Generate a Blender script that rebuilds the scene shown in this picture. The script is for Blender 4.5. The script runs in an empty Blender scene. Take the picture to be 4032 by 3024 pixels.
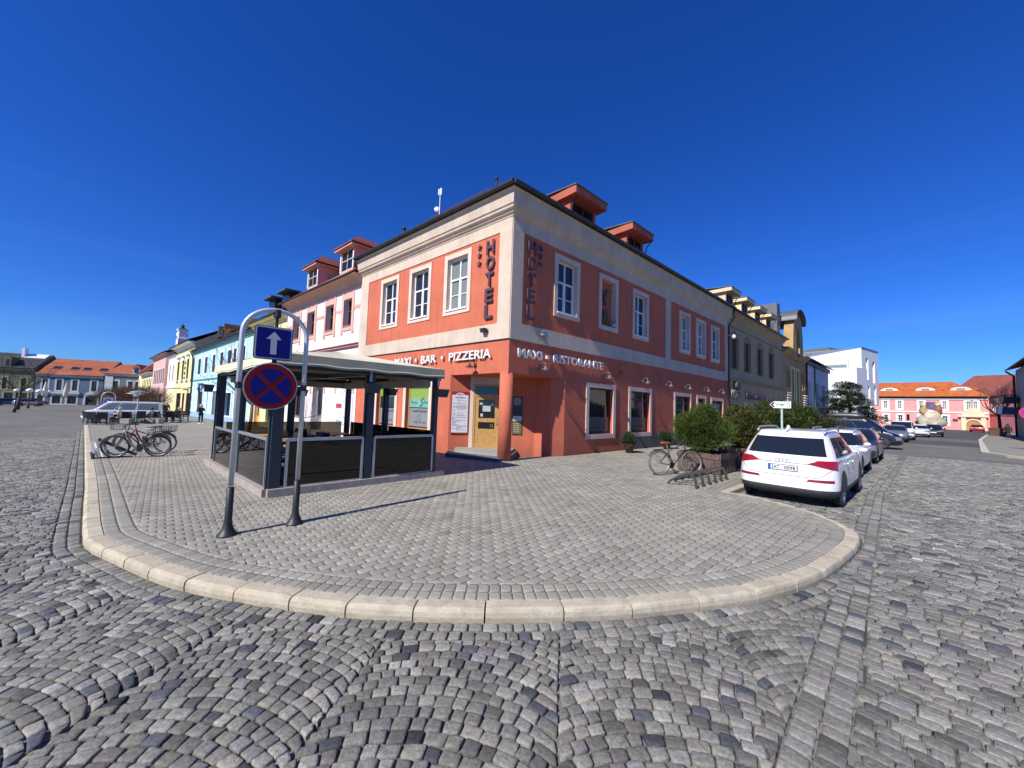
import bpy, bmesh, math, random
import numpy as np
from mathutils import Vector, Matrix, Euler
from mathutils.bvhtree import BVHTree
random.seed(7)
S = bpy.context.scene
COL = S.collection
rad = math.radians

# ------------------------------------------------------------------ camera, sky, sun, exposure
FPX, CXP, CYP, EYE = 1500.0, 2016.0, 1512.0, 1.85
ROLL = rad(1.83); PITCH = math.atan(92 * math.cos(ROLL) / FPX)
fw = Vector((0, math.cos(PITCH), math.sin(PITCH)))
up0 = Vector((0, -math.sin(PITCH), math.cos(PITCH)))
rt = math.cos(ROLL) * Vector((1, 0, 0)) + math.sin(ROLL) * up0
up = -math.sin(ROLL) * Vector((1, 0, 0)) + math.cos(ROLL) * up0
cd = bpy.data.cameras.new('camera'); cam = bpy.data.objects.new('camera', cd); COL.objects.link(cam)
cd.sensor_fit = 'HORIZONTAL'; cd.sensor_width = 36; cd.lens = 36 * FPX / 4032
cd.clip_start = 0.05; cd.clip_end = 3000
R3 = Matrix((rt, up, -fw)).transposed()
cam.matrix_world = Matrix.Translation((0, 0, EYE)) @ R3.to_4x4()
S.camera = cam

SUN_AZ, SUN_EL = 223.0, 41.0      # compass bearing (clockwise from +Y) and height of the sun
W = bpy.data.worlds.new('World'); S.world = W; W.use_nodes = True
nt = W.node_tree; nt.nodes.clear()
sky = nt.nodes.new('ShaderNodeTexSky'); sky.sky_type = 'NISHITA'; sky.sun_disc = False
sky.sun_elevation = rad(SUN_EL); sky.sun_rotation = rad(SUN_AZ)
sky.air_density = 1.0; sky.dust_density = 0.0; sky.ozone_density = 2.0; sky.altitude = 300
hs = nt.nodes.new('ShaderNodeHueSaturation'); hs.inputs['Saturation'].default_value = 1.28; hs.inputs['Value'].default_value = 1.0
bg = nt.nodes.new('ShaderNodeBackground'); bg.inputs[1].default_value = 0.057
wo = nt.nodes.new('ShaderNodeOutputWorld')
nt.links.new(sky.outputs[0], hs.inputs['Color']); tint = nt.nodes.new('ShaderNodeMix'); tint.data_type = 'RGBA'; tint.blend_type = 'MULTIPLY'; tint.inputs['Factor'].default_value = 1; tint.inputs['B'].default_value = (.46, .95, 2.05, 1); nt.links.new(hs.outputs[0], tint.inputs['A']); tcw = nt.nodes.new('ShaderNodeTexCoord'); mpw = nt.nodes.new('ShaderNodeMapping'); mpw.inputs['Rotation'].default_value = (0, rad(-4), 0); mpw.inputs['Scale'].default_value = (1.2, 1.2, 16); nt.links.new(tcw.outputs['Generated'], mpw.inputs[0]); nzw = nt.nodes.new('ShaderNodeTexNoise'); nzw.inputs['Scale'].default_value = 2.2; nzw.inputs['Detail'].default_value = 7; nt.links.new(mpw.outputs[0], nzw.inputs['Vector']); mrw = nt.nodes.new('ShaderNodeMapRange'); nt.links.new(nzw.outputs[0], mrw.inputs[0]); mrw.inputs[1].default_value = .5; mrw.inputs[2].default_value = .8; mrw.inputs[3].default_value = 0; mrw.inputs[4].default_value = .045; szw = nt.nodes.new('ShaderNodeSeparateXYZ'); nt.links.new(tcw.outputs['Generated'], szw.inputs[0]); mrz = nt.nodes.new('ShaderNodeMapRange'); nt.links.new(szw.outputs[2], mrz.inputs[0]); mrz.inputs[1].default_value = .12; mrz.inputs[2].default_value = .42; mrz.inputs[3].default_value = 1; mrz.inputs[4].default_value = 0; mlw = nt.nodes.new('ShaderNodeMath'); mlw.operation = 'MULTIPLY'; nt.links.new(mrw.outputs[0], mlw.inputs[0]); nt.links.new(mrz.outputs[0], mlw.inputs[1]); clw = nt.nodes.new('ShaderNodeMix'); clw.data_type = 'RGBA'; nt.links.new(mlw.outputs[0], clw.inputs['Factor']); nt.links.new(tint.outputs['Result'], clw.inputs['A']); clw.inputs['B'].default_value = (9, 11, 14, 1); nt.links.new(clw.outputs['Result'], bg.inputs[0]); nt.links.new(bg.outputs[0], wo.inputs[0])
ld = bpy.data.lights.new('sun', 'SUN'); ld.energy = 5.0; ld.angle = rad(0.5); ld.color = (1.0, 0.95, 0.87)
sun = bpy.data.objects.new('sun', ld); COL.objects.link(sun)
sv = Vector((math.sin(rad(SUN_AZ)) * math.cos(rad(SUN_EL)), math.cos(rad(SUN_AZ)) * math.cos(rad(SUN_EL)), math.sin(rad(SUN_EL))))
sun.rotation_euler = sv.to_track_quat('Z', 'Y').to_euler()
S.view_settings.view_transform = 'Standard'; S.view_settings.look = 'None'
S.view_settings.exposure = 0.3; S.view_settings.gamma = 1.0
S.cycles.max_bounces = 8; S.cycles.transparent_max_bounces = 16; S.cycles.sample_clamp_indirect = 6
S.cycles.caustics_reflective = False; S.cycles.caustics_refractive = False

# ------------------------------------------------------------------ the lie of the land
def g(x, y=0):
    return -1.0 * math.tanh(-x / 60.0) if x < 0 else 0.0
def ray(px, py):
    return fw + (px - CXP) / FPX * rt - (py - CYP) / FPX * up
def G(px, py, dz=0.0):            # the spot of ground a pixel of the photograph shows
    d = ray(px, py); z = dz; p = None
    for _ in range(30):
        t = (z - EYE) / d.z; p = Vector((0, 0, EYE)) + t * d; z = g(p.x) + dz
    return p
def at(az, dist, z=0):            # compass bearing and distance from the viewer
    return Vector((math.sin(rad(az)) * dist, math.cos(rad(az)) * dist, z))

class Fr:                         # a facade: s along it, n outward from it, z up
    def __init__(self, o, d, n):
        self.o = Vector((o[0], o[1], 0)); self.d = Vector((d[0], d[1], 0)).normalized(); self.n = Vector((n[0], n[1], 0)).normalized()
    def P(self, s, n, z): 
        q = self.o + self.d * s + self.n * n; return Vector((q.x, q.y, z))
CORN = (-0.141, 13.161)
A = Fr(CORN, (-0.74804, 0.66365), (-0.66365, -0.74804))
B = Fr(CORN, (0.73886, 0.67386), (0.67386, -0.73886))
dB = Vector((0.73886, 0.67386, 0)); nB = Vector((0.67386, -0.73886, 0))
def ST(s, t, z=0):                # street coordinates on the right: s up the street, t across it
    q = dB * s + nB * t; return Vector((q.x, q.y, z))

# ------------------------------------------------------------------ objects
def wl(o):
    v = Vector((0, 0, 0))
    while o is not None:
        v += o.location; o = o.parent
    return v
def tag(o, label=None, cat=None, group=None, kind=None):
    if label: o['label'] = label
    if cat: o['category'] = cat
    if group: o['group'] = group
    if kind: o['kind'] = kind
    return o
def thing(name, label, cat, loc=(0, 0, 0), rz=0, group=None, parent=None):
    o = bpy.data.objects.new(name, None); COL.objects.link(o); o.location = loc; o.rotation_euler = (0, 0, rz)
    o.empty_display_size = 0.2
    return tag(o, label, cat, group)
def copy_tree(o, parent=None):
    c = o.copy(); COL.objects.link(c); c.parent = parent
    for ch in list(o.children): copy_tree(ch, c)
    return c

class MB:
    def __init__(self): self.v = []; self.f = []; self.mi = []; self.cur = 0
    def add(self, vs, fs):
        b = len(self.v); self.v += [Vector(p) for p in vs]
        for f in fs: self.f.append([b + i for i in f]); self.mi.append(self.cur)
        return self
    def quad(self, a, b, c, d): return self.add([a, b, c, d], [(0, 1, 2, 3)])
    def box8(self, p):            # p: 4 bottom then 4 top, ring order
        return self.add(p, [(3, 2, 1, 0), (4, 5, 6, 7), (0, 1, 5, 4), (1, 2, 6, 5), (2, 3, 7, 6), (3, 0, 4, 7)])
    def box(self, c, sx, sy, sz, rz=0):   # centre of the bottom face
        c = Vector(c); m = Matrix.Rotation(rz, 3, 'Z'); ps = []
        for z in (0, sz):
            for x, y in ((-1, -1), (1, -1), (1, 1), (-1, 1)): ps.append(c + m @ Vector((x * sx / 2, y * sy / 2, z)))
        return self.box8(ps)
    def fbox(self, fr, s0, s1, n0, n1, z0, z1):
        ps = [fr.P(s, n, z) for z in (z0, z1) for s, n in ((s0, n1), (s1, n1), (s1, n0), (s0, n0))]
        return self.box8(ps)
    def bar(self, p0, p1, w, h=None, upv=(0, 0, 1)):
        p0 = Vector(p0); p1 = Vector(p1); h = h or w; d = (p1 - p0).normalized(); u = Vector(upv)
        if abs(d.dot(u)) > .98: u = Vector((1, 0, 0))
        x = d.cross(u).normalized(); y = x.cross(d)
        ps = [q + x * (a * w / 2) + y * (b * h / 2) for q in (p0, p1) for a, b in ((-1, -1), (1, -1), (1, 1), (-1, 1))]
        return self.box8(ps)
    def tube(self, path, r, n=8, cap=True, closed=False):
        path = [Vector(p) for p in path]; rs = r if isinstance(r, (list, tuple)) else [r] * len(path)
        b = len(self.v); N = len(path); x = None
        for i, p in enumerate(path):
            if closed: d = (path[(i + 1) % N] - path[i - 1])
            else: d = path[min(i + 1, N - 1)] - path[max(i - 1, 0)]
            d.normalize()
            if x is None:
                u = Vector((0, 0, 1)) if abs(d.z) < .9 else Vector((1, 0, 0)); x = d.cross(u).normalized()
            else: x = (x - d * x.dot(d)).normalized()
            y = d.cross(x)
            for k in range(n):
                a = 2 * math.pi * k / n; self.v.append(p + (x * math.cos(a) + y * math.sin(a)) * rs[i])
        for i in range(N if closed else N - 1):
            for k in range(n):
                a0 = b + i * n + k; a1 = b + i * n + (k + 1) % n; j = (i + 1) % N
                self.f.append([a0, a1, b + j * n + (k + 1) % n, b + j * n + k]); self.mi.append(self.cur)
        if cap and not closed:
            self.f.append([b + k for k in range(n)][::-1]); self.mi.append(self.cur)
            self.f.append([b + (N - 1) * n + k for k in range(n)]); self.mi.append(self.cur)
        return self
    def lathe(self, c, prof, n=20, rz=0, sx=1, sy=1):    # prof: (radius, z)
        c = Vector(c); b = len(self.v); m = Matrix.Rotation(rz, 3, 'Z')
        for r, z in prof:
            for k in range(n):
                a = 2 * math.pi * k / n; self.v.append(c + m @ Vector((r * math.cos(a) * sx, r * math.sin(a) * sy, z)))
        for i in range(len(prof) - 1):
            for k in range(n):
                self.f.append([b + i * n + k, b + i * n + (k + 1) % n, b + (i + 1) * n + (k + 1) % n, b + (i + 1) * n + k]); self.mi.append(self.cur)
        self.f.append([b + k for k in range(n)][::-1]); self.mi.append(self.cur)
        self.f.append([b + (len(prof) - 1) * n + k for k in range(n)]); self.mi.append(self.cur)
        return self
    def prism(self, pts, off):    # planar polygon pts pushed along the vector off
        n = len(pts); off = Vector(off); pts = [Vector(p) for p in pts]
        self.add(pts + [p + off for p in pts], [tuple(range(n))[::-1], tuple(range(n, 2 * n))] + [(i, (i + 1) % n, n + (i + 1) % n, n + i) for i in range(n)])
        return self
    def sphere(self, c, r, n=12, m=8, s=(1, 1, 1)):
        c = Vector(c); prof = []
        b = len(self.v)
        for i in range(1, m):
            t = math.pi * i / m
            for k in range(n):
                a = 2 * math.pi * k / n
                self.v.append(c + Vector((math.sin(t) * math.cos(a) * r * s[0], math.sin(t) * math.sin(a) * r * s[1], math.cos(t) * r * s[2])))
        tp = len(self.v); self.v.append(c + Vector((0, 0, r * s[2]))); self.v.append(c - Vector((0, 0, r * s[2])))
        for i in range(m - 2):
            for k in range(n):
                self.f.append([b + i * n + k, b + (i + 1) * n + k, b + (i + 1) * n + (k + 1) % n, b + i * n + (k + 1) % n]); self.mi.append(self.cur)
        for k in range(n):
            self.f.append([tp, b + k, b + (k + 1) % n]); self.mi.append(self.cur)
            self.f.append([tp + 1, b + (m - 2) * n + (k + 1) % n, b + (m - 2) * n + k]); self.mi.append(self.cur)
        return self
    def build(self, name, mat, parent=None, smooth=False, world=True, bevel=0, fixn=True):
        me = bpy.data.meshes.new(name)
        off = wl(parent) if (parent is not None and world) else Vector((0, 0, 0))
        me.from_pydata([tuple(p - off) for p in self.v], [], self.f)
        mats = mat if isinstance(mat, (list, tuple)) else [mat]
        for m_ in mats: me.materials.append(m_)
        if len(mats) > 1: me.polygons.foreach_set('material_index', self.mi)
        if fixn and len(self.f) < 40000:
            bm = bmesh.new(); bm.from_mesh(me); bmesh.ops.recalc_face_normals(bm, faces=bm.faces); bm.to_mesh(me); bm.free()
        if smooth: me.polygons.foreach_set('use_smooth', [True] * len(me.polygons))
        me.update()
        o = bpy.data.objects.new(name, me); COL.objects.link(o)
        if parent is not None: o.parent = parent
        if bevel:
            md = o.modifiers.new('bevel', 'BEVEL'); md.width = bevel; md.segments = 2; md.limit_method = 'ANGLE'; md.angle_limit = rad(40)
        if smooth == 'auto':
            try:
                md = o.modifiers.new('wn', 'WEIGHTED_NORMAL')
            except Exception: pass
        return o

# ------------------------------------------------------------------ materials
MT = {}
def nodes(name):
    m = bpy.data.materials.new(name); m.use_nodes = True; t = m.node_tree
    return m, t, t.nodes['Principled BSDF']
def lk(t, a, b): t.links.new(a, b)
def noise(t, scale, detail=4, rough=.6, vec=None):
    n = t.nodes.new('ShaderNodeTexNoise'); n.inputs['Scale'].default_value = scale; n.inputs['Detail'].default_value = detail; n.inputs['Roughness'].default_value = rough
    if vec is not None: lk(t, vec, n.inputs['Vector'])
    return n
def objco(t):
    return t.nodes.new('ShaderNodeTexCoord').outputs['Object']
def geopos(t):
    return t.nodes.new('ShaderNodeNewGeometry').outputs['Position']
def ramp(t, stops):
    r = t.nodes.new('ShaderNodeValToRGB'); e = r.color_ramp.elements
    while len(e) < len(stops): e.new(0.5)
    for i, (p, c) in enumerate(stops): e[i].position = p; e[i].color = (c[0], c[1], c[2], 1)
    return r
def mixc(t, fac, a, b, mode='MIX'):
    m = t.nodes.new('ShaderNodeMix'); m.data_type = 'RGBA'; m.blend_type = mode
    for s_, v in ((m.inputs['Factor'], fac), (m.inputs['A'], a), (m.inputs['B'], b)):
        if hasattr(v, 'is_output') or isinstance(v, bpy.types.NodeSocket): lk(t, v, s_)
        elif isinstance(v, (int, float)): s_.default_value = v
        else: s_.default_value = (v[0], v[1], v[2], 1)
    return m.outputs['Result']
def mapr(t, v, a, b, c, d):
    m = t.nodes.new('ShaderNodeMapRange'); lk(t, v, m.inputs[0])
    for i, q in enumerate((a, b, c, d)): m.inputs[i + 1].default_value = q
    return m.outputs[0]
def bump(t, h, strength, dist, bs):
    b = t.nodes.new('ShaderNodeBump'); b.inputs['Strength'].default_value = strength; b.inputs['Distance'].default_value = dist
    lk(t, h, b.inputs['Height']); lk(t, b.outputs[0], bs.inputs['Normal']); return b
def mat(name, col, rough=.6, metal=0, var=.12, vs=3.0, bs=0, bd=.01, bscale=40, spec=.5, coat=0, streak=0):
    if name in MT: return MT[name]
    m, t, b = nodes(name)
    b.inputs['Roughness'].default_value = rough; b.inputs['Metallic'].default_value = metal
    b.inputs['Specular IOR Level'].default_value = spec
    if coat: b.inputs['Coat Weight'].default_value = coat; b.inputs['Coat Roughness'].default_value = .05
    if var > 0 or streak > 0:
        co = geopos(t) if streak else objco(t)
        n = noise(t, vs, 6, .65, co)
        f = mapr(t, n.outputs[0], .3, .7, 1 - var, 1 + var)
        c = mixc(t, 1.0, col, (1, 1, 1), 'MULTIPLY'); mm = t.nodes.new('ShaderNodeVectorMath'); mm.operation = 'SCALE'
        lk(t, c, mm.inputs[0]); lk(t, f, mm.inputs['Scale']); out = mm.outputs[0]
        if streak:
            mp = t.nodes.new('ShaderNodeMapping'); mp.inputs['Scale'].default_value = (2.2, 2.2, .25); lk(t, co, mp.inputs['Vector'])
            n2 = noise(t, 1.6, 7, .7, mp.outputs[0]); f2 = mapr(t, n2.outputs[0], .45, .8, 0, streak)
            out = mixc(t, f2, out, (col[0] * .35 + .02, col[1] * .35 + .02, col[2] * .35 + .02))
        lk(t, out, b.inputs['Base Color'])
    else: b.inputs['Base Color'].default_value = (*col, 1)
    if bs:
        n3 = noise(t, bscale, 5, .7, objco(t)); bump(t, n3.outputs[0], bs, bd, b)
    MT[name] = m; return m
def srgb(r, g_, b_):
    f = lambda c: ((c / 255 + .055) / 1.055) ** 2.4 if c > 10.3 else c / 255 / 12.92
    return (f(r), f(g_), f(b_))
def plaster(name, col, streak=.25, bs=.5):
    if name == 'salmon_plaster': return dirty(name, col)
    return mat(name, col, .85, var=.13, vs=1.1, bs=bs, bd=.012, bscale=28, spec=.2, streak=streak)
def dirty(name, col):           # render with rain streaks and splash dirt at the foot of the wall
    m = mat(name, col, .85, var=.14, vs=1.1, bs=.5, bd=.012, bscale=28, spec=.2, streak=.34); t = m.node_tree; b = t.nodes['Principled BSDF']
    src = b.inputs['Base Color'].links[0].from_socket; co = geopos(t); sx = t.nodes.new('ShaderNodeSeparateXYZ'); lk(t, co, sx.inputs[0])
    n = noise(t, 2.5, 7, .75, co); ad = t.nodes.new('ShaderNodeMath'); ad.operation = 'MULTIPLY_ADD'; lk(t, n.outputs[0], ad.inputs[0]); ad.inputs[1].default_value = -1.3; lk(t, sx.outputs[2], ad.inputs[2])
    f = mapr(t, ad.outputs[0], -.75, .15, .5, 0); o1 = mixc(t, f, src, (col[0] * .45, col[1] * .6, col[2] * .7))
    n4 = noise(t, .55, 5, .6, co); f4 = mapr(t, n4.outputs[0], .52, .62, 0, .16); o2 = mixc(t, f4, o1, (col[0] * .8, col[1] * .75, col[2] * .75)); lk(t, o2, b.inputs['Base Color']); return m
def glassy(name, col=(.02, .025, .03), rough=.04, spec=.8):
    if name in MT: return MT[name]
    m, t, b = nodes(name); b.inputs['Base Color'].default_value = (*col, 1); b.inputs['Roughness'].default_value = rough; b.inputs['Specular IOR Level'].default_value = spec
    n = noise(t, 1.1, 1, .5, objco(t)); bump(t, n.outputs[0], .12, .02, b)
    MT[name] = m; return m
def tinted(name, col, gl=.5, rough=.02):
    if name in MT: return MT[name]
    m = bpy.data.materials.new(name); m.use_nodes = True; t = m.node_tree; t.nodes.remove(t.nodes['Principled BSDF'])
    o = t.nodes['Material Output']; tr = t.nodes.new('ShaderNodeBsdfTransparent'); tr.inputs[0].default_value = (*col, 1)
    gs = t.nodes.new('ShaderNodeBsdfGlossy'); gs.inputs['Roughness'].default_value = rough; gs.inputs[0].default_value = (gl, gl, gl, 1)
    fr = t.nodes.new('ShaderNodeFresnel'); fr.inputs[0].default_value = 1.5; mx = t.nodes.new('ShaderNodeMixShader')
    lk(t, fr.outputs[0], mx.inputs[0]); lk(t, tr.outputs[0], mx.inputs[1]); lk(t, gs.outputs[0], mx.inputs[2]); lk(t, mx.outputs[0], o.inputs[0])
    MT[name] = m; return m
def tile_mat(name, col, dark, rows=3.2, cols=4.2, ax=None):      # clay tiles: courses by height, pans along the eave
    if name in MT: return MT[name]
    m, t, b = nodes(name); b.inputs['Roughness'].default_value = .8; b.inputs['Specular IOR Level'].default_value = .2
    co = geopos(t); dp = t.nodes.new('ShaderNodeVectorMath'); dp.operation = 'DOT_PRODUCT'; lk(t, co, dp.inputs[0]); dp.inputs[1].default_value = tuple(ax) if ax is not None else (1, 0, 0)
    sx = t.nodes.new('ShaderNodeSeparateXYZ'); lk(t, co, sx.inputs[0]); cb = t.nodes.new('ShaderNodeCombineXYZ'); lk(t, dp.outputs['Value'], cb.inputs[0]); lk(t, sx.outputs[2], cb.inputs[1])
    br = t.nodes.new('ShaderNodeTexBrick'); lk(t, cb.outputs[0], br.inputs['Vector']); br.inputs['Scale'].default_value = 1; br.inputs['Brick Width'].default_value = 1 / cols; br.inputs['Row Height'].default_value = 1 / rows * .6
    br.inputs['Mortar Size'].default_value = .02; br.inputs['Color1'].default_value = (*col, 1); br.inputs['Color2'].default_value = (col[0] * .75, col[1] * .72, col[2] * .7, 1); br.inputs['Mortar'].default_value = (*dark, 1); br.inputs['Mortar Smooth'].default_value = .5
    n = noise(t, .8, 6, .7, co); f = mapr(t, n.outputs[0], .35, .75, .8, 1.15); mm = t.nodes.new('ShaderNodeVectorMath'); mm.operation = 'SCALE'
    lk(t, br.outputs[0], mm.inputs[0]); lk(t, f, mm.inputs['Scale']); lk(t, mm.outputs[0], b.inputs['Base Color'])
    iv = t.nodes.new('ShaderNodeMath'); iv.operation = 'SUBTRACT'; iv.inputs[0].default_value = 1; lk(t, br.outputs['Fac'], iv.inputs[1]); bump(t, iv.outputs[0], .8, .03, b)
    MT[name] = m; return m

RED = plaster('salmon_plaster', (.56, .155, .088), .3)
CREAM = plaster('cream_plaster', (.60, .49, .385), .3)
CREAM_TRIM = plaster('cream_trim', (.68, .54, .44), .1)
WHITE = mat('white_paint', (.8, .8, .78), .45, var=.04)
DGREY = mat('anthracite_metal', (.028, .038, .048), .42, var=.1, spec=.5)
LGREY = mat('silver_metal', (.42, .44, .46), .35, metal=.6, var=.08)
BLACK = mat('black_metal', (.02, .02, .022), .5, var=.1)
RUBBER = mat('rubber', (.025, .025, .027), .8, var=.15)
GLASS = glassy('window_glass')
GLASSC = glassy('curtained_glass', (.2, .22, .2))
GLASSB = glassy('dark_glass', (.008, .01, .014))
WOOD = mat('oiled_wood', (.42, .22, .08), .5, var=.2, vs=6)
BROWNF = mat('brown_frame', (.09, .045, .03), .5, var=.15)
GUT = mat('gutter_metal', (.04, .04, .04), .45, metal=.3, var=.15)
ZINC = mat('zinc_sheet', (.12, .13, .14), .5, metal=.3, var=.12)
# ------------------------------------------------------------------ ground
def road_z(x, y):
    return g(x) - 0.10 + 0.07 * math.exp(-((x - 5.9) ** 2 + (y - 7.9) ** 2) / 1.9)
def catmull(P, step=.12):
    out = []
    for i in range(len(P) - 1):
        p0 = P[max(i - 1, 0)]; p1 = P[i]; p2 = P[i + 1]; p3 = P[min(i + 2, len(P) - 1)]
        n = max(1, int((Vector(p2) - Vector(p1)).length / step))
        for k in range(n):
            t = k / n
            out.append(tuple(.5 * (2 * p1[a] + (p2[a] - p0[a]) * t + (2 * p0[a] - 5 * p1[a] + 4 * p2[a] - p3[a]) * t * t + (3 * p1[a] - p0[a] - 3 * p2[a] + p3[a]) * t ** 3) for a in (0, 1)))
    out.append(tuple(P[-1][:2])); return out
def line(p, q, step):
    n = max(1, int((Vector(q[:2]) - Vector(p[:2])).length / step)); return [(p[0] + (q[0] - p[0]) * k / n, p[1] + (q[1] - p[1]) * k / n) for k in range(n)]
xy = lambda v: (v.x, v.y)
K_far = line(xy(A.P(112, 4, 0)), xy(A.P(38, 4, 0)), 2) + catmull([xy(A.P(38, 4, 0)), xy(A.P(36.2, 4.6, 0)), xy(A.P(35.2, 6.3, 0)), xy(A.P(35.0, 8.4, 0)), xy(A.P(34.2, 9.26, 0))], .4)[:-1]
K_left = line(xy(A.P(34.2, 9.26, 0)), xy(A.P(3.9, 9.38, 0)), .5)
K_front = catmull([xy(A.P(3.9, 9.38, 0)), xy(A.P(1.6, 9.41, 0)), (-5.98, 5.74), (-5.42, 5.30), (-4.66, 4.90), (-3.69, 4.42), (-3.04, 4.19), (-2.4, 4.02), (-1.74, 3.88), (-1.0, 3.79), (.03, 3.78), (1.05, 3.90), (1.6, 4.02), (2.16, 4.16), (2.68, 4.33), (3.45, 4.70), (4.16, 5.17), (4.95, 5.78), (5.35, 6.16), (5.63, 6.54), (5.79, 7.05), (5.82, 7.6), (5.70, 8.25), (5.45, 8.85), (5.1, 9.29)])[:-1]
K_bay = line(xy(ST(10.03, -3.43)), xy(ST(95, -3.43)), 1.0) + [xy(ST(95, -3.43))]
K = K_far + K_left + K_front + K_bay
KN = np.array(K)
def dens(P, step=.1):
    out = []
    for a, b in zip(P[:-1], P[1:]): out += line(a, b, step)
    return np.array(out + [P[-1]])
KD = dens(K); tg = np.gradient(KD, axis=0); tg /= np.linalg.norm(tg, axis=1)[:, None] + 1e-9
KNRM = np.stack([tg[:, 1], -tg[:, 0]], 1)
KDn = KD[(KD[:, 0] ** 2 + KD[:, 1] ** 2) < 34 ** 2]; KNn = KNRM[(KD[:, 0] ** 2 + KD[:, 1] ** 2) < 34 ** 2]
def kdist(x, y):                  # signed distance outward from the pavement edge, nearest point, normal
    d = (KDn[:, 0] - x) ** 2 + (KDn[:, 1] - y) ** 2; i = int(np.argmin(d)); q = KDn[i]; n = KNn[i]
    s = (x - q[0]) * n[0] + (y - q[1]) * n[1]; r = math.sqrt(d[i])
    return (r if s > 0 else -r), q, n
def foot(p):
    v = Vector((p[0], p[1], 0)); sA = (v - A.o).dot(A.d); sB = v.dot(dB)
    if sA > 0: return xy(A.P(sA, -.4, 0))
    if sB > 8.77: return xy(ST(sB, -10.2))
    return xy(A.P(0, -.4, 0))

def brick_ground(name, c1, c2, mort, bw, bh, rz, mean_noise=.25, bstr=.5, ms=.012):
    m, t, b = nodes(name); b.inputs['Roughness'].default_value = .85; b.inputs['Specular IOR Level'].default_value = .25
    co = geopos(t); wv = noise(t, .9, 2, .5, co); ad = t.nodes.new('ShaderNodeVectorMath'); ad.operation = 'MULTIPLY_ADD'
    lk(t, wv.outputs['Color'], ad.inputs[0]); ad.inputs[1].default_value = (.12, .12, 0); lk(t, co, ad.inputs[2])
    mp = t.nodes.new('ShaderNodeMapping'); mp.inputs['Rotation'].default_value = (0, 0, rz); lk(t, ad.outputs[0], mp.inputs[0])
    br = t.nodes.new('ShaderNodeTexBrick'); lk(t, mp.outputs[0], br.inputs['Vector']); br.inputs['Scale'].default_value = 1
    br.inputs['Brick Width'].default_value = bw; br.inputs['Row Height'].default_value = bh; br.inputs['Mortar Size'].default_value = ms; br.inputs['Mortar Smooth'].default_value = .4
    br.inputs['Color1'].default_value = (*c1, 1); br.inputs['Color2'].default_value = (*c2, 1); br.inputs['Mortar'].default_value = (*mort, 1)
    n = noise(t, .35, 8, .7, co); f = mapr(t, n.outputs[0], .35, .7, 1 - mean_noise, 1 + mean_noise)
    mm = t.nodes.new('ShaderNodeVectorMath'); mm.operation = 'SCALE'; lk(t, br.outputs[0], mm.inputs[0]); lk(t, f, mm.inputs['Scale']); lk(t, mm.outputs[0], b.inputs['Base Color'])
    iv = t.nodes.new('ShaderNodeMath'); iv.operation = 'SUBTRACT'; iv.inputs[0].default_value = 1; lk(t, br.outputs['Fac'], iv.inputs[1])
    n2 = noise(t, 9, 4, .7, co); sm = t.nodes.new('ShaderNodeMath'); sm.operation = 'ADD'; lk(t, iv.outputs[0], sm.inputs[0]); lk(t, n2.outputs[0], sm.inputs[1])
    bump(t, sm.outputs[0], bstr, .02, b)
    return m
def stone_mat(name, rough, nscale, namp, bstr, spec=.35):
    m, t, b = nodes(name); b.inputs['Roughness'].default_value = rough; b.inputs['Specular IOR Level'].default_value = spec
    at_ = t.nodes.new('ShaderNodeAttribute'); at_.attribute_name = 'col'; co = geopos(t)
    n = noise(t, nscale, 8, .75, co); f = mapr(t, n.outputs[0], .3, .7, 1 - namp, 1 + namp)
    n3 = noise(t, .5, 4, .6, co); f3 = mapr(t, n3.outputs[0], .3, .7, .86, 1.12); mu = t.nodes.new('ShaderNodeMath'); mu.operation = 'MULTIPLY'; lk(t, f, mu.inputs[0]); lk(t, f3, mu.inputs[1])
    mm = t.nodes.new('ShaderNodeVectorMath'); mm.operation = 'SCALE'; lk(t, at_.outputs['Color'], mm.inputs[0]); lk(t, mu.outputs[0], mm.inputs['Scale']); lk(t, mm.outputs[0], b.inputs['Base Color'])
    n2 = noise(t, nscale * 1.3, 6, .7, co); bump(t, n2.outputs[0], bstr, .01, b)
    return m
COBBLE = stone_mat('granite_setts', .7, 42, .5, .8, .35)
PAVER = stone_mat('concrete_pavers', .85, 60, .14, .3, .2)
def blotches(m, amt=.3):          # stains, gum and worn patches on the paving
    t = m.node_tree; b = t.nodes['Principled BSDF']; src = b.inputs['Base Color'].links[0].from_socket; co = geopos(t)
    n = noise(t, .9, 9, .75, co); f = mapr(t, n.outputs[0], .54, .68, 0, amt); n2 = noise(t, 7, 5, .6, co); f2 = mapr(t, n2.outputs[0], .66, .70, 0, amt * 1.1)
    mx = t.nodes.new('ShaderNodeMath'); mx.operation = 'MAXIMUM'; lk(t, f, mx.inputs[0]); lk(t, f2, mx.inputs[1]); lk(t, mixc(t, mx.outputs[0], src, (.09, .085, .075)), b.inputs['Base Color'])
blotches(PAVER); blotches(COBBLE, .22)
COBBLE_FAR = brick_ground('far_setts', (.215, .21, .185), (.155, .152, .135), (.08, .077, .068), .19, .13, rad(-47.6), .22, .5)
COBBLE_FAR_ = 0
PAVER_FAR = brick_ground('far_pavers', (.30, .29, .25), (.25, .24, .205), (.12, .115, .10), .2, .14, rad(42.4 - 90 + 0), .1, .35, .008)
GRIT = mat('joint_grit', (.085, .078, .065), .95, var=.35, vs=14, bs=.6, bd=.01, bscale=90, spec=.1)
KERBM = mat('granite_kerb', (.50, .455, .37), .8, var=.16, vs=5, bs=.8, bd=.012, bscale=38, spec=.25)

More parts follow.
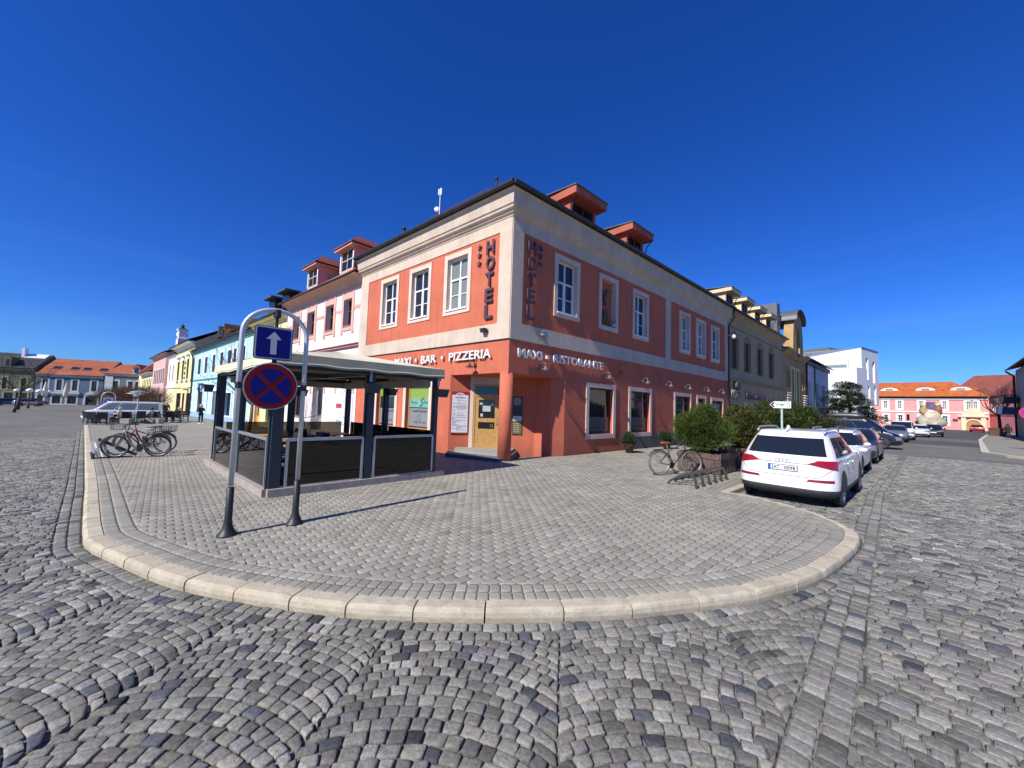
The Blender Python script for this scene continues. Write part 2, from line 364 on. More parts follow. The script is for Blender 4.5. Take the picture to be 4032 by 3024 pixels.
def grid_sheet(name, xs, ys, zf, mt):
    v = [(x, y, zf(x, y)) for y in ys for x in xs]; nx = len(xs)
    f = [(j * nx + i, j * nx + i + 1, (j + 1) * nx + i + 1, (j + 1) * nx + i) for j in range(len(ys) - 1) for i in range(nx - 1)]
    me = bpy.data.meshes.new(name); me.from_pydata(v, [], f); me.materials.append(mt); me.polygons.foreach_set('use_smooth', [True] * len(f))
    o = bpy.data.objects.new(name, me); COL.objects.link(o); tag(o, kind='structure'); return o
xs = [-900, -600, -400, -300, -220, -160, -130, -100, -80, -65, -50, -40, -32, -26, -21] + [x * 1.0 for x in range(-17, 18)] + [21, 26, 32, 40, 60, 90, 150, 300, 600, 900]
ys = [-300, -100, -40, -15, -6] + [float(y) for y in range(-2, 25)] + [28, 34, 42, 55, 75, 100, 140, 200, 300, 500, 900]
o = grid_sheet('ground', xs, ys, lambda x, y: road_z(x, y) - .024, COBBLE_FAR)
o['label'] = 'grey granite sett paving of the square and the street'
# pavement base as strips from the kerb to the facades
mb = MB(); NS = 8
for i in range(len(K) - 1):
    a, b = K[i], K[i + 1]; fa, fb = foot(a), foot(b)
    for k in range(NS):
        q = []
        for (p, f_), kk in (((a, fa), k), ((b, fb), k), ((b, fb), k + 1), ((a, fa), k + 1)):
            x = p[0] + (f_[0] - p[0]) * kk / NS; y = p[1] + (f_[1] - p[1]) * kk / NS; q.append((x, y, g(x) - .014))
        mb.quad(*q)
o = mb.build('pavement_base', PAVER_FAR, fixn=False); tag(o, 'paved pavement around the hotel corner', kind='structure')

# kerb stones
def arclen(P):
    L = [0]
    for a, b in zip(P[:-1], P[1:]): L.append(L[-1] + math.dist(a, b))
    return L
class Path:
    def __init__(s, P): s.P = P; s.L = arclen(P); s.N = np.array(P); s.LL = np.array(s.L)
    def at(s, l):
        x = np.interp(l, s.LL, s.N[:, 0]); y = np.interp(l, s.LL, s.N[:, 1])
        e = .12; x1 = np.interp(l + e, s.LL, s.N[:, 0]); y1 = np.interp(l + e, s.LL, s.N[:, 1]); x0 = np.interp(l - e, s.LL, s.N[:, 0]); y0 = np.interp(l - e, s.LL, s.N[:, 1])
        t = np.array([x1 - x0, y1 - y0]); t /= np.linalg.norm(t) + 1e-9
        return x, y, t[1], -t[0]
kp = Path(K_left + K_front + [K_bay[0]])
NFLUSH = kp.L[len(K_left) + min(range(len(K_front)), key=lambda i: math.dist(K_front[i], (5.66, 6.6)))]
mb = MB(); l = 0.0; random.seed(3)
while l < kp.L[-1] - .05:
    step = random.uniform(.56, .74) if l < NFLUSH else random.uniform(.5, .9); e = min(l + step, kp.L[-1]); flush = l >= NFLUSH - .3
    w_, h_ = (.13, .05) if flush else (.172, .112); top = random.uniform(.002, .007); n_ = 8
    rows = []
    for k in range(n_ + 1):
        ll = l + .007 + (e - l - .014) * k / n_; x, y, nx_, ny_ = kp.at(ll); z = g(x) + top; jn = random.uniform(-.003, .003); ed = .022 if k in (0, n_) else .0
        sec = [(-.004, z - .06), (-.002, z - ed * .4), (w_ * .45, z + .001 - ed * .4), (w_ - .035, z - ed * .5), (w_ - .01 + jn, z - .012 - ed * .5), (w_ + jn, z - .035), (w_ + .006 + jn, z - h_ * .7), (w_ - .004, z - h_ - .05)]
        rows.append([(x + nx_ * o_, y + ny_ * o_, zz) for o_, zz in sec])
    vs = [p for r_ in rows for p in r_]; m8 = 8
    fs = [(i * m8 + j, i * m8 + j + 1, (i + 1) * m8 + j + 1, (i + 1) * m8 + j) for i in range(n_) for j in range(m8 - 1)] + [tuple(range(m8)), tuple(n_ * m8 + j for j in range(m8))[::-1]]
    mb.add(vs, fs); l = e
kp2 = Path(K_bay[:60]); l = 0
while l < 58:
    e = l + 1.0; rows = []
    for k in range(3):
        x, y, nx_, ny_ = kp2.at(l + .006 + (e - l - .012) * k / 2); z = g(x) + .004
        rows.append([(x + nx_ * o_, y + ny_ * o_, zz) for o_, zz in ((0, z - .06), (0, z), (.13, z), (.15, z - .02), (.15, z - .17))])
    vs = [p for r_ in rows for p in r_]
    mb.add(vs, [(i * 5 + j, i * 5 + j + 1, (i + 1) * 5 + j + 1, (i + 1) * 5 + j) for i in range(2) for j in range(4)] + [(0, 1, 2, 3, 4), (14, 13, 12, 11, 10)]); l = e
kpf = Path(K_far); l = 0
while l < kpf.L[-1]:
    e = min(l + 2.0, kpf.L[-1]); rows = []
    for k in range(3):
        x, y, nx_, ny_ = kpf.at(l + (e - l) * k / 2); z = g(x) + .004
        rows.append([(x + nx_ * o_, y + ny_ * o_, zz) for o_, zz in ((0, z - .06), (0, z), (.17, z), (.18, z - .02), (.18, z - .15))])
    vs = [p for r_ in rows for p in r_]
    mb.add(vs, [(i * 5 + j, i * 5 + j + 1, (i + 1) * 5 + j + 1, (i + 1) * 5 + j) for i in range(2) for j in range(4)]); l = e
# kerb: sandy stain towards the foot of each stone is the stone's own weathering
def kerb_material():
    m, t, b = nodes('weathered_kerb'); b.inputs['Roughness'].default_value = .85; b.inputs['Specular IOR Level'].default_value = .2
    co = geopos(t); n = noise(t, 5, 8, .7, co); n2 = noise(t, 1.3, 6, .7, co)
    r = ramp(t, [(.3, (.37, .33, .25)), (.55, (.54, .48, .36)), (.75, (.44, .35, .22))]); lk(t, n.outputs[0], r.inputs[0])
    f = mapr(t, n2.outputs[0], .45, .7, 0, .55); o_ = mixc(t, f, r.outputs[0], (.34, .27, .18)); lk(t, o_, b.inputs['Base Color'])
    n3 = noise(t, 45, 6, .75, co); bump(t, n3.outputs[0], .7, .012, b); return m
o = mb.build('kerb', kerb_material()); tag(o, 'pale sandstone coloured kerb stones curving round the corner', kind='structure')
for p in o.data.polygons: p.use_smooth = False

# ---- individually laid stones
def clip(poly, q, n, off):        # keep the side where (p-q).n > off
    out = []; m_ = len(poly)
    for i in range(m_):
        a, b = poly[i], poly[(i + 1) % m_]; da = (a[0] - q[0]) * n[0] + (a[1] - q[1]) * n[1] - off; db = (b[0] - q[0]) * n[0] + (b[1] - q[1]) * n[1] - off
        if da >= 0: out.append(a)
        if (da >= 0) != (db >= 0):
            t = da / (da - db); out.append((a[0] + (b[0] - a[0]) * t, a[1] + (b[1] - a[1]) * t))
    return out
def area(p): return .5 * sum(p[i][0] * p[(i + 1) % len(p)][1] - p[(i + 1) % len(p)][0] * p[i][1] for i in range(len(p)))
def shrink(poly, d):
    if area(poly) < 0: poly = poly[::-1]
    c = (sum(p[0] for p in poly) / len(poly), sum(p[1] for p in poly) / len(poly)); r_ = math.sqrt(abs(area(poly))) / 2
    k = max(.2, 1 - d / max(r_, .01)); return [(c[0] + (p[0] - c[0]) * k, c[1] + (p[1] - c[1]) * k) for p in poly]
def cutcorners(poly, f, jit=0):
    out = []
    m_ = len(poly)
    for i in range(m_):
        p0, p, p1 = poly[i - 1], poly[i], poly[(i + 1) % m_]; f0 = f * random.uniform(.6, 1.4); f1 = f * random.uniform(.6, 1.4)
        for q, ff in ((p0, f0), (p1, f1)):
            out.append((p[0] + (q[0] - p[0]) * ff + random.uniform(-jit, jit), p[1] + (q[1] - p[1]) * ff + random.uniform(-jit, jit)))
    return out
def lay(name, stones, zf, rings, mt, depth, tilt=0):
    V = []; F = []; C = []
    for poly, col in stones:
        n_ = len(poly)
        if n_ < 3: continue
        cx = sum(p[0] for p in poly) / n_; cy = sum(p[1] for p in poly) / n_; z0 = zf(cx, cy) + random.uniform(-tilt, tilt) * 1.2
        tx, ty = random.uniform(-tilt, tilt) * 9, random.uniform(-tilt, tilt) * 9; b0 = len(V)
        for sc, dz in rings:
            for p in poly:
                x = cx + (p[0] - cx) * sc; y = cy + (p[1] - cy) * sc; V.append((x, y, z0 + dz + tx * (x - cx) + ty * (y - cy)))
        nr = len(rings); C += [col] * (n_ * nr)
        for r_ in range(nr - 1):
            for k in range(n_): F.append((b0 + r_ * n_ + k, b0 + r_ * n_ + (k + 1) % n_, b0 + (r_ + 1) * n_ + (k + 1) % n_, b0 + (r_ + 1) * n_ + k))
        F.append(tuple(b0 + (nr - 1) * n_ + k for k in range(n_)))
    me = bpy.data.meshes.new(name); me.from_pydata(V, [], F); me.materials.append(mt)
    ca = me.color_attributes.new('col', 'FLOAT_COLOR', 'POINT'); ca.data.foreach_set('color', np.array([(c[0], c[1], c[2], 1) for c in C], dtype=np.float32).ravel())
    me.polygons.foreach_set('use_smooth', [True] * len(F)); o = bpy.data.objects.new(name, me); COL.objects.link(o); tag(o, kind='structure'); return o
def sett_col():
    r_ = random.random(); v = random.gauss(.19, .046); v = min(max(v, .09), .30)
    if r_ < .025: return (v * 1.6, v * 1.48, v * 1.22)
    if r_ < .07: return (v * 1.3, v * 1.25, v * 1.14)
    if r_ < .135: return (v * .42, v * .44, v * .48)
    if r_ < .17: return (v * 1.05, v * .94, v * .88)
    k = random.uniform(-.03, .05); return (v * (1.10 - k * .7), v * 1.06, v * (.89 + k * .8))
def ok_az(x, y, rmax):
    d = math.hypot(x, y); return .9 < d < rmax and y > -.3 and abs(math.atan2(x, y)) < rad(78)
random.seed(11)
tc = lambda s: -.37 - .045 * min(s, 14)
stones = []
def jq(q, j): return [(p[0] + random.uniform(-j, j), p[1] + random.uniform(-j, j)) for p in q]
def put(poly, gap=.0045, cut=.10, j=.005):
    if len(poly) < 3 or abs(area(poly)) < .0022: return
    stones.append((cutcorners(shrink(poly, gap), cut, j) if len(poly) <= 4 else shrink(poly, gap), sett_col()))
# gutter rows following the kerb
RMAX = 30
l = 4.0
for row in range(2):
    l = max(kp.L[-1] - 45, 0)
    off0 = .19 + row * .13
    while l < NFLUSH - .9 + row * -.25:
        w_ = random.uniform(.095, .14); x0, y0, nx0, ny0 = kp.at(l); x1, y1, nx1, ny1 = kp.at(l + w_)
        if ok_az(x0, y0, RMAX + 8): put(jq([(x0 + nx0 * off0, y0 + ny0 * off0), (x1 + nx1 * off0, y1 + ny1 * off0), (x1 + nx1 * (off0 + .13), y1 + ny1 * (off0 + .13)), (x0 + nx0 * (off0 + .13), y0 + ny0 * (off0 + .13))], .004), .008)
        l += w_
# the two straight rows up the street
for row in (-1, 0):
    s = 1.0
    while s < 26:
        w_ = random.uniform(.09, .13); t0 = tc(s) + row * .145; t1 = tc(s + w_) + row * .145; c = ST(s, t0 + .07); d_, q, n = kdist(c.x, c.y)
        if d_ > .12 and ok_az(c.x, c.y, 27):
            poly = jq([xy(ST(s, t0)), xy(ST(s + w_, t1)), xy(ST(s + w_, t1 + .145)), xy(ST(s, t0 + .145))], .004)
            if d_ < .45: poly = clip(poly, q, n, .2)
            put(poly, .005)
        s += w_
def field(poly, c, kind):
    if not ok_az(c[0], c[1], RMAX): return
    v = Vector((c[0], c[1], 0)); s, t = v.dot(dB), v.dot(nB); sA = (v - A.o).dot(A.d)
    right = t > tc(s) + .145 if s > -2 else c[0] > 2.2
    left = sA > -2.4 + .35 * math.sin(v.x * 2)
    k_ = 'R' if right or (t < tc(s) - .145 and s > 8.6 and t > -3.4) else ('L' if left else 'M')
    if k_ != kind: return
    d_, q, n = kdist(c[0], c[1])
    lim = .455 if (kind != 'R') else .19
    if d_ < lim - .11: return
    if d_ < lim + .2: poly = clip(poly, q, n, lim)
    if kind == 'R' and abs(t - tc(s)) < .4 and len(poly) > 2:
        sd = 1 if t > tc(s) else -1; cq = xy(ST(s, tc(s) + sd * .148)); poly = clip(poly, cq, (nB.x * sd, nB.y * sd), 0)
    if kind == 'M' and abs(t - tc(s)) < .45 and s > 0 and len(poly) > 2: poly = clip(poly, xy(ST(s, tc(s) - .148)), (-nB.x, -nB.y), 0)
    put(poly)
# street: rows across it, running bond
r_ = 0; s = -3.0
while s < 31:
    h_ = random.uniform(.088, .11); t = -3.4 + random.uniform(0, .2)
    while t < 22:
        w_ = random.uniform(.11, .18); c = ST(s + h_ / 2, t + w_ / 2)
        wv = lambda a, b: xy(ST(a + .05 * math.sin(b * 1.3 + a) + .03 * math.sin(b * 4.1), b + .02 * math.sin(a * 3)))
        field(jq([wv(s, t), wv(s + h_, t), wv(s + h_, t + w_), wv(s, t + w_)], .006), xy(c), 'R'); t += w_
    s += h_
# square: rows across the way along the facade, wavy
s = -4.0
while s < 31:
    h_ = random.uniform(.092, .115); n_ = 9.3 + random.uniform(0, .2)
    while n_ < 26:
        w_ = random.uniform(.11, .18); f_ = lambda a, b: xy(A.P(a + .22 * math.sin(b * 1.1) + .06 * math.sin(b * 2.9 + a), b, 0)); c = f_(s + h_ / 2, n_ + w_ / 2)
        field(jq([f_(s, n_), f_(s + h_, n_), f_(s + h_, n_ + w_), f_(s, n_ + w_)], .006), c, 'L'); n_ += w_
    s += h_
# segmental arches in the bend
WF, RF, HF = 1.45, 1.38, .095
for col in range(-9, 9):
    cx = (col + .5) * WF
    for row in range(-18, 76):
        vb = row * HF + (col % 2) * .06; th = math.asin(WF / 2 / RF); a = -th + random.uniform(0, .03)
        while a < th - .03:
            da = random.uniform(.062, .098); e = min(a + da, th)
            if th - e < .05: e = th
            pt = lambda aa, rr: (cx + RF * math.sin(aa) + rr * math.sin(aa) * math.cos(aa), vb + RF * math.cos(aa) - RF + rr * HF / HF * math.cos(aa) ** 2 if False else vb - (RF - math.sqrt(max(RF * RF - (RF * math.sin(aa) + rr * math.sin(aa) * math.cos(aa)) ** 2, .01))) + rr)
            poly = [pt(a, 0), pt(e, 0), pt(e, HF), pt(a, HF)]
            poly = [(min(max(p[0], cx - WF / 2), cx + WF / 2), p[1]) for p in poly]
            m_ = Matrix.Rotation(rad(-8), 2); poly = [tuple(m_ @ Vector(p)) for p in poly]
            c = (sum(p[0] for p in poly) / 4, sum(p[1] for p in poly) / 4)
            if math.hypot(*c) < 12: field(jq(poly, .006), c, 'M')
            a = e
o = lay('cobbled_road', stones, road_z, [(1.03, -.05), (1.0, -.012), (.955, -.0035), (.88, -.0003), (.5, .001)], COBBLE, .05, .003)
o['label'] = 'grey granite setts laid in arches and rows'
# joint grit below the near stones
mb = MB()
# pavers
random.seed(5); stones = []
def pav_col():
    v = random.gauss(.285, .026); return (v * 1.03, v * .975, v * .81)
PH, PW = .128, .195
r_ = 0; t = -20.0
while t < 3:
    s = -25 + (PW / 2 if r_ % 2 else 0)
    while s < 34:
        c = ST(s + PW / 2, t + PH / 2); x, y = c.x, c.y
        if x * x + y * y < 25 ** 2 and y > 2 and abs(math.atan2(x, y)) < rad(60):
            v = Vector((x, y, 0)); inA = (v - A.o).dot(A.n) > .02; inB = (v - B.o).dot(B.n) > .02
            if inA or inB:
                d_, q, n = kdist(x, y)
                if d_ < -.30:
                    poly = [xy(ST(s, t)), xy(ST(s + PW, t)), xy(ST(s + PW, t + PH)), xy(ST(s, t + PH))]
                    if d_ > -.55: poly = clip(poly, q, (-n[0], -n[1]), .345)
                    if len(poly) > 2 and abs(area(poly)) > .003: stones.append((cutcorners(shrink(poly, .0036), .16 if len(poly) == 4 else .05), pav_col()))
        s += PW
    t += PH; r_ += 1
for row in range(2):
    l = 12.0
    while l < kp.L[-1] - .2:
        w_ = .118; x0, y0, nx0, ny0 = kp.at(l); x1, y1, nx1, ny1 = kp.at(l + w_); o0, o1 = -.01 - row * .165, -.175 - row * .165
        if x0 * x0 + y0 * y0 < 26 ** 2 and not (math.hypot(x0 - 5.1, y0 - 9.3) < .4): stones.append((cutcorners(shrink([(x0 + nx0 * o0, y0 + ny0 * o0), (x1 + nx1 * o0, y1 + ny1 * o0), (x1 + nx1 * o1, y1 + ny1 * o1), (x0 + nx0 * o1, y0 + ny0 * o1)], .004), .12), pav_col()))
        l += w_
o = lay('pavement', stones, lambda x, y: g(x), [(1.0, -.03), (1.0, -.004), (.965, -.0003), (.6, 0)], PAVER, .03, .0004)
o['label'] = 'pale grey concrete block paving with dark joints'
# asphalt and patches up the street
ASPH = mat('asphalt', (.085, .085, .088), .85, var=.15, vs=.5, bs=.4, bd=.01, bscale=60, spec=.2)
ASPH2 = mat('worn_asphalt', (.13, .13, .13), .85, var=.15, vs=.5, bs=.4, bd=.01, bscale=60, spec=.2)
def sheet(name, pts, dz, mt, label=None):
    mb = MB(); mb.add([(p.x, p.y, road_z(p.x, p.y) + dz) for p in pts], [tuple(range(len(pts)))]); o = mb.build(name, mt); tag(o, label, kind='structure'); return o
sheet('asphalt_road', [ST(47, -4), ST(47, 12), ST(150, 40), ST(170, 0), ST(160, -14), ST(60, -8)], -.020, ASPH, 'dark asphalt beyond the setts up the street')
sheet('asphalt_patch', [ST(56, -2), ST(56, 6.4), ST(66, 6.4), ST(66, -1)], -.016, ASPH2, 'lighter strip across the asphalt')
GRASS = mat('mown_grass', (.05, .085, .02), .95, var=.4, vs=2, bs=.8, bd=.05, bscale=25, spec=.1)
ROOTS = True
# ------------------------------------------------------------------ building kit
def facade(mb, fr, s0, s1, z0, z1, holes=(), n=0.0, depth=.25, reveal=True):
    ss = sorted(set([s0, s1] + [h[0] for h in holes] + [h[1] for h in holes])); zs = sorted(set([z0, z1] + [h[2] for h in holes] + [h[3] for h in holes]))
    ss = [s for s in ss if s0 <= s <= s1]; zs = [z for z in zs if z0 <= z <= z1]
    idx = {}; V = []
    def vi(s, z):
        k = (s, z)
        if k not in idx: idx[k] = len(V); V.append(fr.P(s, n, z))
        return idx[k]
    F = []
    for i in range(len(ss) - 1):
        for j in range(len(zs) - 1):
            cs, cz = (ss[i] + ss[i + 1]) / 2, (zs[j] + zs[j + 1]) / 2
            if any(h[0] < cs < h[1] and h[2] < cz < h[3] for h in holes): continue
            F.append((vi(ss[i], zs[j]), vi(ss[i + 1], zs[j]), vi(ss[i + 1], zs[j + 1]), vi(ss[i], zs[j + 1])))
    mb.add(V, F)
    if reveal:
        for a, b, c, d in holes:
            q = [(a, c), (b, c), (b, d), (a, d)]
            for i in range(4):
                p, r_ = q[i], q[(i + 1) % 4]; mb.quad(fr.P(p[0], n, p[1]), fr.P(r_[0], n, r_[1]), fr.P(r_[0], n - depth, r_[1]), fr.P(p[0], n - depth, p[1]))
    return mb
def shell(mb, fr, s0, s1, z0, z1, depth):      # side and back walls behind a facade
    for a, b in (((s0, 0), (s0, -depth)), ((s1, 0), (s1, -depth)), ((s0, -depth), (s1, -depth))):
        mb.quad(fr.P(*a, z0), fr.P(*b, z0), fr.P(*b, z1), fr.P(*a, z1))
def surround(fr, s0, s1, z0, z1, w, n, mt, parent, name='surround', sill_drop=0):
    mb = MB(); mb.fbox(fr, s0 - w, s0, 0, n, z0 - w, z1 + w); mb.fbox(fr, s1, s1 + w, 0, n, z0 - w, z1 + w)
    mb.fbox(fr, s0, s1, 0, n - .003, z1, z1 + w); mb.fbox(fr, s0, s1, 0, n - .003, z0 - w, z0)
    return mb.build(name, mt, parent)
def window(fr, s0, s1, z0, z1, parent, frame=None, pane=None, sur=None, sw=.2, sn=.035, back=.2, style='cross', sill=None, fw_=.06, transom=.6, dr=1):
    frame = frame or WHITE; pane = pane or GLASS; n1 = -back + .05; n0 = -back - .01
    mb = MB(); f = fw_
    mb.fbox(fr, s0, s0 + f, n0, n1, z0, z1); mb.fbox(fr, s1 - f, s1, n0, n1, z0, z1); mb.fbox(fr, s0 + f, s1 - f, n0, n1 - .003, z0, z0 + f); mb.fbox(fr, s0 + f, s1 - f, n0, n1 - .003, z1 - f, z1)
    m = (s0 + s1) / 2; zt = z0 + (z1 - z0) * transom; b = f * .55
    if style in ('cross', 'hotel'):
        mb.fbox(fr, s0 + f, s1 - f, n0, n1 + .012, zt - b, zt + b); mb.fbox(fr, m - b, m + b, n0, n1 + .006, z0 + f, zt - b); mb.fbox(fr, m - b, m + b, n0, n1 + .006, zt + b, z1 - f)
    if style == 'hotel':
        zm = z0 + (zt - z0) * .5
        for a, c in ((s0 + f, m - b), (m + b, s1 - f)):
            mb.fbox(fr, a, c, n0, n1 - .01, zm - .015, zm + .015)
            mb.fbox(fr, a, a + .04, n0, n1 - .006, z0 + f, zt - b); mb.fbox(fr, c - .04, c, n0, n1 - .006, z0 + f, zt - b)
    if style == 'two': mb.fbox(fr, m - b, m + b, n0, n1 + .004, z0 + f, z1 - f)
    if style == 'top': mb.fbox(fr, s0 + f, s1 - f, n0, n1 + .004, z0 + (z1 - z0) * .8 - .04, z0 + (z1 - z0) * .8 + .04)
    if style == 'six':
        mb.fbox(fr, m - b, m + b, n0, n1 + .006, z0 + f, z1 - f)
        for k in (1, 2): zz = z0 + (z1 - z0) * k / 3; mb.fbox(fr, s0 + f, s1 - f, n0, n1 - .006, zz - .03, zz + .03)
    w = mb.build('window', frame, parent)
    MB().fbox(fr, s0 + f * .5, s1 - f * .5, -back - .03, -back + .005, z0 + f * .5, z1 - f * .5).build('pane', pane, w)
    if sur: surround(fr, s0, s1, z0, z1, sw, sn, sur, w)
    if sill: MB().fbox(fr, s0 - .02, s1 + .02, -back + .05, .07, z0 - .05, z0 + .012).build('sill', sill, w)
    return w
def roof(fr, s0, s1, ze, depth, zr, mt, parent, over=.4, ends=0.1, back=True, name='roof', hip0=0, hip1=0, thick=.12, soff=None):
    a, b = s0 - ends, s1 + ends; mb = MB(); e0 = over
    A0 = fr.P(a, e0, ze); A1 = fr.P(b, e0, ze); R0 = fr.P(a + hip0, -depth, zr); R1 = fr.P(b - hip1, -depth, zr); C0 = fr.P(a, -2 * depth - e0, ze); C1 = fr.P(b, -2 * depth - e0, ze)
    dn = Vector((0, 0, -thick))
    mb.add([A0, A1, R1, R0, C0, C1, A0 + dn, A1 + dn, R1 + dn, R0 + dn, C0 + dn, C1 + dn], [(0, 1, 2, 3), (3, 2, 5, 4), (6, 9, 8, 7), (9, 10, 11, 8), (0, 6, 7, 1), (4, 5, 11, 10), (0, 3, 9, 6), (3, 4, 10, 9), (1, 7, 8, 2), (2, 8, 11, 5)] + ([(0, 3, 4)] if hip0 else []) + ([(1, 5, 2)] if hip1 else []))
    return mb.build(name, mt, parent)
def gutter(fr, s0, s1, n, z, parent, r=.075, mt=None):
    mb = MB(); pts = [fr.P(s0, n, z), fr.P(s1, n, z)]; mb.tube(pts, r, 10)
    k = s0
    return mb.build('gutter', mt or GUT, parent, smooth=True)
def downpipe(pts, parent, r=.05, mt=None):
    return MB().tube(pts, r, 8).build('downpipe', mt or GUT, parent, smooth=True)
def cornice(fr, s0, s1, prof, mt, parent, name='cornice', e0=0, e1=0):   # prof: (n, z) from the wall outwards; mitred ends e per metre of n
    mb = MB(); vs = [fr.P(s0 - n * e0, n, z) for n, z in prof] + [fr.P(s1 + n * e1, n, z) for n, z in prof]; k = len(prof)
    mb.add(vs, [(i, i + 1, k + i + 1, k + i) for i in range(k - 1)] + [tuple(range(k)), tuple(range(k, 2 * k))[::-1]])
    return mb.build(name, mt, parent)
_fc = {}
def text_obj(name, txt, size, fr, s, z, n0, depth, sd, mt, parent, bold=.0, align='LEFT', sx=1.0, shear=0):
    cu = bpy.data.curves.new(name, 'FONT'); cu.body = txt; cu.size = size; cu.extrude = depth / 2; cu.offset = bold; cu.align_x = align; cu.align_y = 'BOTTOM_BASELINE'; cu.resolution_u = 2; cu.shear = shear
    to = bpy.data.objects.new(name, cu); COL.objects.link(to); dg = bpy.context.evaluated_depsgraph_get()
    me = bpy.data.meshes.new_from_object(to.evaluated_get(dg)); bpy.data.objects.remove(to); bpy.data.curves.remove(cu)
    off = wl(parent) if parent is not None else Vector((0, 0, 0))
    for v in me.vertices:
        x, y, zz = v.co; p = fr.P(s + sd * x * sx, n0 + depth / 2 + zz, z + y); v.co = p - off
    if sd < 0: pass
    me.materials.clear(); me.materials.append(mt); me.update(); me.name = name
    bm = bmesh.new(); bm.from_mesh(me); bmesh.ops.recalc_face_normals(bm, faces=bm.faces); bm.to_mesh(me); bm.free()
    o = bpy.data.objects.new(name, me); COL.objects.link(o); o.parent = parent
    return o
def text_fit(name, txt, s0, s1, zb, h, fr, n0, depth, mt, parent, bold=.0, shear=0):   # text between s0 and s1 as read from outside
    sd = 1 if s1 > s0 else -1; size = h / .69; o = text_obj(name, txt, size, fr, s0, zb, n0, depth, sd, mt, parent, bold * size, shear=shear)
    off = wl(parent); fs = [(v.co + off - fr.o).dot(fr.d) * sd for v in o.data.vertices]; a, b = min(fs), max(fs); k = abs(s1 - s0) / (b - a)
    for v in o.data.vertices:
        p = v.co + off; f = (p - fr.o).dot(fr.d) * sd; nf = s0 * sd + (f - a) * k; v.co = v.co + fr.d * sd * (nf - f)
    return o
def star(fr, s, z, r, n0, d, mt, parent):
    pts = []
    for k in range(10):
        a = math.pi / 2 + k * math.pi / 5; rr = r if k % 2 == 0 else r * .42; pts.append(fr.P(s + rr * math.cos(a), n0, z + rr * math.sin(a)))
    return MB().prism(pts, fr.n * d).build('star', mt, parent)
def wall_lamp(fr, s, z, parent, mt):
    mb = MB(); mb.lathe(fr.P(s, .015, z - .07), [(.06, 0), (.06, .16)], 10)
    pts = [fr.P(s, .02, z + .05), fr.P(s, .10, z + .17), fr.P(s, .22, z + .19), fr.P(s, .30, z + .12), fr.P(s, .30, z + .02)]
    mb.tube(pts, .014, 6); o = mb.build('wall_lamp', mt, parent, smooth=True)
    MB().lathe(fr.P(s, .30, z - .09), [(.17, 0), (.15, .015), (.06, .06), (.045, .13), (.02, .14)], 16).build('lamp_shade', mt, o, smooth=True)
    MB().sphere(fr.P(s, .30, z - .11), .04, 10, 6).build('bulb', mat('bulb_glass', (.6, .6, .55), .2, var=0), o, smooth=True)
    return o

# ------------------------------------------------------------------ the corner hotel
hotel = thing('hotel_building', 'salmon red corner hotel with cream bands and a bar and pizzeria below', 'hotel', (CORN[0], CORN[1], 0))
HD = 9.0; ZB = -.6
wA = [(2.31, 3.56, 5.72, 7.86), (4.87, 6.14, 5.72, 7.86), (7.41, 8.67, 5.72, 7.86)]
gA = [(4.47, 6.2, .75, 2.72), (7.1, 8.75, .75, 2.72)]
wB = [(2.46, 3.66, 5.68, 7.8), (5.46, 6.60, 5.68, 7.8), (8.33, 9.52, 5.66, 7.77), (13.55, 14.7, 5.58, 7.7), (15.93, 17.09, 5.57, 7.68), (18.34, 19.5, 5.55, 7.66)]
gB = [(4.66, 6.5, .80, 2.82), (8.05, 9.93, .80, 2.84), (12.92, 14.9, .80, 2.82), (16.08, 17.18, .80, 2.8), (18.36, 20.3, .10, 2.74)]
ENDA, ENDB = 10.96, 21.35
mb = MB()

mb = MB()
facade(mb, A, 0, ENDA, 3.06, 9.5, wA); facade(mb, A, 3.1, ENDA, ZB, 3.06, gA, depth=.22)
facade(mb, B, 0, ENDB, 3.06, 9.5, wB); facade(mb, B, 3.07, ENDB, ZB, 3.06, gB, depth=.22)
# closing walls
mb.quad(A.P(ENDA, 0, ZB), A.P(ENDA, -HD, ZB), A.P(ENDA, -HD, 9.5), A.P(ENDA, 0, 9.5)); mb.quad(B.P(ENDB, 0, ZB), B.P(ENDB, -HD, ZB), B.P(ENDB, -HD, 9.5), B.P(ENDB, 0, 9.5))
# entrance recess behind the column
RP = [(-2.457, 15.219), (-1.66, 15.47), (.95, 15.62), (1.55, 15.02), (2.127, 15.230)]
for a, b in zip(RP[:-1], RP[1:]): mb.quad((*a, -.2), (*b, -.2), (*b, 3.06), (*a, 3.06))
c0 = A.P(0, 0, 3.06); mb.add([c0] + [(x, y, 3.06) for x, y in RP[::-1]], [(0, 1, 2, 3, 4, 5)])
wall = mb.build('wall', RED, hotel, fixn=False)
# window reveals are painted grey cream
for fr, hs in ((A, wA), (B, wB)):
    for a, b, c, d in hs:
        mb = MB()
        for k, (p, r_) in enumerate((((a, c), (b, c)), ((b, c), (b, d)), ((b, d), (a, d)), ((a, d), (a, c)))):
            e = .004; sx_ = [0, -e, 0, e][k]; sz_ = [e, 0, -e, 0][k]
            mb.quad(fr.P(p[0] + sx_, .0, p[1] + sz_), fr.P(r_[0] + sx_, .0, r_[1] + sz_), fr.P(r_[0] + sx_, -.25, r_[1] + sz_), fr.P(p[0] + sx_, -.25, p[1] + sz_))
        mb.build('window_reveal', CREAM_TRIM, hotel, fixn=False)
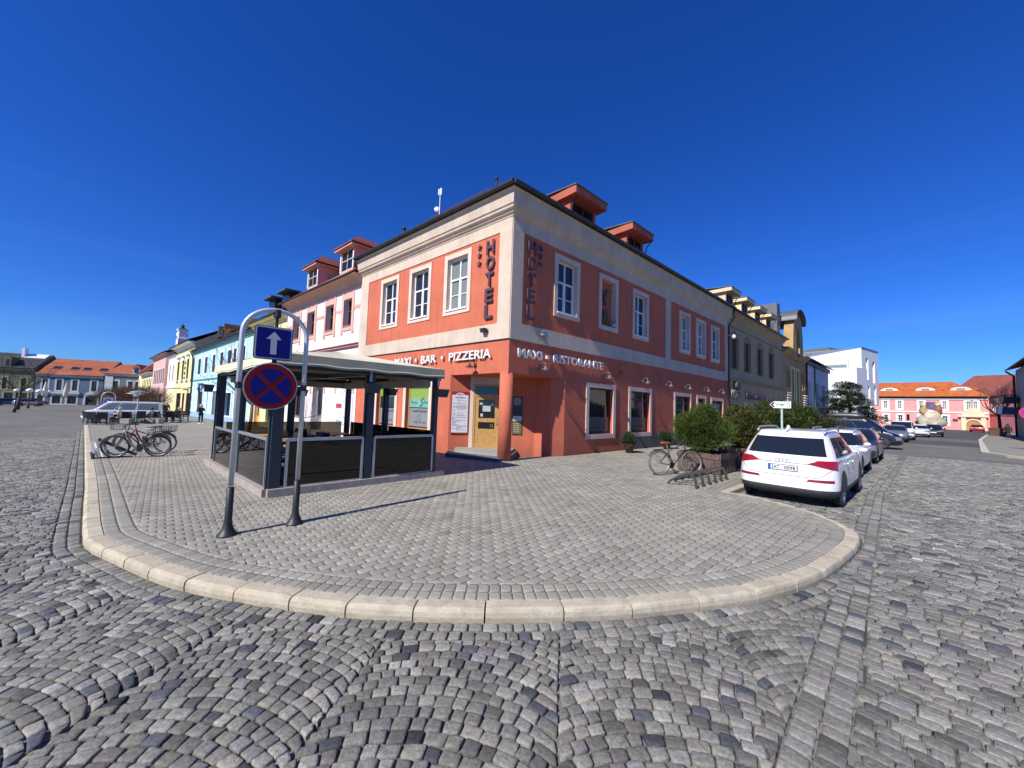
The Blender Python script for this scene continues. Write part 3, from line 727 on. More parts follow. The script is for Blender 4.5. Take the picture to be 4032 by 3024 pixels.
# cream bands
mb = MB(); n_ = .03
for fr, pil, end in ((A, .6, ENDA), (B, .54, ENDB)):
    mb.fbox(fr, .0, end, 0, n_, 4.25, 4.85); mb.fbox(fr, 0, pil, 0, n_ + .001, 4.85, 8.2); mb.fbox(fr, 0, end, 0, n_, 8.2, 8.66)
    mb.fbox(fr, end - (.82 if fr is A else .6), end, 0, n_ + .001, 4.85, 8.2)
mb.fbox(B, 11.62, 12.24, 0, n_ + .001, 4.85, 8.2)
mb.prism([A.P(0, 0, 0), A.P(0, n_, 0), B.P(0, n_, 0)], (0, 0, 0.001))
band = mb.build('cream_band', CREAM, hotel)
MB().fbox(A, 0, ENDA, 0, .045, 4.235, 4.262).build('band_edge', DGREY, band); 
prof = [(0, 8.62), (.05, 8.64), (.07, 8.70), (.13, 8.74), (.15, 8.80), (.24, 8.85), (.26, 8.93), (.30, 8.96), (.36, 9.40), (.42, 9.42), (.42, 9.50), (0, 9.52)]
cornice(A, 0, ENDA, prof, CREAM, hotel, e0=.9); cornice(B, 0, ENDB, prof, CREAM, hotel, e0=.9)
for fr, end in ((A, ENDA), (B, ENDB)):
    mb = MB(); mb.tube([fr.P(-.45, .53, 9.54), fr.P(end, .53, 9.54)], .085, 10); mb.fbox(fr, -.38, end, .40, .44, 9.46, 9.56)
    k = .4
    while k < end: mb.tube([fr.P(k, .60, 9.60), fr.P(k, .61, 9.49), fr.P(k, .53, 9.44), fr.P(k, .42, 9.47)], .012, 4); k += 1.2
    mb.build('gutter', GUT, hotel)
TILE_A = tile_mat('red_tiles_along_square', (.30, .085, .06), (.10, .03, .025), ax=A.d)
TILE_B = tile_mat('red_tiles_along_street', (.30, .085, .06), (.10, .03, .025), ax=B.d)
zr = 13.45; ez = 9.57; rd = 4.2; mb = MB()
ridC = Vector((CORN[0], CORN[1], 0)) - (A.n + B.n).normalized() * (rd / math.cos(rad(42))); ridC.z = zr
eaC = Vector((CORN[0], CORN[1], 0)) + (A.n + B.n).normalized() * (.5 / math.cos(rad(42))); eaC.z = ez
mb.quad(eaC, A.P(ENDA + .05, .5, ez), A.P(ENDA + .05, -rd, zr), ridC); mb.quad(A.P(ENDA + .05, -rd, zr), ridC, ridC + Vector((0, 4, -3.7)), A.P(ENDA + .05, -2 * rd, ez))
ra = mb.build('roof', [TILE_A], hotel, fixn=False)
mb = MB(); mb.quad(eaC, B.P(ENDB + .05, .5, ez), B.P(ENDB + .05, -rd, zr), ridC); mb.quad(B.P(ENDB + .05, -rd, zr), ridC, ridC + Vector((0, 4, -3.7)), B.P(ENDB + .05, -2 * rd, ez))
rb = mb.build('roof', [TILE_B], hotel, fixn=False)
mb = MB(); s = 5.6                                                 # low rail along the ridge of the square roof
while s < 10.8: mb.bar(A.P(s, -4.1, 13.3), A.P(s, -4.1, 13.62), .018); s += .22
mb.bar(A.P(5.6, -4.1, 13.62), A.P(10.8, -4.1, 13.62), .03); mb.build('snow_guard', mat('rust_red_metal', (.14, .03, .03), .6), ra)
mb = MB(); mb.tube([A.P(9.6, -3.9, 13.1), A.P(9.6, -3.9, 15.0)], .025, 8); mb.box(A.P(9.52, -3.9, 14.6), .07, .08, .4, 0); mb.box(A.P(9.74, -3.9, 14.65), .07, .08, .36, 0); mb.sphere(A.P(9.8, -3.85, 13.75), .17, 10, 6, (1, .4, 1))
mb.build('antenna', WHITE, ra)
MB().lathe(A.P(9.7, -1.6, 10.9), [(.07, 0), (.07, .7), (.12, .7), (.12, .8), (.03, .82)], 10).build('vent_pipe', BLACK, ra)
MB().lathe(A.P(3.4, -2.5, 11.9), [(.05, 0), (.05, .6), (.09, .62), (.09, .7)], 10).build('vent_pipe', BLACK, ra)
# windows
for i, w in enumerate(wA): window(A, *w, hotel, pane=GLASSC if i == 0 else GLASS, sur=CREAM_TRIM, style='hotel', sill=WHITE)
for i, w in enumerate(wB):
    if i == 1: continue
    window(B, *w, hotel, pane=GLASSC if i in (3, 4) else GLASS, sur=CREAM_TRIM, style='hotel', sill=WHITE)
# niche with a sculpture of a climbing figure
w = wB[1]; nb_ = MB(); surround(B, *w, .2, .035, CREAM_TRIM, hotel, 'niche_surround')
MB().fbox(B, w[0], w[1], -.27, -.25, w[2], w[3]).build('niche_back', RED, hotel)
bronze = mat('aged_bronze', (.16, .12, .07), .55, metal=.5, var=.4, vs=8)
mb = MB(); sc_ = (w[0] + w[1]) / 2 - .22
mb.tube([B.P(sc_ - .2, -.12, 7.15), B.P(sc_, -.08, 7.2), B.P(sc_ + .3, -.05, 7.3), B.P(sc_ + .5, .0, 7.35)], [.05, .08, .05, .03], 8)
mb.tube([B.P(sc_, -.08, 7.2), B.P(sc_ + .1, -.1, 6.9), B.P(sc_ + .15, -.1, 6.65)], [.12, .1, .06], 8); mb.sphere(B.P(sc_ + .12, -.03, 7.28), .1, 10, 7)
mb.tube([B.P(sc_ - .1, -.1, 6.45), B.P(sc_ + .05, -.06, 6.2), B.P(sc_ - .12, -.1, 5.75)], [.06, .07, .04], 8)
mb.tube([B.P(sc_ + .1, -.1, 6.42), B.P(sc_ + .25, -.04, 6.15), B.P(sc_ + .2, -.1, 5.78), B.P(sc_ + .38, -.04, 5.74)], [.06, .07, .045, .03], 8)
mb.build('niche_figure', bronze, hotel, smooth=True)
MB().tube([B.P(sc_ + .5, .0, 5.74), B.P(sc_ + .68, .05, 5.86)], [.06, .14], 8).build('floodlight', LGREY, hotel)
# ground floor windows: brown frames with film
FILMG = mat('grey_film', (.22, .235, .25), .25, var=.1); FILMT = mat('turquoise_film', (.16, .38, .30), .4, var=.1)
def green_film():
    m, t, b = nodes('green_film'); sx = t.nodes.new('ShaderNodeSeparateXYZ'); lk(t, geopos(t), sx.inputs[0]); f = mapr(t, sx.outputs[2], 1.95, 2.2, 0, 1)
    n = noise(t, 9, 4, .6, geopos(t)); f2 = mapr(t, n.outputs[0], .3, .7, .85, 1.1); c = mixc(t, f, (.17, .42, .35), (.24, .36, .06)); mm = t.nodes.new('ShaderNodeVectorMath'); mm.operation = 'SCALE'; lk(t, c, mm.inputs[0]); lk(t, f2, mm.inputs['Scale']); lk(t, mm.outputs[0], b.inputs['Base Color']); b.inputs['Roughness'].default_value = .35; return m
GF = green_film(); INK = mat('dark_ink', (.03, .04, .045), .6, var=0); REDINK = mat('red_print', (.35, .02, .03), .5, var=0)
ginfo = []
for i, w in enumerate(gA):
    o = window(A, *w, hotel, frame=mat('honey_wood', (.42, .25, .10), .5, var=.15), sur=CREAM_TRIM, sw=.2, style='none', pane=GLASS if i else GLASS, fw_=.07)
    fi = MB().fbox(A, w[0] + .05, w[1] - .05, -.18, -.165, 1.72 if i == 0 else 2.2, 2.62).build('window_film', GF, o)
    f2 = MB().fbox(A, w[0] + .05, w[1] - .05, -.182, -.167, .88, 1.68 if i == 0 else 1.62).build('window_film', FILMG, o)
    if i == 0:
        text_fit('lettering', 'Pasta', w[1] - .15, w[1] - .65, 1.88, .13, A, -.165, .004, INK, o, .0, .35); text_fit('lettering', 'Pizza', w[0] + .62, w[0] + .14, 1.88, .13, A, -.165, .004, INK, o, .0, .35)
        text_obj('lettering', 'S', .55, A, 5.4, 1.76, -.164, .004, -1, INK, o, .002, shear=.4)
    text_fit('lettering', 'MOMENTUM CAFFE', w[1] - .35, w[0] + .35, 1.50 if i == 0 else 1.45, .09, A, -.167, .004, INK, o, .02)
    text_fit('lettering', 'CAFFE - BAR - RIST', w[1] - .45, w[0] + .4, 1.02, .08, A, -.167, .004, INK, o, .01)
    mb = MB(); m_ = (w[0] + w[1]) / 2; mb.tube([A.P(m_ + .13 * math.cos(k * math.pi / 10), -.163, 1.26 + .13 * math.sin(k * math.pi / 10)) for k in range(20)], .006, 4, closed=True); mb.build('emblem', INK, o)
for i, w in enumerate(gB):
    o = window(B, *w, hotel, frame=BROWNF, sur=CREAM_TRIM, sw=.2, style='top' if i in (1, 2, 4) else 'none', pane=GLASS, fw_=.07)
    if i in (0, 1, 2):
        MB().fbox(B, w[0] + .06, w[1] - .06, -.18, -.165, .9, 1.55).build('window_film', mat('frosted_film', (.09, .10, .10), .3, var=.1), o)
        text_fit('lettering', 'CAFFE BAR PIZZERIA', w[0] + .3, w[1] - .3, 1.05, .07, B, -.165, .004, INK, o, .01)
    if i in (3, 4): MB().fbox(B, w[0] + .06, w[1] - .06, -.18, -.165, .9 if i == 3 else .2, 2.55).build('blind', mat('grey_blind', (.24, .27, .29), .7, var=.1), o)
# plinth, house signs, lettering
MB().fbox(B, 7.85, 18.1, 0, .03, -.3, .72).build('plinth', plaster('grey_plinth', (.13, .125, .115), .3), hotel)
PURP = mat('plum_lettering', (.085, .045, .06), .5, var=.05); SILV = mat('brushed_white_lettering', (.72, .72, .68), .4, var=.03)
for fr, s_, sd in ((A, 1.04, -1), (B, .95, 1)):
    for k, ch in enumerate('HOTEL'):
        zb = 8.02 - .50 - k * .607; o = text_fit('letter', ch, s_ - sd * .2, s_ + sd * .2 if ch != 'O' else s_ + sd * .24, zb, .49, fr, .03, .06, PURP, hotel, .026)
        if ch == 'O': pass
    for zz in (7.89, 7.58, 7.26): star(fr, (1.64 if fr is A else 1.42), zz, .12, .02, .05, PURP, hotel)
for txt, a, b in (('MAXI', 7.16, 5.83), ('BAR', 5.05, 4.0), ('PIZZERIA', 3.16, .79)): text_fit('lettering', txt, a, b, 3.62, .32, A, .05, .05, SILV, hotel, .018)
for txt, a, b in (('MAXI', .36, 1.59), ('RISTORANTE', 2.25, 5.57)): text_fit('lettering', txt, a, b, 3.64, .31, B, .05, .05, SILV, hotel, .018)
for fr, s_ in ((A, 5.42), (A, 3.58), (B, 1.9)): MB().fbox(fr, s_ - .06, s_ + .06, .03, .12, 3.72, 3.85).build('lettering_dot', SILV, hotel)
text_fit('house_number', '56', 7.0, 7.32, 3.55, .22, B, .0, .03, mat('faded_red', (.30, .09, .06), .8), hotel, .0)
for s_, z_ in ((1.67, 3.38),): wall_lamp(A, s_, z_, hotel, mat('lamp_iron', (.06, .035, .03), .5))
for s_ in (1.57, 5.75, 9.16, 11.72, 14.2, 16.99, 19.63): wall_lamp(B, s_, 3.36, hotel, mat('lamp_grey', (.22, .21, .2), .45, metal=.4))
for fr, s_, z_ in ((A, 1.11, 4.62), (B, 1.55, 4.62)):
    mb = MB(); mb.fbox(fr, s_ - .05, s_ + .05, .03, .1, z_ - .03, z_ + .06); mb.fbox(fr, s_ - .06, s_ + .16, .1, .22, z_ - .06, z_ + .06); mb.fbox(fr, s_ - .1, s_ + .2, .08, .25, z_ + .06, z_ + .075); mb.build('camera_unit', BLACK if fr is A else LGREY, hotel)
MB().tube([B.P(21.2, .05, 7.55), B.P(21.2, .45, 7.6)], .025, 6).sphere(B.P(21.2, .45, 7.42), .16, 12, 8).build('dome_camera', WHITE, hotel, smooth=True)
downpipe([B.P(21.3, .5, 9.45), B.P(21.3, .42, 9.2), B.P(21.3, .5, 8.9), B.P(21.4, .08, 8.35), B.P(21.4, .08, -.1)], hotel, .055)
downpipe([A.P(10.95, .5, 9.45), A.P(11.0, .45, 9.25), A.P(11.0, .1, 8.9)], hotel, .06)
# column
MB().lathe((-.2, 13.42, 0), [(.235, -.3), (.235, 3.06)], 40).build('column', RED, hotel, smooth=True)
# steps
stn = mat('dark_stone_step', (.12, .13, .14), .7, var=.15, bs=.4)
mb = MB(); mb.prism([(-2.37, 14.12, -.2), (-.40, 12.95, -.2), (-.02, 13.5, -.2), (.3, 15.62, -.2), (-2.4, 15.6, -.2)], (0, 0, .3)); mb.build('step', stn, hotel)
mb = MB(); mb.prism([(-2.1, 14.55, .1), (-.42, 13.6, .1), (-.1, 13.9, .1), (.2, 15.62, .1), (-2.2, 15.6, .1)], (0, 0, .1)); mb.build('step', mat('light_stone_step', (.3, .29, .26), .7, var=.15, bs=.4), hotel)
# entrance wall pieces: menu board, door
E0 = Fr((-2.457, 15.219), (-1.66 + 2.457, 15.47 - 15.219), (15.47 - 15.219, -(-1.66 + 2.457)))
E1 = Fr((-1.66, 15.47), (2.61, .15), (.15, -2.61))
mbd = MB().fbox(E0, .06, .76, .01, .045, .74, 2.42).build('menu_board', mat('board_red', (.35, .02, .02), .5, var=.05), hotel)
MB().fbox(E0, .085, .735, .045, .05, .78, 2.28).build('menu_sheet', mat('menu_white', (.72, .72, .74), .5, var=.02), mbd)
MB().prism([E0.P(.41 + .17 * math.cos(a), .045, 2.28 + .09 * math.sin(a)) for a in [k * math.pi / 12 for k in range(13)]], E0.n * .005).build('menu_sheet', MT['menu_white'], mbd)
text_fit('lettering', 'MAXI', .30, .52, 2.27, .06, E0, .051, .003, REDINK, mbd, .01)
text_fit('lettering', 'DENNÍ MENU', .22, .60, 2.15, .045, E0, .051, .003, INK, mbd, .01)
mb = MB(); random.seed(2); z = 2.08
while z > .85:
    s = .12 if random.random() < .7 else .3
    while s < .66:
        w_ = random.uniform(.03, .1); mb.fbox(E0, s, min(s + w_, .68), .051, .053, z, z + .014); s += w_ + .014
        if random.random() < .17: break
    z -= .036 if random.random() < .8 else .08
mb.build('menu_lines', mat('grey_print', (.25, .22, .25), .6, var=0), mbd)
mb = MB(); mb.fbox(E1, -.02, .12, -.02, .08, .2, 3.06); mb.fbox(E1, 1.22, 1.34, -.02, .10, .2, 3.06); mb.fbox(E1, .12, 1.22, -.02, .06, 2.75, 3.06); mb.build('door_surround', CREAM_TRIM, hotel)
mb = MB(); f = .08
DW = mat('oak_door', (.50, .29, .09), .45, var=.18, vs=7, bs=.15, bscale=12)
mb.fbox(E1, .12, .12 + f, .0, .07, .2, 2.75); mb.fbox(E1, 1.22 - f, 1.22, 0, .07, .2, 2.75); mb.fbox(E1, .2, 1.14, 0, .065, 2.67, 2.75); mb.fbox(E1, .2, 1.14, 0, .065, 2.24, 2.34)
mb.fbox(E1, .2, .34, 0, .05, .2, 2.24); mb.fbox(E1, 1.0, 1.14, 0, .05, .2, 2.24); mb.fbox(E1, .34, 1.0, 0, .047, .2, .95); mb.fbox(E1, .34, 1.0, 0, .047, 2.12, 2.24); mb.fbox(E1, .34, 1.0, 0, .055, 1.22, 1.38)
door = mb.build('door', DW, hotel)
MB().fbox(E1, .2, 1.14, .0, .02, 2.34, 2.67).fbox(E1, .34, 1.0, 0, .02, .95, 1.22).fbox(E1, .34, 1.0, 0, .02, 1.38, 2.12).build('pane', GLASSB, door)
mb = MB(); mb.fbox(E1, .5, .82, .02, .024, 1.65, 1.88); mb.fbox(E1, .38, .5, .02, .024, 1.92, 2.0); mb.fbox(E1, .85, .97, .02, .024, 1.9, 2.0); mb.fbox(E1, .42, .52, .02, .024, 1.44, 1.56); mb.build('notices', mat('paper', (.5, .5, .5), .7, var=.1), door)
MB().tube([E1.P(1.08, .05, 1.15), E1.P(1.08, .12, 1.17), E1.P(1.08, .12, 1.42), E1.P(1.08, .05, 1.44)], .012, 6).build('door_handle', LGREY, door)
MB().tube([E1.P(.88 + .055 * math.cos(k * math.pi / 8), .022, 1.08 + .055 * math.sin(k * math.pi / 8)) for k in range(16)], .006, 4, closed=True).build('sticker', mat('yellow_print', (.5, .4, .1), .5), door)
ps = MB().fbox(E1, 1.72, 2.12, .01, .03, .75, 2.3).build('poster', mat('poster_black', (.03, .03, .035), .4, var=.3), hotel)
MB().fbox(E1, 1.74, 2.10, .03, .034, .78, 1.28).build('poster_panel', mat('olive_print', (.16, .13, .04), .5), ps)
MB().fbox(E1, 1.74, 2.10, .03, .034, 1.3, 1.5).build('poster_panel', mat('white_print', (.6, .6, .6), .5), ps)
MB().fbox(E1, 1.76, 2.05, .03, .034, 1.95, 2.25).build('poster_panel', mat('sepia_print', (.3, .27, .2), .5, var=.5, vs=12), ps)
mb = MB(); 
for k in range(5): mb.fbox(E1, 1.78, 1.86, .034, .036, .86 + k * .08, .88 + k * .08); mb.fbox(E1, 1.9, 1.99, .034, .036, .86 + k * .08, .88 + k * .08)
mb.build('poster_lines', mat('paper', (.5, .5, .5)), ps)
# dormers on the street side
def box_dormer(fr, s0, s1, zt, parent, wmat, sheet_mat, n0=-.5, zb=9.9, back=-4.0, over=.5, th=.32, rt_=1.0):
    mb = MB(); mb.fbox(fr, s0, s1, back, n0 - .12, zb - .3, zt)
    for a, b in ((s0, s0 + .18), (s1 - .18, s1)): mb.fbox(fr, a, b, n0 - .12, n0, zb - .3, zt)
    d = mb.build('dormer', wmat, parent)
    MB().fbox(fr, s0 - .25, s1 + .18, back, n0 + over, zt, zt + th).build('dormer_eaves', wmat, d)
    mb = MB(); a, b, c, e = s0 - .29, s1 + .22, n0 + over + .04, back - .3
    mb.prism([fr.P(a, c, zt + th), fr.P(b, c, zt + th), fr.P(b, e, zt + th + .35), fr.P(a, e, zt + th + .35)], (0, 0, .05)); mb.build('dormer_roof', sheet_mat, d)
    window(fr, s0 + .18, s1 - .18, zb, zt - .05, d, frame=BROWNF, pane=GLASSB, back=-n0 + .1, style='two')
    downpipe([fr.P(s0 + .1, n0 + over - .02, zt + .1), fr.P(s0 + .02, n0 + .12, zt - .15), fr.P(s0 + .02, n0 + .06, zb + .05)] if rt_ < 0 else [fr.P(s1 + .15, n0 + over - .02, zt + .1), fr.P(s1 + .08, n0 + .15, zt - .3), fr.P(s1 + .08, n0 + .0, zb + .05)], d, .03)
    return d
DORM = plaster('dormer_salmon', (.43, .135, .09), .3)
box_dormer(B, 3.75, 5.6, 11.02, hotel, DORM, ZINC, rt_=-1); box_dormer(B, 8.3, 10.0, 11.02, hotel, DORM, ZINC)
# ------------------------------------------------------------------ the houses of the square and the street
def house(name, label, cat, fr, s0, s1, ze, wmat, rmat, rows, zb=-1.3, depth=9, zr=None, over=.45, sill=None, frame=None, pane=None, sur=None, sw=.16, cor=None, style='two', gut=True, back=.18, hip0=0, hip1=0, group=None, wn=0, ends=.05):
    p = fr.P((s0 + s1) / 2, 0, 0); t = thing(name, label, cat, (p.x, p.y, g(p.x)), group=group)
    holes = []
    for r_ in rows:
        for a, b in r_[0]: holes.append((a, b, r_[1], r_[2]))
    mb = MB(); facade(mb, fr, s0, s1, zb, ze, holes, depth=back + .02); shell(mb, fr, s0, s1, zb, ze, depth); mb.build('wall', wmat, t, fixn=False)
    for r_ in rows:
        op = r_[3] if len(r_) > 3 else {}
        for a, b in r_[0]:
            kw = dict(frame=frame or BROWNF, pane=pane or GLASSB, sur=sur, sw=sw, back=back, style=style, sill=sill, sn=.05); kw.update(op)
            if kw.pop('door', False): 
                dm = kw.get('frame'); d = MB().fbox(fr, a, b, -back - .02, -back + .03, r_[1], r_[2]).build('door', dm, t)
                if kw.get('sur'): surround(fr, a, b, r_[1], r_[2], kw['sw'], .04, kw['sur'], d)
                MB().fbox(fr, a + .15 * (b - a), a + .85 * (b - a), -back + .03, -back + .04, r_[1] + (r_[2] - r_[1]) * .35, r_[2] - .2).build('pane', GLASSB, d)
            else: window(fr, a, b, r_[1], r_[2], t, **kw)
    if zr: 
        roof(fr, s0, s1, ze + .12, depth / 2, zr, rmat, t, over=over, ends=ends, hip0=hip0, hip1=hip1)
        if not hip0 or not hip1:
            mb = MB()
            for s in ((s0,) if hip1 and not hip0 else (s1,) if hip0 and not hip1 else (s0, s1)): mb.add([fr.P(s, 0, ze), fr.P(s, -depth, ze), fr.P(s, -depth / 2, zr - .15)], [(0, 1, 2)])
            mb.build('gable', wmat, t, fixn=False)
    if cor: cornice(fr, s0, s1, [(0, ze - .55), (.06, ze - .5), (.1, ze - .36), (.22, ze - .3), (.26, ze - .14), (over - .06, ze - .08), (over - .04, ze), (0, ze + .01)], cor, t)
    if gut: gutter(fr, s0, s1, over + .06, ze + .02, t)
    return t
def fband(fr, s0, s1, z0, z1, n, mt, t, name='band'): return MB().fbox(fr, s0, s1, 0, n, z0, z1).build(name, mt, t)

# -- white house with pink ornaments beside the hotel
PW = plaster('white_plaster', (.83, .72, .67), .06); PINK = plaster('pink_trim', (.70, .40, .33), .08); MAR = mat('maroon_paint', (.13, .04, .035), .6, var=.2)
wins = [(11.95, 12.95), (14.28, 15.38), (17.1, 18.3), (19.7, 20.9)]
h1 = house('white_house', 'white house with pink jagged window ornaments and two tiled dormers beside the hotel', 'house', A, 10.98, 22.2, 8.75, PW, TILE_A,
    [(wins, 6.15, 7.72, dict(frame=MAR, style='cross', back=.3)), ([(18.25, 20.1)], .8, 2.7, dict(style='two')), ([(15.2, 16.75)], .05, 2.75, dict(door=True, frame=mat('grey_door', (.30, .28, .27), .6)))], depth=9, zr=13.1, over=.62, gut=True, sill=mat('sandstone_sill', (.38, .22, .16), .7), back=.3)
for a, b in wins:
    mb = MB(); w_ = .24; n_ = .05; mb.fbox(A, a - w_, a, 0, n_, 5.95, 7.72); mb.fbox(A, b, b + w_, 0, n_, 5.95, 7.72); mb.fbox(A, a, b, 0, n_ - .003, 5.9, 6.15); mb.fbox(A, a - w_ - .05, a - .05, 0, n_, 5.72, 5.95); mb.fbox(A, b + .05, b + w_ + .05, 0, n_, 5.72, 5.95)
    pts = []; N = 14
    for k in range(N + 1):
        s = a - w_ + (b - a + 2 * w_) * k / N; pts.append(A.P(s, 0, 8.0 + (.16 if k in (1, 7, 13) else .07 if k % 2 else 0)))
    mb.prism([A.P(b + w_, 0, 7.72)] + [A.P(a - w_, 0, 7.72)] + pts, A.n * n_); mb.build('window_ornament', PINK, h1)
mb = MB(); cuts = [10.98] + [x for a, b in wins for x in (a - .24, b + .24)] + [22.2]
for a, b in zip(cuts[::2], cuts[1::2]):
    if b - a < .2: continue
    mb.fbox(A, a, b, 0, .03, 7.12, 7.24); k = a + .12
    while k < b - .1: mb.fbox(A, k, k + .1, 0, .03, 6.98 if int(k * 5) % 2 else 7.03, 7.12); k += .22
mb.build('frieze', PINK, h1)
fband(A, 10.98, 22.2, 5.02, 5.10, .09, MAR, h1, 'string_course'); fband(A, 10.98, 22.2, 4.86, 4.95, .07, MAR, h1, 'string_course'); fband(A, 10.98, 22.2, 4.95, 5.02, .05, PINK, h1, 'string_course')
cornice(A, 10.98, 22.2, [(0, 8.2), (.03, 8.2), (.05, 8.42), (.18, 8.62), (.4, 8.78), (.6, 8.82), (.6, 8.87), (0, 8.87)], plaster('peach_soffit', (.66, .42, .33), .1), h1)
for a in (11.2, 13.35, 14.9, 17.0): MB().fbox(A, a, a + .22, 0, .04, 2.35, 2.75).build('corbel', PINK, h1)
po = MB().fbox(A, 11.25, 13.3, .0, .04, .62, 2.62).build('shop_poster', mat('poster_white', (.70, .74, .78), .4, var=.06, vs=2), h1)
random.seed(4)
pc = [mat('print_red', (.5, .05, .06), .5), mat('print_green', (.08, .2, .1), .5), mat('print_blue', (.15, .2, .45), .5), mat('print_grey', (.3, .33, .36), .5)]
MB().fbox(A, 12.5, 13.2, .04, .045, 1.5, 1.75).build('poster_print', pc[0], po); MB().fbox(A, 11.5, 12.0, .04, .045, 1.4, 1.7).build('poster_print', pc[1], po); MB().fbox(A, 11.4, 11.75, .04, .045, 1.95, 2.15).build('poster_print', pc[2], po)
for k in range(14):
    a = random.uniform(11.35, 12.9); z = random.choice([.75, .95, 1.15, 1.85, 2.3, 2.45]) ; MB().fbox(A, a, a + random.uniform(.12, .3), .04, .046, z, z + random.uniform(.04, .1)).build('poster_print', pc[3], po)
MB().tube([A.P(15.1, .1, .95), A.P(15.3, .1, 1.0), A.P(17.2, .45, .72)], .02, 6).build('handrail', BLACK, h1)
def tiled_dormer(fr, s0, s1, zb, zt, zp, parent, wmat, tmat, n0=-.45, back=-3.2, ov=.35):
    mb = MB(); mb.fbox(fr, s0, s0 + .14, back, n0, zb - .4, zt); mb.fbox(fr, s1 - .14, s1, back, n0, zb - .4, zt); mb.fbox(fr, s0 + .14, s1 - .14, back, n0 - .2, zb - .4, zt); mb.fbox(fr, s0 + .14, s1 - .14, n0 - .2, n0, zb - .4, zb + .12)
    d = mb.build('dormer', wmat, parent); m = (s0 + s1) / 2
    mb = MB(); a, b = s0 - ov, s1 + ov; f = n0 + ov
    v = [fr.P(a, f, zt), fr.P(b, f, zt), fr.P(m, n0 - .55, zp), fr.P(a, back, zt), fr.P(b, back, zt), fr.P(m, back - .8, zp)]
    v2 = [q - Vector((0, 0, .1)) for q in v]
    mb.add(v + v2, [(0, 1, 2), (0, 2, 5, 3), (1, 4, 5, 2), (6, 8, 7), (6, 9, 11, 8), (7, 8, 11, 10), (0, 6, 7, 1), (0, 3, 9, 6), (1, 7, 10, 4)]); mb.build('dormer_roof', tmat, d)
    MB().fbox(fr, a + .05, b - .05, back, f - .05, zt - .2, zt - .1).build('dormer_eaves', MT['peach_soffit'] if wmat.name != 'ochre' else wmat, d)
    window(fr, s0 + .14, s1 - .14, zb + .12, zt - .2, d, frame=mat('pale_wood', (.6, .5, .35), .5), pane=GLASSB, back=-n0 + .08, style='cross', transom=.5, fw_=.05)
    mb = MB(); mb.fbox(fr, s0 - .0, s0 + .14, n0, n0 + .02, zb + .1, zt - .45); mb.fbox(fr, s1 - .14, s1, n0, n0 + .02, zb + .1, zt - .45); mb.build('shutter', WHITE, d)
    return d
tiled_dormer(A, 13.1, 14.9, 9.75, 11.35, 12.2, h1, PINK, TILE_A); tiled_dormer(A, 18.3, 20.1, 9.75, 11.35, 12.2, h1, PINK, TILE_A)

# -- yellow house half hidden by the signs
YEL = plaster('yellow_plaster', (.78, .68, .36), .14); YELP = plaster('pale_yellow_plaster', (.78, .70, .40), .1); BROOF = tile_mat('dark_brown_tiles', (.10, .06, .04), (.035, .02, .015), ax=A.d)
h2 = house('yellow_house', 'bright yellow house with dark box dormers seen between the sign arch tubes', 'house', A, 22.25, 30.5, 8.3, YEL, BROOF,
    [([(23.3, 24.4), (25.8, 26.9), (28.3, 29.4)], 5.0, 7.0), ([(27.3, 28.6)], -.5, 2.3, dict(door=True, frame=mat('orange_door', (.65, .30, .06), .5))), ([(24.3, 25.6)], .1, 2.2)], zr=11.6, depth=9, over=.6, cor=YELP, sur=YELP)
for s in (23.2, 26.4): 
    d = MB().fbox(A, s, s + 1.5, -3, -.3, 8.6, 10.2).build('dormer', MT['dark_brown_tiles'], h2); MB().fbox(A, s - .3, s + 1.8, -3, .1, 10.2, 10.32).build('dormer_roof', ZINC, d); MB().fbox(A, s + .2, s + 1.3, -.31, -.27, 9.0, 10.1).build('window', GLASSB, d)
# -- light blue house
BLU = plaster('aqua_plaster', (.43, .68, .71), .12); BLUP = plaster('pale_aqua_plaster', (.62, .82, .86), .08); BWH = plaster('blue_white_trim', (.75, .84, .87), .05)
bw = [(32.6, 33.8), (35.6, 36.7), (37.5, 38.9), (40.8, 42.1), (44.4, 45.7), (48.4, 49.8), (52.2, 53.8)]
h3 = house('blue_house', 'light blue house with a long brown roof and a bare tree in front', 'house', A, 30.55, 57.0, 8.0, BLU, BROOF,
    [(bw, 4.75, 6.75, dict(style='two', frame=BROWNF)), ([(49.7, 52.6)], -1.0, 2.6, dict(door=True, frame=mat('dark_grey_door', (.12, .12, .13), .6))), ([(41.0, 44.4)], -1.0, 2.6, dict(door=True, frame=mat('grey_gate', (.2, .22, .24), .6))), ([(33.0, 35.2), (36.5, 38.5)], .1, 2.4)], zr=11.4, depth=10, over=.4, sur=BWH, sw=.3, cor=mat('teal_cornice', (.10, .24, .26), .6))  # shop door in an even dark grey, gate a lighter grey
fband(A, 30.55, 57.0, 3.95, 4.1, .08, mat('teal_cornice', (.1, .24, .26)), h3, 'string_course')
mb = MB()
for i in range(9):
    for s in (39.2, 45.2, 47.4, 53.4, 55.2): mb.fbox(A, s, s + (1.5 if i % 2 else 1.2), 0, .03, -.6 + i * .5, -.6 + i * .5 + .44)
mb.build('quoin_blocks', BLUP, h3)
fband(A, 30.55, 57.0, -1.3, .0, .05, plaster('blue_plinth', (.30, .45, .75), .15), h3, 'plinth')
sg = MB().fbox(A, 49.9, 52.7, .05, .2, 2.8, 3.6).build('shop_sign', mat('sign_blue', (.10, .25, .55), .4), h3); MB().fbox(A, 50.1, 52.5, .2, .21, 2.95, 3.45).build('sign_print', mat('pale_blue_print', (.45, .6, .8), .5, var=.4, vs=5), sg)
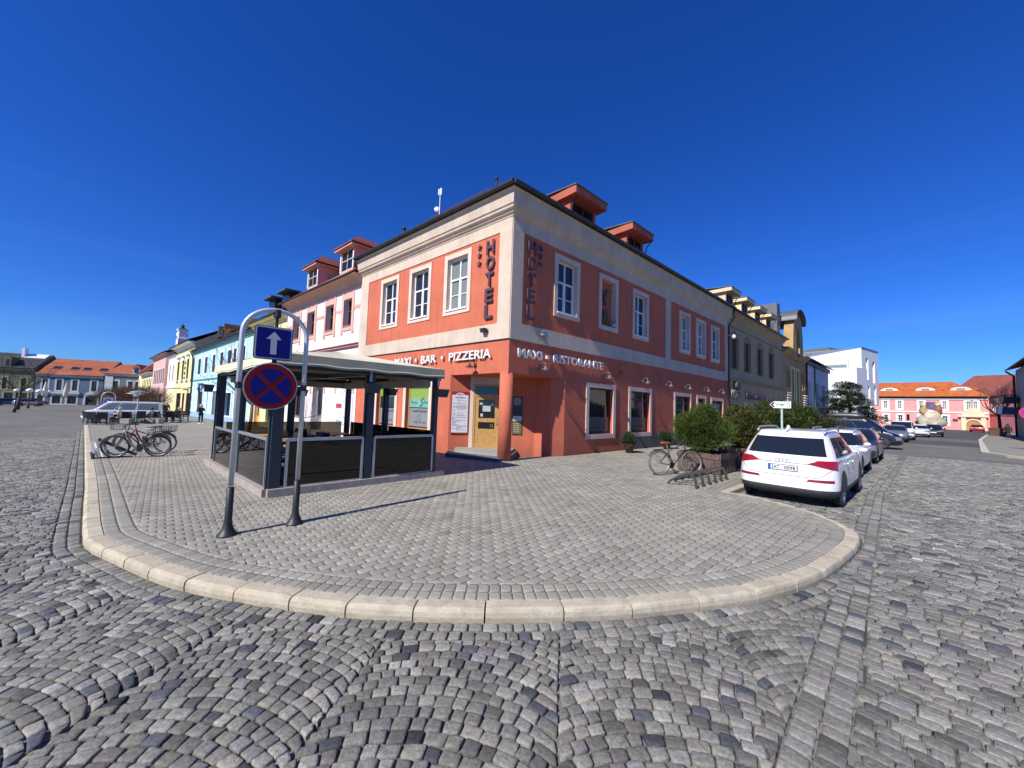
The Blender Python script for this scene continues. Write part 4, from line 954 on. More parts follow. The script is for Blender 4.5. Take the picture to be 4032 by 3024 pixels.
MB().tube([A.P(47.2, .1, 3.3), A.P(47.2, .8, 3.35), A.P(47.2, .85, 2.9), A.P(47.1, .6, 1.1)], .12, 6).build('rain_spout', GUT, h3)
for s in (35.0, 44.0): 
    d = MB().lathe(A.P(s, -1.1, 8.6), [(.75, 0), (.75, .5), (.6, .9), (.3, 1.15), (.05, 1.2)], 14).build('eyebrow_dormer', BROOF, h3); MB().fbox(A, s - .25, s + .25, -.42, -.3, 8.8, 9.5).build('window', GLASSB, d)
for s in (52.0, 55.0): MB().prism([A.P(s - 1.2, -2, 10.0), A.P(s + 1.2, -2, 10.0), A.P(s, -2, 11.6)], A.n * -2.5).build('dormer', BROOF, h3)
for s, hh in ((44.5, 2.6), (43.3, 1.0), (47.5, .7), (42.4, 1.3)): MB().lathe(A.P(s, -5, 11.2), [(.04, 0), (.04, hh), (.16, hh), (.16, hh + .2), (.03, hh + .3)] if hh < 2 else [(.04, 0), (.02, hh + .8)], 8).build('roof_mast', BLACK, h3)
downpipe([A.P(57.0, .5, 8.0), A.P(56.6, .3, 7.4), A.P(56.6, .12, 6.9), A.P(56.8, .12, -.8)], h3, .09)
# -- second yellow house
y2 = [(56.95 + .6, 58.5), (60.7, 62.2), (64.6, 66.1), (68.5, 70.2)]
h4 = house('yellow_townhouse', 'lemon yellow townhouse with white corniced windows left of the blue house', 'house', A, 57.05, 72.3, 9.4, YEL, BROOF,
    [(y2, 4.4, 7.2, dict(sur=None)), ([(55.9 + 1.6, 60.7)], -.9, 2.4, dict(style='six')), ([(65.2, 69.0)], -.9, 2.4, dict(style='six')), ([(62.2, 63.8)], -.9, 2.4)], zr=12.4, depth=9, over=.9, cor=WHITE, frame=BROWNF)
for a, b in y2:
    mb = MB(); mb.fbox(A, a - .35, b + .35, 0, .3, 7.75, 7.95); mb.fbox(A, a - .15, b + .15, 0, .12, 7.2, 7.75); mb.build('window_hood', BWH, h4); MB().fbox(A, a - .2, b + .2, 0, .25, 4.1, 4.35).build('window_ledge', BWH, h4)
mb = MB()
for k in range(4): mb.fbox(A, 63.0, 63.9, 0, .04, 6.6 - k * .75, 7.0 - k * .75)
mb.build('inscription', BROWNF, h4); fband(A, 57.05, 72.3, 3.2, 3.5, .15, YELP, h4, 'string_course')
mb = MB(); mb.sphere(A.P(59.6, .15, 3.1), .75, 12, 6, (1, .5, .45)); mb.build('stucco_shell', YELP, h4); MB().fbox(A, 58.2, 60.4, 0, .5, -1.2, -.1).build('planter_ledge', RED, h4)
# -- narrow white house with a tall gable pier
h5 = house('white_townhouse', 'narrow white and pale yellow townhouse with a tall ornamental chimney pier', 'house', A, 72.35, 80.2, 8.7, PW, BROOF, [([(73.8, 75.0), (77.2, 78.4)], 4.3, 7.0, dict(frame=WHITE, pane=GLASSC)), ([(73.6, 75.2), (77, 78.6)], -.8, 2.6, dict(frame=WHITE, pane=GLASSC))], zr=11.5, depth=9, over=.4, cor=WHITE, sill=WHITE)
fband(A, 72.35, 80.2, 3.2, 3.5, .15, WHITE, h5, 'string_course'); fband(A, 72.35, 80.2, -1.3, 2.9, .02, YELP, h5, 'ground_floor_render')
mb = MB(); mb.fbox(A, 71.4, 73.4, -1.2, .1, 9.2, 11.2); mb.fbox(A, 71.7, 73.1, -1.0, .0, 11.2, 12.6); mb.fbox(A, 71.5, 73.3, -1.2, .15, 12.6, 12.8); mb.sphere(A.P(72.4, -.5, 11.9), .85, 10, 8, (1, .7, .8)); pier = mb.build('chimney_pier', WHITE, h5)
MB().lathe(A.P(72.4, -.5, 12.8), [(.6, 0), (.4, .2), (.15, .3), (.3, .55), (.1, .75), (.04, 1.0)], 12).build('finial', BLACK, pier)
# -- tall pink house
ROSE = plaster('rose_plaster', (.68, .42, .38), .1); ROSED = mat('rose_rustication', (.34, .17, .15), .8, var=.15)
h6 = house('pink_townhouse', 'tall dusky pink townhouse with many narrow windows beyond the white one', 'house', A, 80.25, 101.5, 9.6, ROSE, BROOF, [([(84.5 + k * 2.6, 85.8 + k * 2.6) for k in range(6)], 4.2, 7.0), ([(85, 89), (91, 95), (97, 100)], -.9, 2.4)], zr=12.2, depth=9, over=.7, cor=ROSE, sur=PW, sw=.2)
mb = MB()
for k in range(20): mb.fbox(A, 80.3, 83.4, 0, .06, -1 + k * .5, -.55 + k * .5)
mb.build('rustication', ROSED, h6)
h7 = house('cream_townhouse', 'small pale yellow townhouse at the far end of the square row', 'house', A, 101.6, 123.5, 6.9, YELP, BROOF, [([(103 + k * 3.2, 104.6 + k * 3.2) for k in range(6)], 3.2, 5.6, dict(frame=mat('ochre_frame', (.45, .3, .12), .5))), ([(104, 108), (112, 116)], -.9, 2.2)], zr=9.6, depth=9, over=1.0, cor=WHITE)
h8 = house('gabled_house', 'yellow house with an orange tiled pyramid roof closing the row', 'house', A, 123.6, 137, 7.6, plaster('lemon_plaster', (.80, .72, .42), .08), tile_mat('orange_tiles_a', (.50, .15, .08), (.2, .06, .04), ax=A.d), [([(128, 130)], 3.4, 5.6, dict(frame=WHITE, pane=GLASSC))], zr=14.2, depth=12, over=.5, hip0=5, hip1=5, cor=WHITE)

# -- far side of the square
def frame2(a, b): a = Vector(a); b = Vector(b); d = (b - a).normalized(); n = Vector((d.y, -d.x, 0)); n = n if n.dot(-a) > 0 else -n; return Fr((a.x, a.y), (d.x, d.y), (n.x, n.y)), (b - a).length
OR_T = tile_mat('orange_tiles_far', (.46, .15, .075), (.22, .07, .04), rows=3, cols=3, ax=(-.5, .86, 0))
f1, L1 = frame2(at(-51.35, 150), at(-47.0, 144))
BLG = plaster('slate_blue_plaster', (.10, .14, .21), .1); GRYT = plaster('light_grey_trim', (.42, .45, .48), .05)
def sq(px): # facade coordinate of a picture column on the far row
    d = ray(px, 1560); d2 = Vector((d.x, d.y, 0)); o = f1.o; den = d2.x * f1.d.y - d2.y * f1.d.x; t = (o.x * f1.d.y - o.y * f1.d.x) / den; return (d2 * t - o).dot(f1.d)
cc = lambda x: sq(x * .25316)
up_w = [(cc(640), cc(722)), (cc(862), cc(942)), (cc(1108), cc(1188)), (cc(1408), cc(1487))]
h9 = house('slate_blue_house', 'slate blue house with orange roof, four skylights and arched gateway across the square', 'house', f1, 0, L1, 6.35, BLG, OR_T,
    [(up_w, 2.55, 5.15, dict(sur=GRYT, sw=.35)), ([(cc(580), cc(660)), (cc(815), cc(945)), (cc(1050), cc(1190))], -.8, 1.15, dict(sur=GRYT, sw=.35)), ([(cc(1335), cc(1515))], -.95, 1.1, dict(door=True, frame=BLACK, sur=None))], zb=-2, zr=10.9, depth=13, over=.5, cor=GRYT, wn=0)
mb = MB(); ca, cb_ = cc(1335), cc(1515); cm = (ca + cb_) / 2; rr = (cb_ - ca) / 2
outer = [f1.P(cm + (rr + .45) * math.cos(k * math.pi / 12), .1, .9 + (1.05 + .4) * math.sin(k * math.pi / 12)) for k in range(13)]; inner = [f1.P(cm + rr * math.cos(k * math.pi / 12), .1, .9 + 1.05 * math.sin(k * math.pi / 12)) for k in range(13)]
for k in range(12): mb.quad(outer[k], outer[k + 1], inner[k + 1], inner[k])
mb.fbox(f1, ca - .45, ca, 0, .1, -1, .9); mb.fbox(f1, cb_, cb_ + .45, 0, .1, -1, .9); mb.build('gate_surround', GRYT, h9, fixn=False)
MB().add([f1.P(cm + rr * math.cos(k * math.pi / 12), .06, .88 + 1.05 * math.sin(k * math.pi / 12)) for k in range(13)], [tuple(range(13))]).build('gate_arch', BLACK, h9)
for a, b in up_w: MB().fbox(f1, a - .7, b + .7, 0, .5, 1.65, 2.15).fbox(f1, a - .5, b + .5, 0, .3, 1.25, 1.65).build('window_balcony', GRYT, h9)
fband(f1, 0, L1, 1.15 + .25, 1.55, .1, GRYT, h9, 'string_course')
slope = (10.9 - 6.47) / (6.5 + .5)
for x in (740, 1025, 1222, 1488):
    s = cc(x); n_ = -1.6; z = 6.47 + (.5 - n_) * slope; mb = MB(); mb.prism([f1.P(s - .75, n_, z + .1), f1.P(s + .75, n_, z + .1), f1.P(s + .75, n_ - 1.1, z + .1 + 1.1 * slope), f1.P(s - .75, n_ - 1.1, z + .1 + 1.1 * slope)], (0, 0, .1)); sk = mb.build('skylight', ZINC, h9)
    mb = MB(); mb.prism([f1.P(s - .6, n_ - .12, z + .31), f1.P(s + .6, n_ - .12, z + .31), f1.P(s + .6, n_ - .95, z + .21 + .95 * slope), f1.P(s - .6, n_ - .95, z + .21 + .95 * slope)], (0, 0, .02)); mb.build('pane', GLASSB, sk)
f2, L2 = frame2(at(-60, 164), at(-51.45, 150.6))
OLV = plaster('olive_plaster', (.17, .17, .10), .2); SLT = tile_mat('slate_tiles', (.07, .075, .085), (.03, .03, .035), ax=(-.5, .86, 0))
def sq2(x, fr):
    d = ray(x * .25316, 1560); d2 = Vector((d.x, d.y, 0)); o = fr.o; den = d2.x * fr.d.y - d2.y * fr.d.x; t = (o.x * fr.d.y - o.y * fr.d.x) / den; return (d2 * t - o).dot(fr.d)
q = lambda x: sq2(x, f2)
h10 = house('olive_house', 'olive building with dark slate roof and bright glazed strip at the left edge', 'building', f2, 0, L2, 7.5, OLV, SLT, [([(q(10), q(80)), (q(305), q(385))], 2.4, 5.2), ([(q(60), q(200)), (q(260), q(420))], -1, 1.6)], zb=-2, zr=11.6, depth=13, over=.5, cor=plaster('olive_trim', (.3, .3, .2), .1), sur=MT['olive_trim'], sw=.3)
f2b = Fr((f2.o - f2.n * 5), f2.d, f2.n); qq = lambda x: min(sq2(x, f2b), L2 - .3); MB().prism([f2.P(qq(335), -4.4, 10.45), f2.P(qq(665), -4.4, 10.45), f2.P(qq(665), -6.2, 11.5), f2.P(qq(335), -6.2, 11.5)], (0, 0, .15)).build('glazed_strip', mat('bright_glazing', (.75, .77, .8), .15, var=.05), h10)
MB().fbox(f2, qq(280), qq(328), -6, -4.6, 10, 12.9).build('chimney', WHITE, h10)
d = MB().fbox(f2, q(5), q(115), -3, .1, 7.5, 10.2).build('dormer', OLV, h10); MB().fbox(f2, q(35), q(85), .1, .15, 8.0, 9.6).build('window', GLASSB, d)
f3, L3 = frame2(at(-46.95, 143.6), at(-42.5, 137.5))
q = lambda x: sq2(x, f3)
h11 = house('grey_green_house', 'grey house with an orange tiled roof and small dormer right of the slate blue one', 'house', f3, 0, L3, 7.2, plaster('grey_green_plaster', (.14, .16, .17), .1), OR_T, [([(q(1738), q(1820)), (q(1975), q(2050)), (q(2085), q(2160))], 2.6, 5.4, dict(sur=GRYT, sw=.35))], zb=-2, zr=10.2, depth=12, over=.5, cor=GRYT)
fband(f3, 0, L3, 1.6, 1.75, .08, GRYT, h11, 'string_course'); fband(f3, 0, L3, 2.35, 2.45, .08, GRYT, h11, 'string_course'); MB().fbox(f3, .3, 1.9, 0, .2, -2, 6.6).build('pilaster', GRYT, h11)
dd = MB().fbox(f3, q(2040), q(2150), -3, .2, 7.3, 9.0).build('dormer', GRYT, h11); MB().prism([f3.P(q(2020), .4, 9.0), f3.P(q(2170), .4, 9.0), f3.P(q(2095), .4, 10.0)], f3.n * -4).build('dormer_roof', OR_T, dd); MB().fbox(f3, q(2060), q(2130), .2, .25, 7.7, 8.8).build('window', GLASSB, dd)

# -- street side: beige hotel annexe with four box dormers
BEI = plaster('beige_plaster', (.44, .35, .22), .3); DBEI = plaster('dormer_cream', (.72, .58, .36), .08); OCT = plaster('ochre_trim', (.30, .22, .12), .2)
bwin = [(22.1, 23.5), (25.1, 26.5), (28.5, 29.9), (32.0, 33.4)]
h12 = house('beige_hotel', 'beige two storey hotel wing with four cream dormers up the street', 'hotel', B, 21.42, 36.75, 9.45, BEI, mat('brown_roof', (.05, .035, .03), .7), [(bwin, 5.3, 7.6, dict(style='none', pane=mat('brown_blind', (.11, .05, .04), .6), frame=BROWNF, sur=OCT, sw=.1)), ([(21.7, 23.9)], -.1, 2.6, dict(door=True, frame=BLACK, sur=None))], zb=-.5, zr=13.2, depth=9, over=.5, cor=BEI, sur=OCT)
fband(B, 21.42, 36.75, 4.35, 4.5, .14, OCT, h12, 'string_course'); fband(B, 21.42, 36.75, 8.35, 8.42, .04, OCT, h12, 'string_course')
for a, b in bwin: MB().fbox(B, a - .02, b + .02, 0, .06, 7.85, 7.95).fbox(B, (a + b) / 2 - .1, (a + b) / 2 + .1, 0, .08, 7.95, 8.15).build('window_ornament', OCT, h12)
for s in (22.5, 26.1, 29.7, 33.2): box_dormer(B, s, s + 1.7, 11.2, h12, DBEI, ZINC, zb=10.0, n0=-.5, back=-3.5, th=.26)
text_fit('lettering', 'HOTEL', 21.75, 24.0, 3.05, .62, B, .03, .12, mat('bronze_lettering', (.35, .28, .24), .4, metal=.3), h12, .03)
mb = MB(); mb.lathe(Vector((0, 0, 0)), [(.01, 0)], 4); MB().prism([B.P(22.9 + .38 * math.cos(k * math.pi / 10), .03, 4.0 + .33 * math.sin(k * math.pi / 10)) for k in range(20)], B.n * .25).build('round_sign', mat('dark_sign', (.06, .06, .05), .5), h12)
text_fit('lettering', 'Penzion restaurace', 25.3, 30.6, 3.15, .5, B, .03, .1, mat('plum_lettering', (.06, .03, .04)), h12, .06)
# -- ornate ochre house with an elliptical gable window
OCH = plaster('ochre', (.46, .31, .15), .3); CRM = plaster('cream_yellow', (.80, .68, .38), .05)
p = B.P(41.8, 0, 0); h13 = thing('ornate_house', 'narrow ochre house with tall curved gable, oval window and wavy striped corners', 'house', (p.x, p.y, 0))
mb = MB(); facade(mb, B, 36.8, 47.6, -.5, 8.7, [(38.3, 39.3, 4.9, 6.6), (40.3, 41.5, 1.5, 6.9), (42.6, 43.8, 1.5, 6.9), (45.2, 46.2, 4.9, 6.6)]); shell(mb, B, 36.8, 47.6, -.5, 8.7, 8); mb.build('wall', OCH, h13, fixn=False)
mb = MB(); N = 24; c_, hw = 41.9, 2.2
for k in range(2):
    pass
outl = [(39.6, 8.7), (39.7, 10.6), (40.1, 12.0)] + [(41.9 + 1.9 * math.cos(a), 12.0 + 1.0 * math.sin(a)) for a in [math.pi - i * math.pi / 10 for i in range(1, 10)]] + [(43.8, 12.0), (44.2, 10.6), (44.3, 8.7)]
oval = [(41.95 + .75 * math.cos(a), 9.9 + 1.75 * math.sin(a)) for a in [math.pi * 1.5 - i * 2 * math.pi / len(outl) for i in range(len(outl))]]
oval = sorted(oval, key=lambda p_: 0) 
no = len(outl)
# gable ring between outline and oval, matched by angle
def polar(pts, cx, cz): return sorted(pts, key=lambda p_: math.atan2(p_[1] - cz, p_[0] - cx))
ring_o = []; ring_i = []
for i in range(40):
    a = -math.pi + 2 * math.pi * (i + .5) / 40; dx, dz = math.cos(a), math.sin(a); r_ = 6.0
    poly = [(39.6, 8.0)] + outl + [(44.3, 8.0)]
    best = None
    for j in range(len(poly)):
        (x1, z1), (x2, z2) = poly[j], poly[(j + 1) % len(poly)]; ex, ez_ = x2 - x1, z2 - z1; den = dx * ez_ - dz * ex
        if abs(den) < 1e-9: continue
        t_ = ((x1 - 41.95) * ez_ - (z1 - 9.9) * ex) / den; u_ = ((x1 - 41.95) * dz - (z1 - 9.9) * dx) / den
        if t_ > 0 and -1e-6 <= u_ <= 1 + 1e-6 and (best is None or t_ < best): best = t_
    best = best or 2
    ring_o.append((41.95 + dx * best, 9.9 + dz * best)); ring_i.append((41.95 + .72 * dx, 9.9 + 1.7 * dz if abs(1.7 * dz) < best * abs(dz) + 9 else 9.9 + dz))
for i in range(40):
    j = (i + 1) % 40; a0, a1, b0, b1 = ring_o[i], ring_o[j], ring_i[i], ring_i[j]
    mb.quad(B.P(a0[0], .35, a0[1]), B.P(a1[0], .35, a1[1]), B.P(b1[0], .35, b1[1]), B.P(b0[0], .35, b0[1])); mb.quad(B.P(b0[0], .35, b0[1]), B.P(b1[0], .35, b1[1]), B.P(b1[0], -.3, b1[1]), B.P(b0[0], -.3, b0[1])); mb.quad(B.P(a0[0], .35, a0[1]), B.P(a1[0], .35, a1[1]), B.P(a1[0], -.5, a1[1]), B.P(a0[0], -.5, a0[1]))
gb = mb.build('gable', OCH, h13, fixn=False)
MB().fbox(B, 40.9, 43.0, -.34, -.3, 8.1, 11.8).build('gable_window', GLASSB, gb)
mb = MB()
for i in range(12):
    a, b = math.pi * i / 12, math.pi * (i + 1) / 12; q0, q1 = [(41.95 + 2.35 * math.cos(t_), 12.0 + 1.35 * math.sin(t_)) for t_ in (a, b)]; mb.prism([B.P(q0[0], .7, q0[1]), B.P(q1[0], .7, q1[1]), B.P(q1[0], -3, q1[1]), B.P(q0[0], -3, q0[1])], (0, 0, .1))
mb.build('barrel_hood', ZINC, h13)
window(B, 40.3, 41.5, 1.5, 6.9, h13, frame=CRM, pane=GLASSB, sur=CRM, sw=.25, style='top'); window(B, 42.6, 43.8, 1.5, 6.9, h13, frame=CRM, pane=GLASSB, sur=CRM, sw=.25, style='top')
for a in (38.3, 45.2): window(B, a, a + 1, 4.9, 6.6, h13, frame=OCT, pane=mat('brown_blind', (.11, .05, .04)), sur=OCH, sw=.1, sn=.12, style='none')
for a in (37.9, 45.6):
    mb = MB()
    for k in range(16):
        z = .2 + k * .27; pts = [B.P(a + i * .22, .12 + .04 * math.sin(i * 1.6 + k), z + .05 * math.sin(i * 2.2)) for i in range(9)]; mb.tube(pts, .06, 6)
    mb.build('wavy_stripes', WHITE, h13, smooth=True)
roof(B, 36.8, 47.6, 8.7, 4, 11.0, ZINC, h13, over=.4)
MB().fbox(B, 37.6, 38.8, -2.5, -.6, 8.8, 13.6).build('chimney', ZINC, h13)
mb = MB()
for k in range(7): mb.fbox(B, 38.9 + k * .33, 39.05 + k * .33, -1.2, -1.0, 12.0, 13.2)
mb.fbox(B, 38.8, 41.2, -1.3, -.9, 13.2, 13.35); mb.build('roof_railing', WHITE, h13)
for a, b in ((36.9, 39.6), (44.4, 47.5)): cornice(B, a, b, [(0, 8.2), (.15, 8.3), (.4, 8.6), (.55, 8.7), (.55, 8.8), (0, 8.82)], OCH, h13)
downpipe([B.P(47.5, .3, 8.6), B.P(47.5, .1, 8.2), B.P(47.5, .1, 0)], h13, .09, BLACK)
# -- blue white house
BW2 = plaster('blue_white_plaster', (.76, .76, .76), .08)
h14 = house('white_street_house', 'bluish white two storey house with deep tapered windows up the street', 'house', B, 47.7, 62.5, 8.7, BW2, ZINC, [([(48.6, 50.9), (52.9, 55.2), (57.6, 60.0)], 3.3, 6.2, dict(style='none', sill=mat('grey_sill', (.2, .22, .25), .6), pane=GLASSB, frame=BROWNF)), ([(48.6, 51.0), (52.9, 55.0)], -.2, 1.9, dict(style='none'))], zb=-.6, zr=11.0, depth=8, over=.5, back=.55)
fband(B, 47.7, 62.5, 8.2, 8.7, .25, mat('dark_eaves', (.03, .03, .03), .5), h14, 'eaves_board'); downpipe([B.P(52.1, .12, 8.4), B.P(52.1, .12, 0)], h14, .07, ZINC)

# -- modern white block on the street
MW = mat('smooth_white_render', (.74, .76, .78), .7, var=.03, vs=.4); WIN_D = mat('pale_reveal', (.85, .86, .88), .6, var=.02)
P1 = at(42.67, 87.5); P2 = at(43.98, 95.5); fR, LR = frame2(P1, P2); P0 = at(36.5, 92); fL, LL = frame2(P1, P0)
t = thing('modern_building', 'modern stark white four storey building with slit windows and a roof terrace', 'building', (P1.x, P1.y, 0))
mb = MB(); slots = [(2.2, 3.3, 8.6, 12.4), (5.4, 6.6, 8.2, 12.0)]
slots2 = [(.8, 1.7, 4.9, 8.0 - .3), (3.0, 3.9, 4.6, 7.6), (6.0, 7.0, 4.4, 7.6)]
facade(mb, fR, 0, LR, 4.6 - .4, 13.9, [s for s in slots + slots2 if s[2] > 4.2], depth=.7)
facade(mb, fL, 0, LL, 3, 13.9, [(LL * .36, LL * .36 + 1.6, 9.3, 10.8), (LL * .47, LL * .47 + 1.0, 9.3, 10.8)], depth=.4)
mb.quad(fR.P(LR, 0, 4.2), fR.P(LR, -10, 4.2), fR.P(LR, -10, 13.9), fR.P(LR, 0, 13.9)); mb.quad(fR.P(0, 0, 13.9), fR.P(LR, 0, 13.9), fR.P(LR, -14, 13.9), fR.P(0, -14, 13.9)); mb.quad(fR.P(0, 0, 4.2), fR.P(LR, 0, 4.2), fR.P(LR, -14, 4.2), fR.P(0, -14, 4.2))
mb.build('upper_block', MW, t, fixn=False)
for a, b, c, d in slots + slots2: MB().fbox(fR, a, b, -.72, -.68, c, d).build('window', GLASSB, t)
for a, b in ((LL * .36, 1.6), (LL * .47, 1.0)): window(fL, a, a + b, 9.3, 10.8, t, frame=BLACK, pane=GLASSB, back=.35, style='cross')
MB().fbox(fR, 0, LR, -.2, .08, 13.9, 14.05).build('parapet_cap', ZINC, t)
Q1 = at(42.25, 83.5); Q2 = at(43.1, 88); fr2, lr2 = frame2(Q1, Q2); fl2, ll2 = frame2(Q1, at(36, 84))
mb = MB(); facade(mb, fr2, 0, lr2, -.5, 10.2, [(3.5, 4.3, .8, 4.0)], depth=.6); facade(mb, fl2, 0, ll2, -.5, 10.2, []); mb.prism([Q1 + Vector((0, 0, 10.15)), fr2.P(lr2, 0, 10.15), fr2.P(lr2, -9, 10.15), fl2.P(ll2, 0, 10.15)], (0, 0, .05)); mb.build('lower_block', MW, t, fixn=False)
rl = MB()
for k in range(8): rl.bar(fl2.P(1 + k * 1.6, -1.5, 10.2), fl2.P(1 + k * 1.6, -1.5, 11.5), .05)
rl.bar(fl2.P(1, -1.5, 11.5), fl2.P(12.2, -1.5, 11.5), .06); rl.bar(fl2.P(1, -1.5, 10.9), fl2.P(12.2, -1.5, 10.9), .04); rl = rl.build('terrace_railing', LGREY, t)
MB().fbox(fl2, 1.2, 7.5, -1.52, -1.48, 10.25, 10.85).build('terrace_glass', mat('smoky_glass', (.2, .22, .24), .1), rl)
MB().prism([fL.P(6, -4, 13.9), fL.P(20, -4, 13.9), fL.P(20, -5, 15.4), fL.P(7, -5, 15.4)], fL.n * -8).build('roof_pavilion', mat('green_grey_roof', (.09, .11, .10), .6), t)
# -- long pink monastery at the end of the street
PK = plaster('rose_pink_plaster', (.86, .33, .31), .04); OT = tile_mat('orange_tiles_end', (.60, .165, .05), (.25, .07, .03), rows=2.5, cols=2.5, ax=(.67, -.74, 0))
ff, LF = frame2(at(41.0, 141), at(51.4, 140.3))
def sq3(x, y=840):
    d = ray(3400 + x * .2857, 1450 + y * .2857); d2 = Vector((d.x, d.y, 0)); o = ff.o; den = d2.x * ff.d.y - d2.y * ff.d.x; tt = (o.x * ff.d.y - o.y * ff.d.x) / den; return (d2 * tt - o).dot(ff.d)
e = sq3
upw = [(e(45, 500), e(90, 500)), (e(275, 500), e(330, 500)), (e(470, 500), e(525, 500)), (e(765, 500), e(825, 500)), (e(1085, 500), e(1145, 500)), (e(1415, 500), e(1475, 500)), (e(1512, 500), e(1570, 500))]
low = [(e(45, 700), e(95, 700)), (e(285, 700), e(340, 700)), (e(478, 700), e(540, 700)), (e(772, 700), e(830, 700)), (e(1090, 700), e(1160, 700))]
WF = mat('cream_white_frame', (.84, .82, .76), .5, var=.02)
h15 = house('pink_monastery', 'long pink building with orange roof and eyebrow dormers at the street end', 'building', ff, 0, LF, 7.75, PK, OT, [(upw, 4.75, 6.65, dict(sur=WF, sw=.38, frame=WF, pane=GLASSC, style='six')), (low, 1.2, 3.1, dict(sur=WF, sw=.38, frame=WF, pane=GLASSB, style='six')), ([(e(595, 730), e(637, 730))], -.1, 3.3, dict(door=True, frame=BLACK, sur=None))], zb=-.6, zr=11.8, depth=11, over=.7, back=.2, hip1=5.5, ends=.3)
fband(ff, 0, LF, 7.1, 7.35, .25, WF, h15, 'cornice'); fband(ff, 0, LF, 7.55, 7.8, .6, mat('dark_eaves', (.03, .03, .03)), h15, 'eaves_board'); fband(ff, 0, LF, 3.85, 4.15, .15, WF, h15, 'string_course')
sl = (11.8 - 7.87) / (5.5 + .7)
for x in (350, 850, 1345):
    s = e(x, 290); n_ = -1.6; z = 7.87 + (.7 - n_) * sl; mb = MB(); pts = [ff.P(s + 3.2 * math.cos(a), n_, z + 1.15 * math.sin(a) ** 1.6) for a in [k * math.pi / 12 for k in range(13)]]; mb.prism(pts, ff.n * -2.2); d = mb.build('eyebrow_dormer', OT, h15)
    mb = MB(); pts = [ff.P(s + 1.7 * math.cos(a), n_ + .02, z + .1 + .75 * math.sin(a)) for a in [k * math.pi / 12 for k in range(13)]]; mb.prism(pts, ff.n * .05); mb.build('window', WF, d)
    mb = MB(); mb.fbox(ff, s - .7, s + .7, n_ + .07, n_ + .1, z + .2, z + .6); mb.build('pane', mat('grey_pane', (.2, .22, .22), .3), d)
# portal
pa, pb = e(1345, 760), e(1690, 760); CR = plaster('sandstone_portal', (.74, .62, .42), .1); mid = (pa + pb) / 2; w_ = (e(1610, 760) - e(1415, 760)) / 2
pt = MB(); 
for a in (pa, pb - .75): pt.fbox(ff, a, a + .75, 0, .5, -.5, 3.0)
pt.fbox(ff, pa - .4, pb + .4, 0, .7, 3.0, 3.35)
pt.prism([ff.P(mid + (pb - pa) * .47 * math.cos(a), .2, 3.35 + 1.75 * math.sin(a) ** .8 * (1 if abs(math.cos(a)) < .5 else .75)) for a in [k * math.pi / 16 for k in range(17)]], ff.n * .35)
a0 = [k * math.pi / 12 for k in range(13)]
for k in range(12): pt.prism([ff.P(mid + (w_ + .22) * math.cos(a0[k]), .0, 1.3 + 1.3 * math.sin(a0[k])), ff.P(mid + (w_ + .22) * math.cos(a0[k + 1]), .0, 1.3 + 1.3 * math.sin(a0[k + 1])), ff.P(mid + w_ * math.cos(a0[k + 1]), .0, 1.3 + 1.0 * math.sin(a0[k + 1])), ff.P(mid + w_ * math.cos(a0[k]), .0, 1.3 + 1.0 * math.sin(a0[k]))], ff.n * .3)
pt = pt.build('portal', CR, h15)
MB().prism([ff.P(mid + w_ * math.cos(a), .02, 1.3 + 1.0 * math.sin(a)) for a in a0] + [ff.P(mid - w_, .02, -.5), ff.P(mid + w_, .02, -.5)], ff.n * .1).build('gate', WOOD, pt)
MB().fbox(ff, e(1228, 720), e(1302, 720), 0, .1, 1.9, 2.5).build('plaque', BROWNF, h15)
MB().fbox(ff, e(1000, 600), e(1060, 600), .02, .06, 2.2, 6.4).build('mural_edge', mat('mural_violet', (.12, .09, .2), .7, var=.4), h15)
mu = MB().fbox(ff, e(860, 600), e(1050, 600), .02, .08, 2.0, 6.5).build('wall_mural', mat('mural_night', (.09, .07, .16), .7, var=.7, vs=.8), h15)
# pink wing and maroon roof to its right
fw2, LW = frame2(at(51.45, 143), at(55.5, 120)); 
h16 = house('pink_gable_wing', 'pink wing with dark red roof right of the long pink building', 'building', fw2, 0, LW, 7.9, PK, mat('maroon_tiles', (.22, .06, .04), .8, var=.2, vs=1), [([(1.2, 3.2)], 4.75, 6.65, dict(sur=WF, sw=.5, frame=WF, pane=GLASSC, style='six'))], zb=-.6, zr=13.0, depth=10, over=.3)
fband(fw2, 0, LW, 7.1, 7.4, .25, WF, h16, 'cornice'); fband(fw2, 0, LW, 3.85, 4.15, .15, WF, h16, 'string_course')
f4, L4 = frame2(at(48.9, 172), at(54.5, 168))
h17 = house('maroon_roofed_hall', 'hall behind the long pink building showing only its dark red hipped roof', 'building', f4, 0, L4, 9.5, PK, MT['maroon_tiles'], [], zb=-.6, zr=15.6, depth=14, over=.3, hip0=3.5)
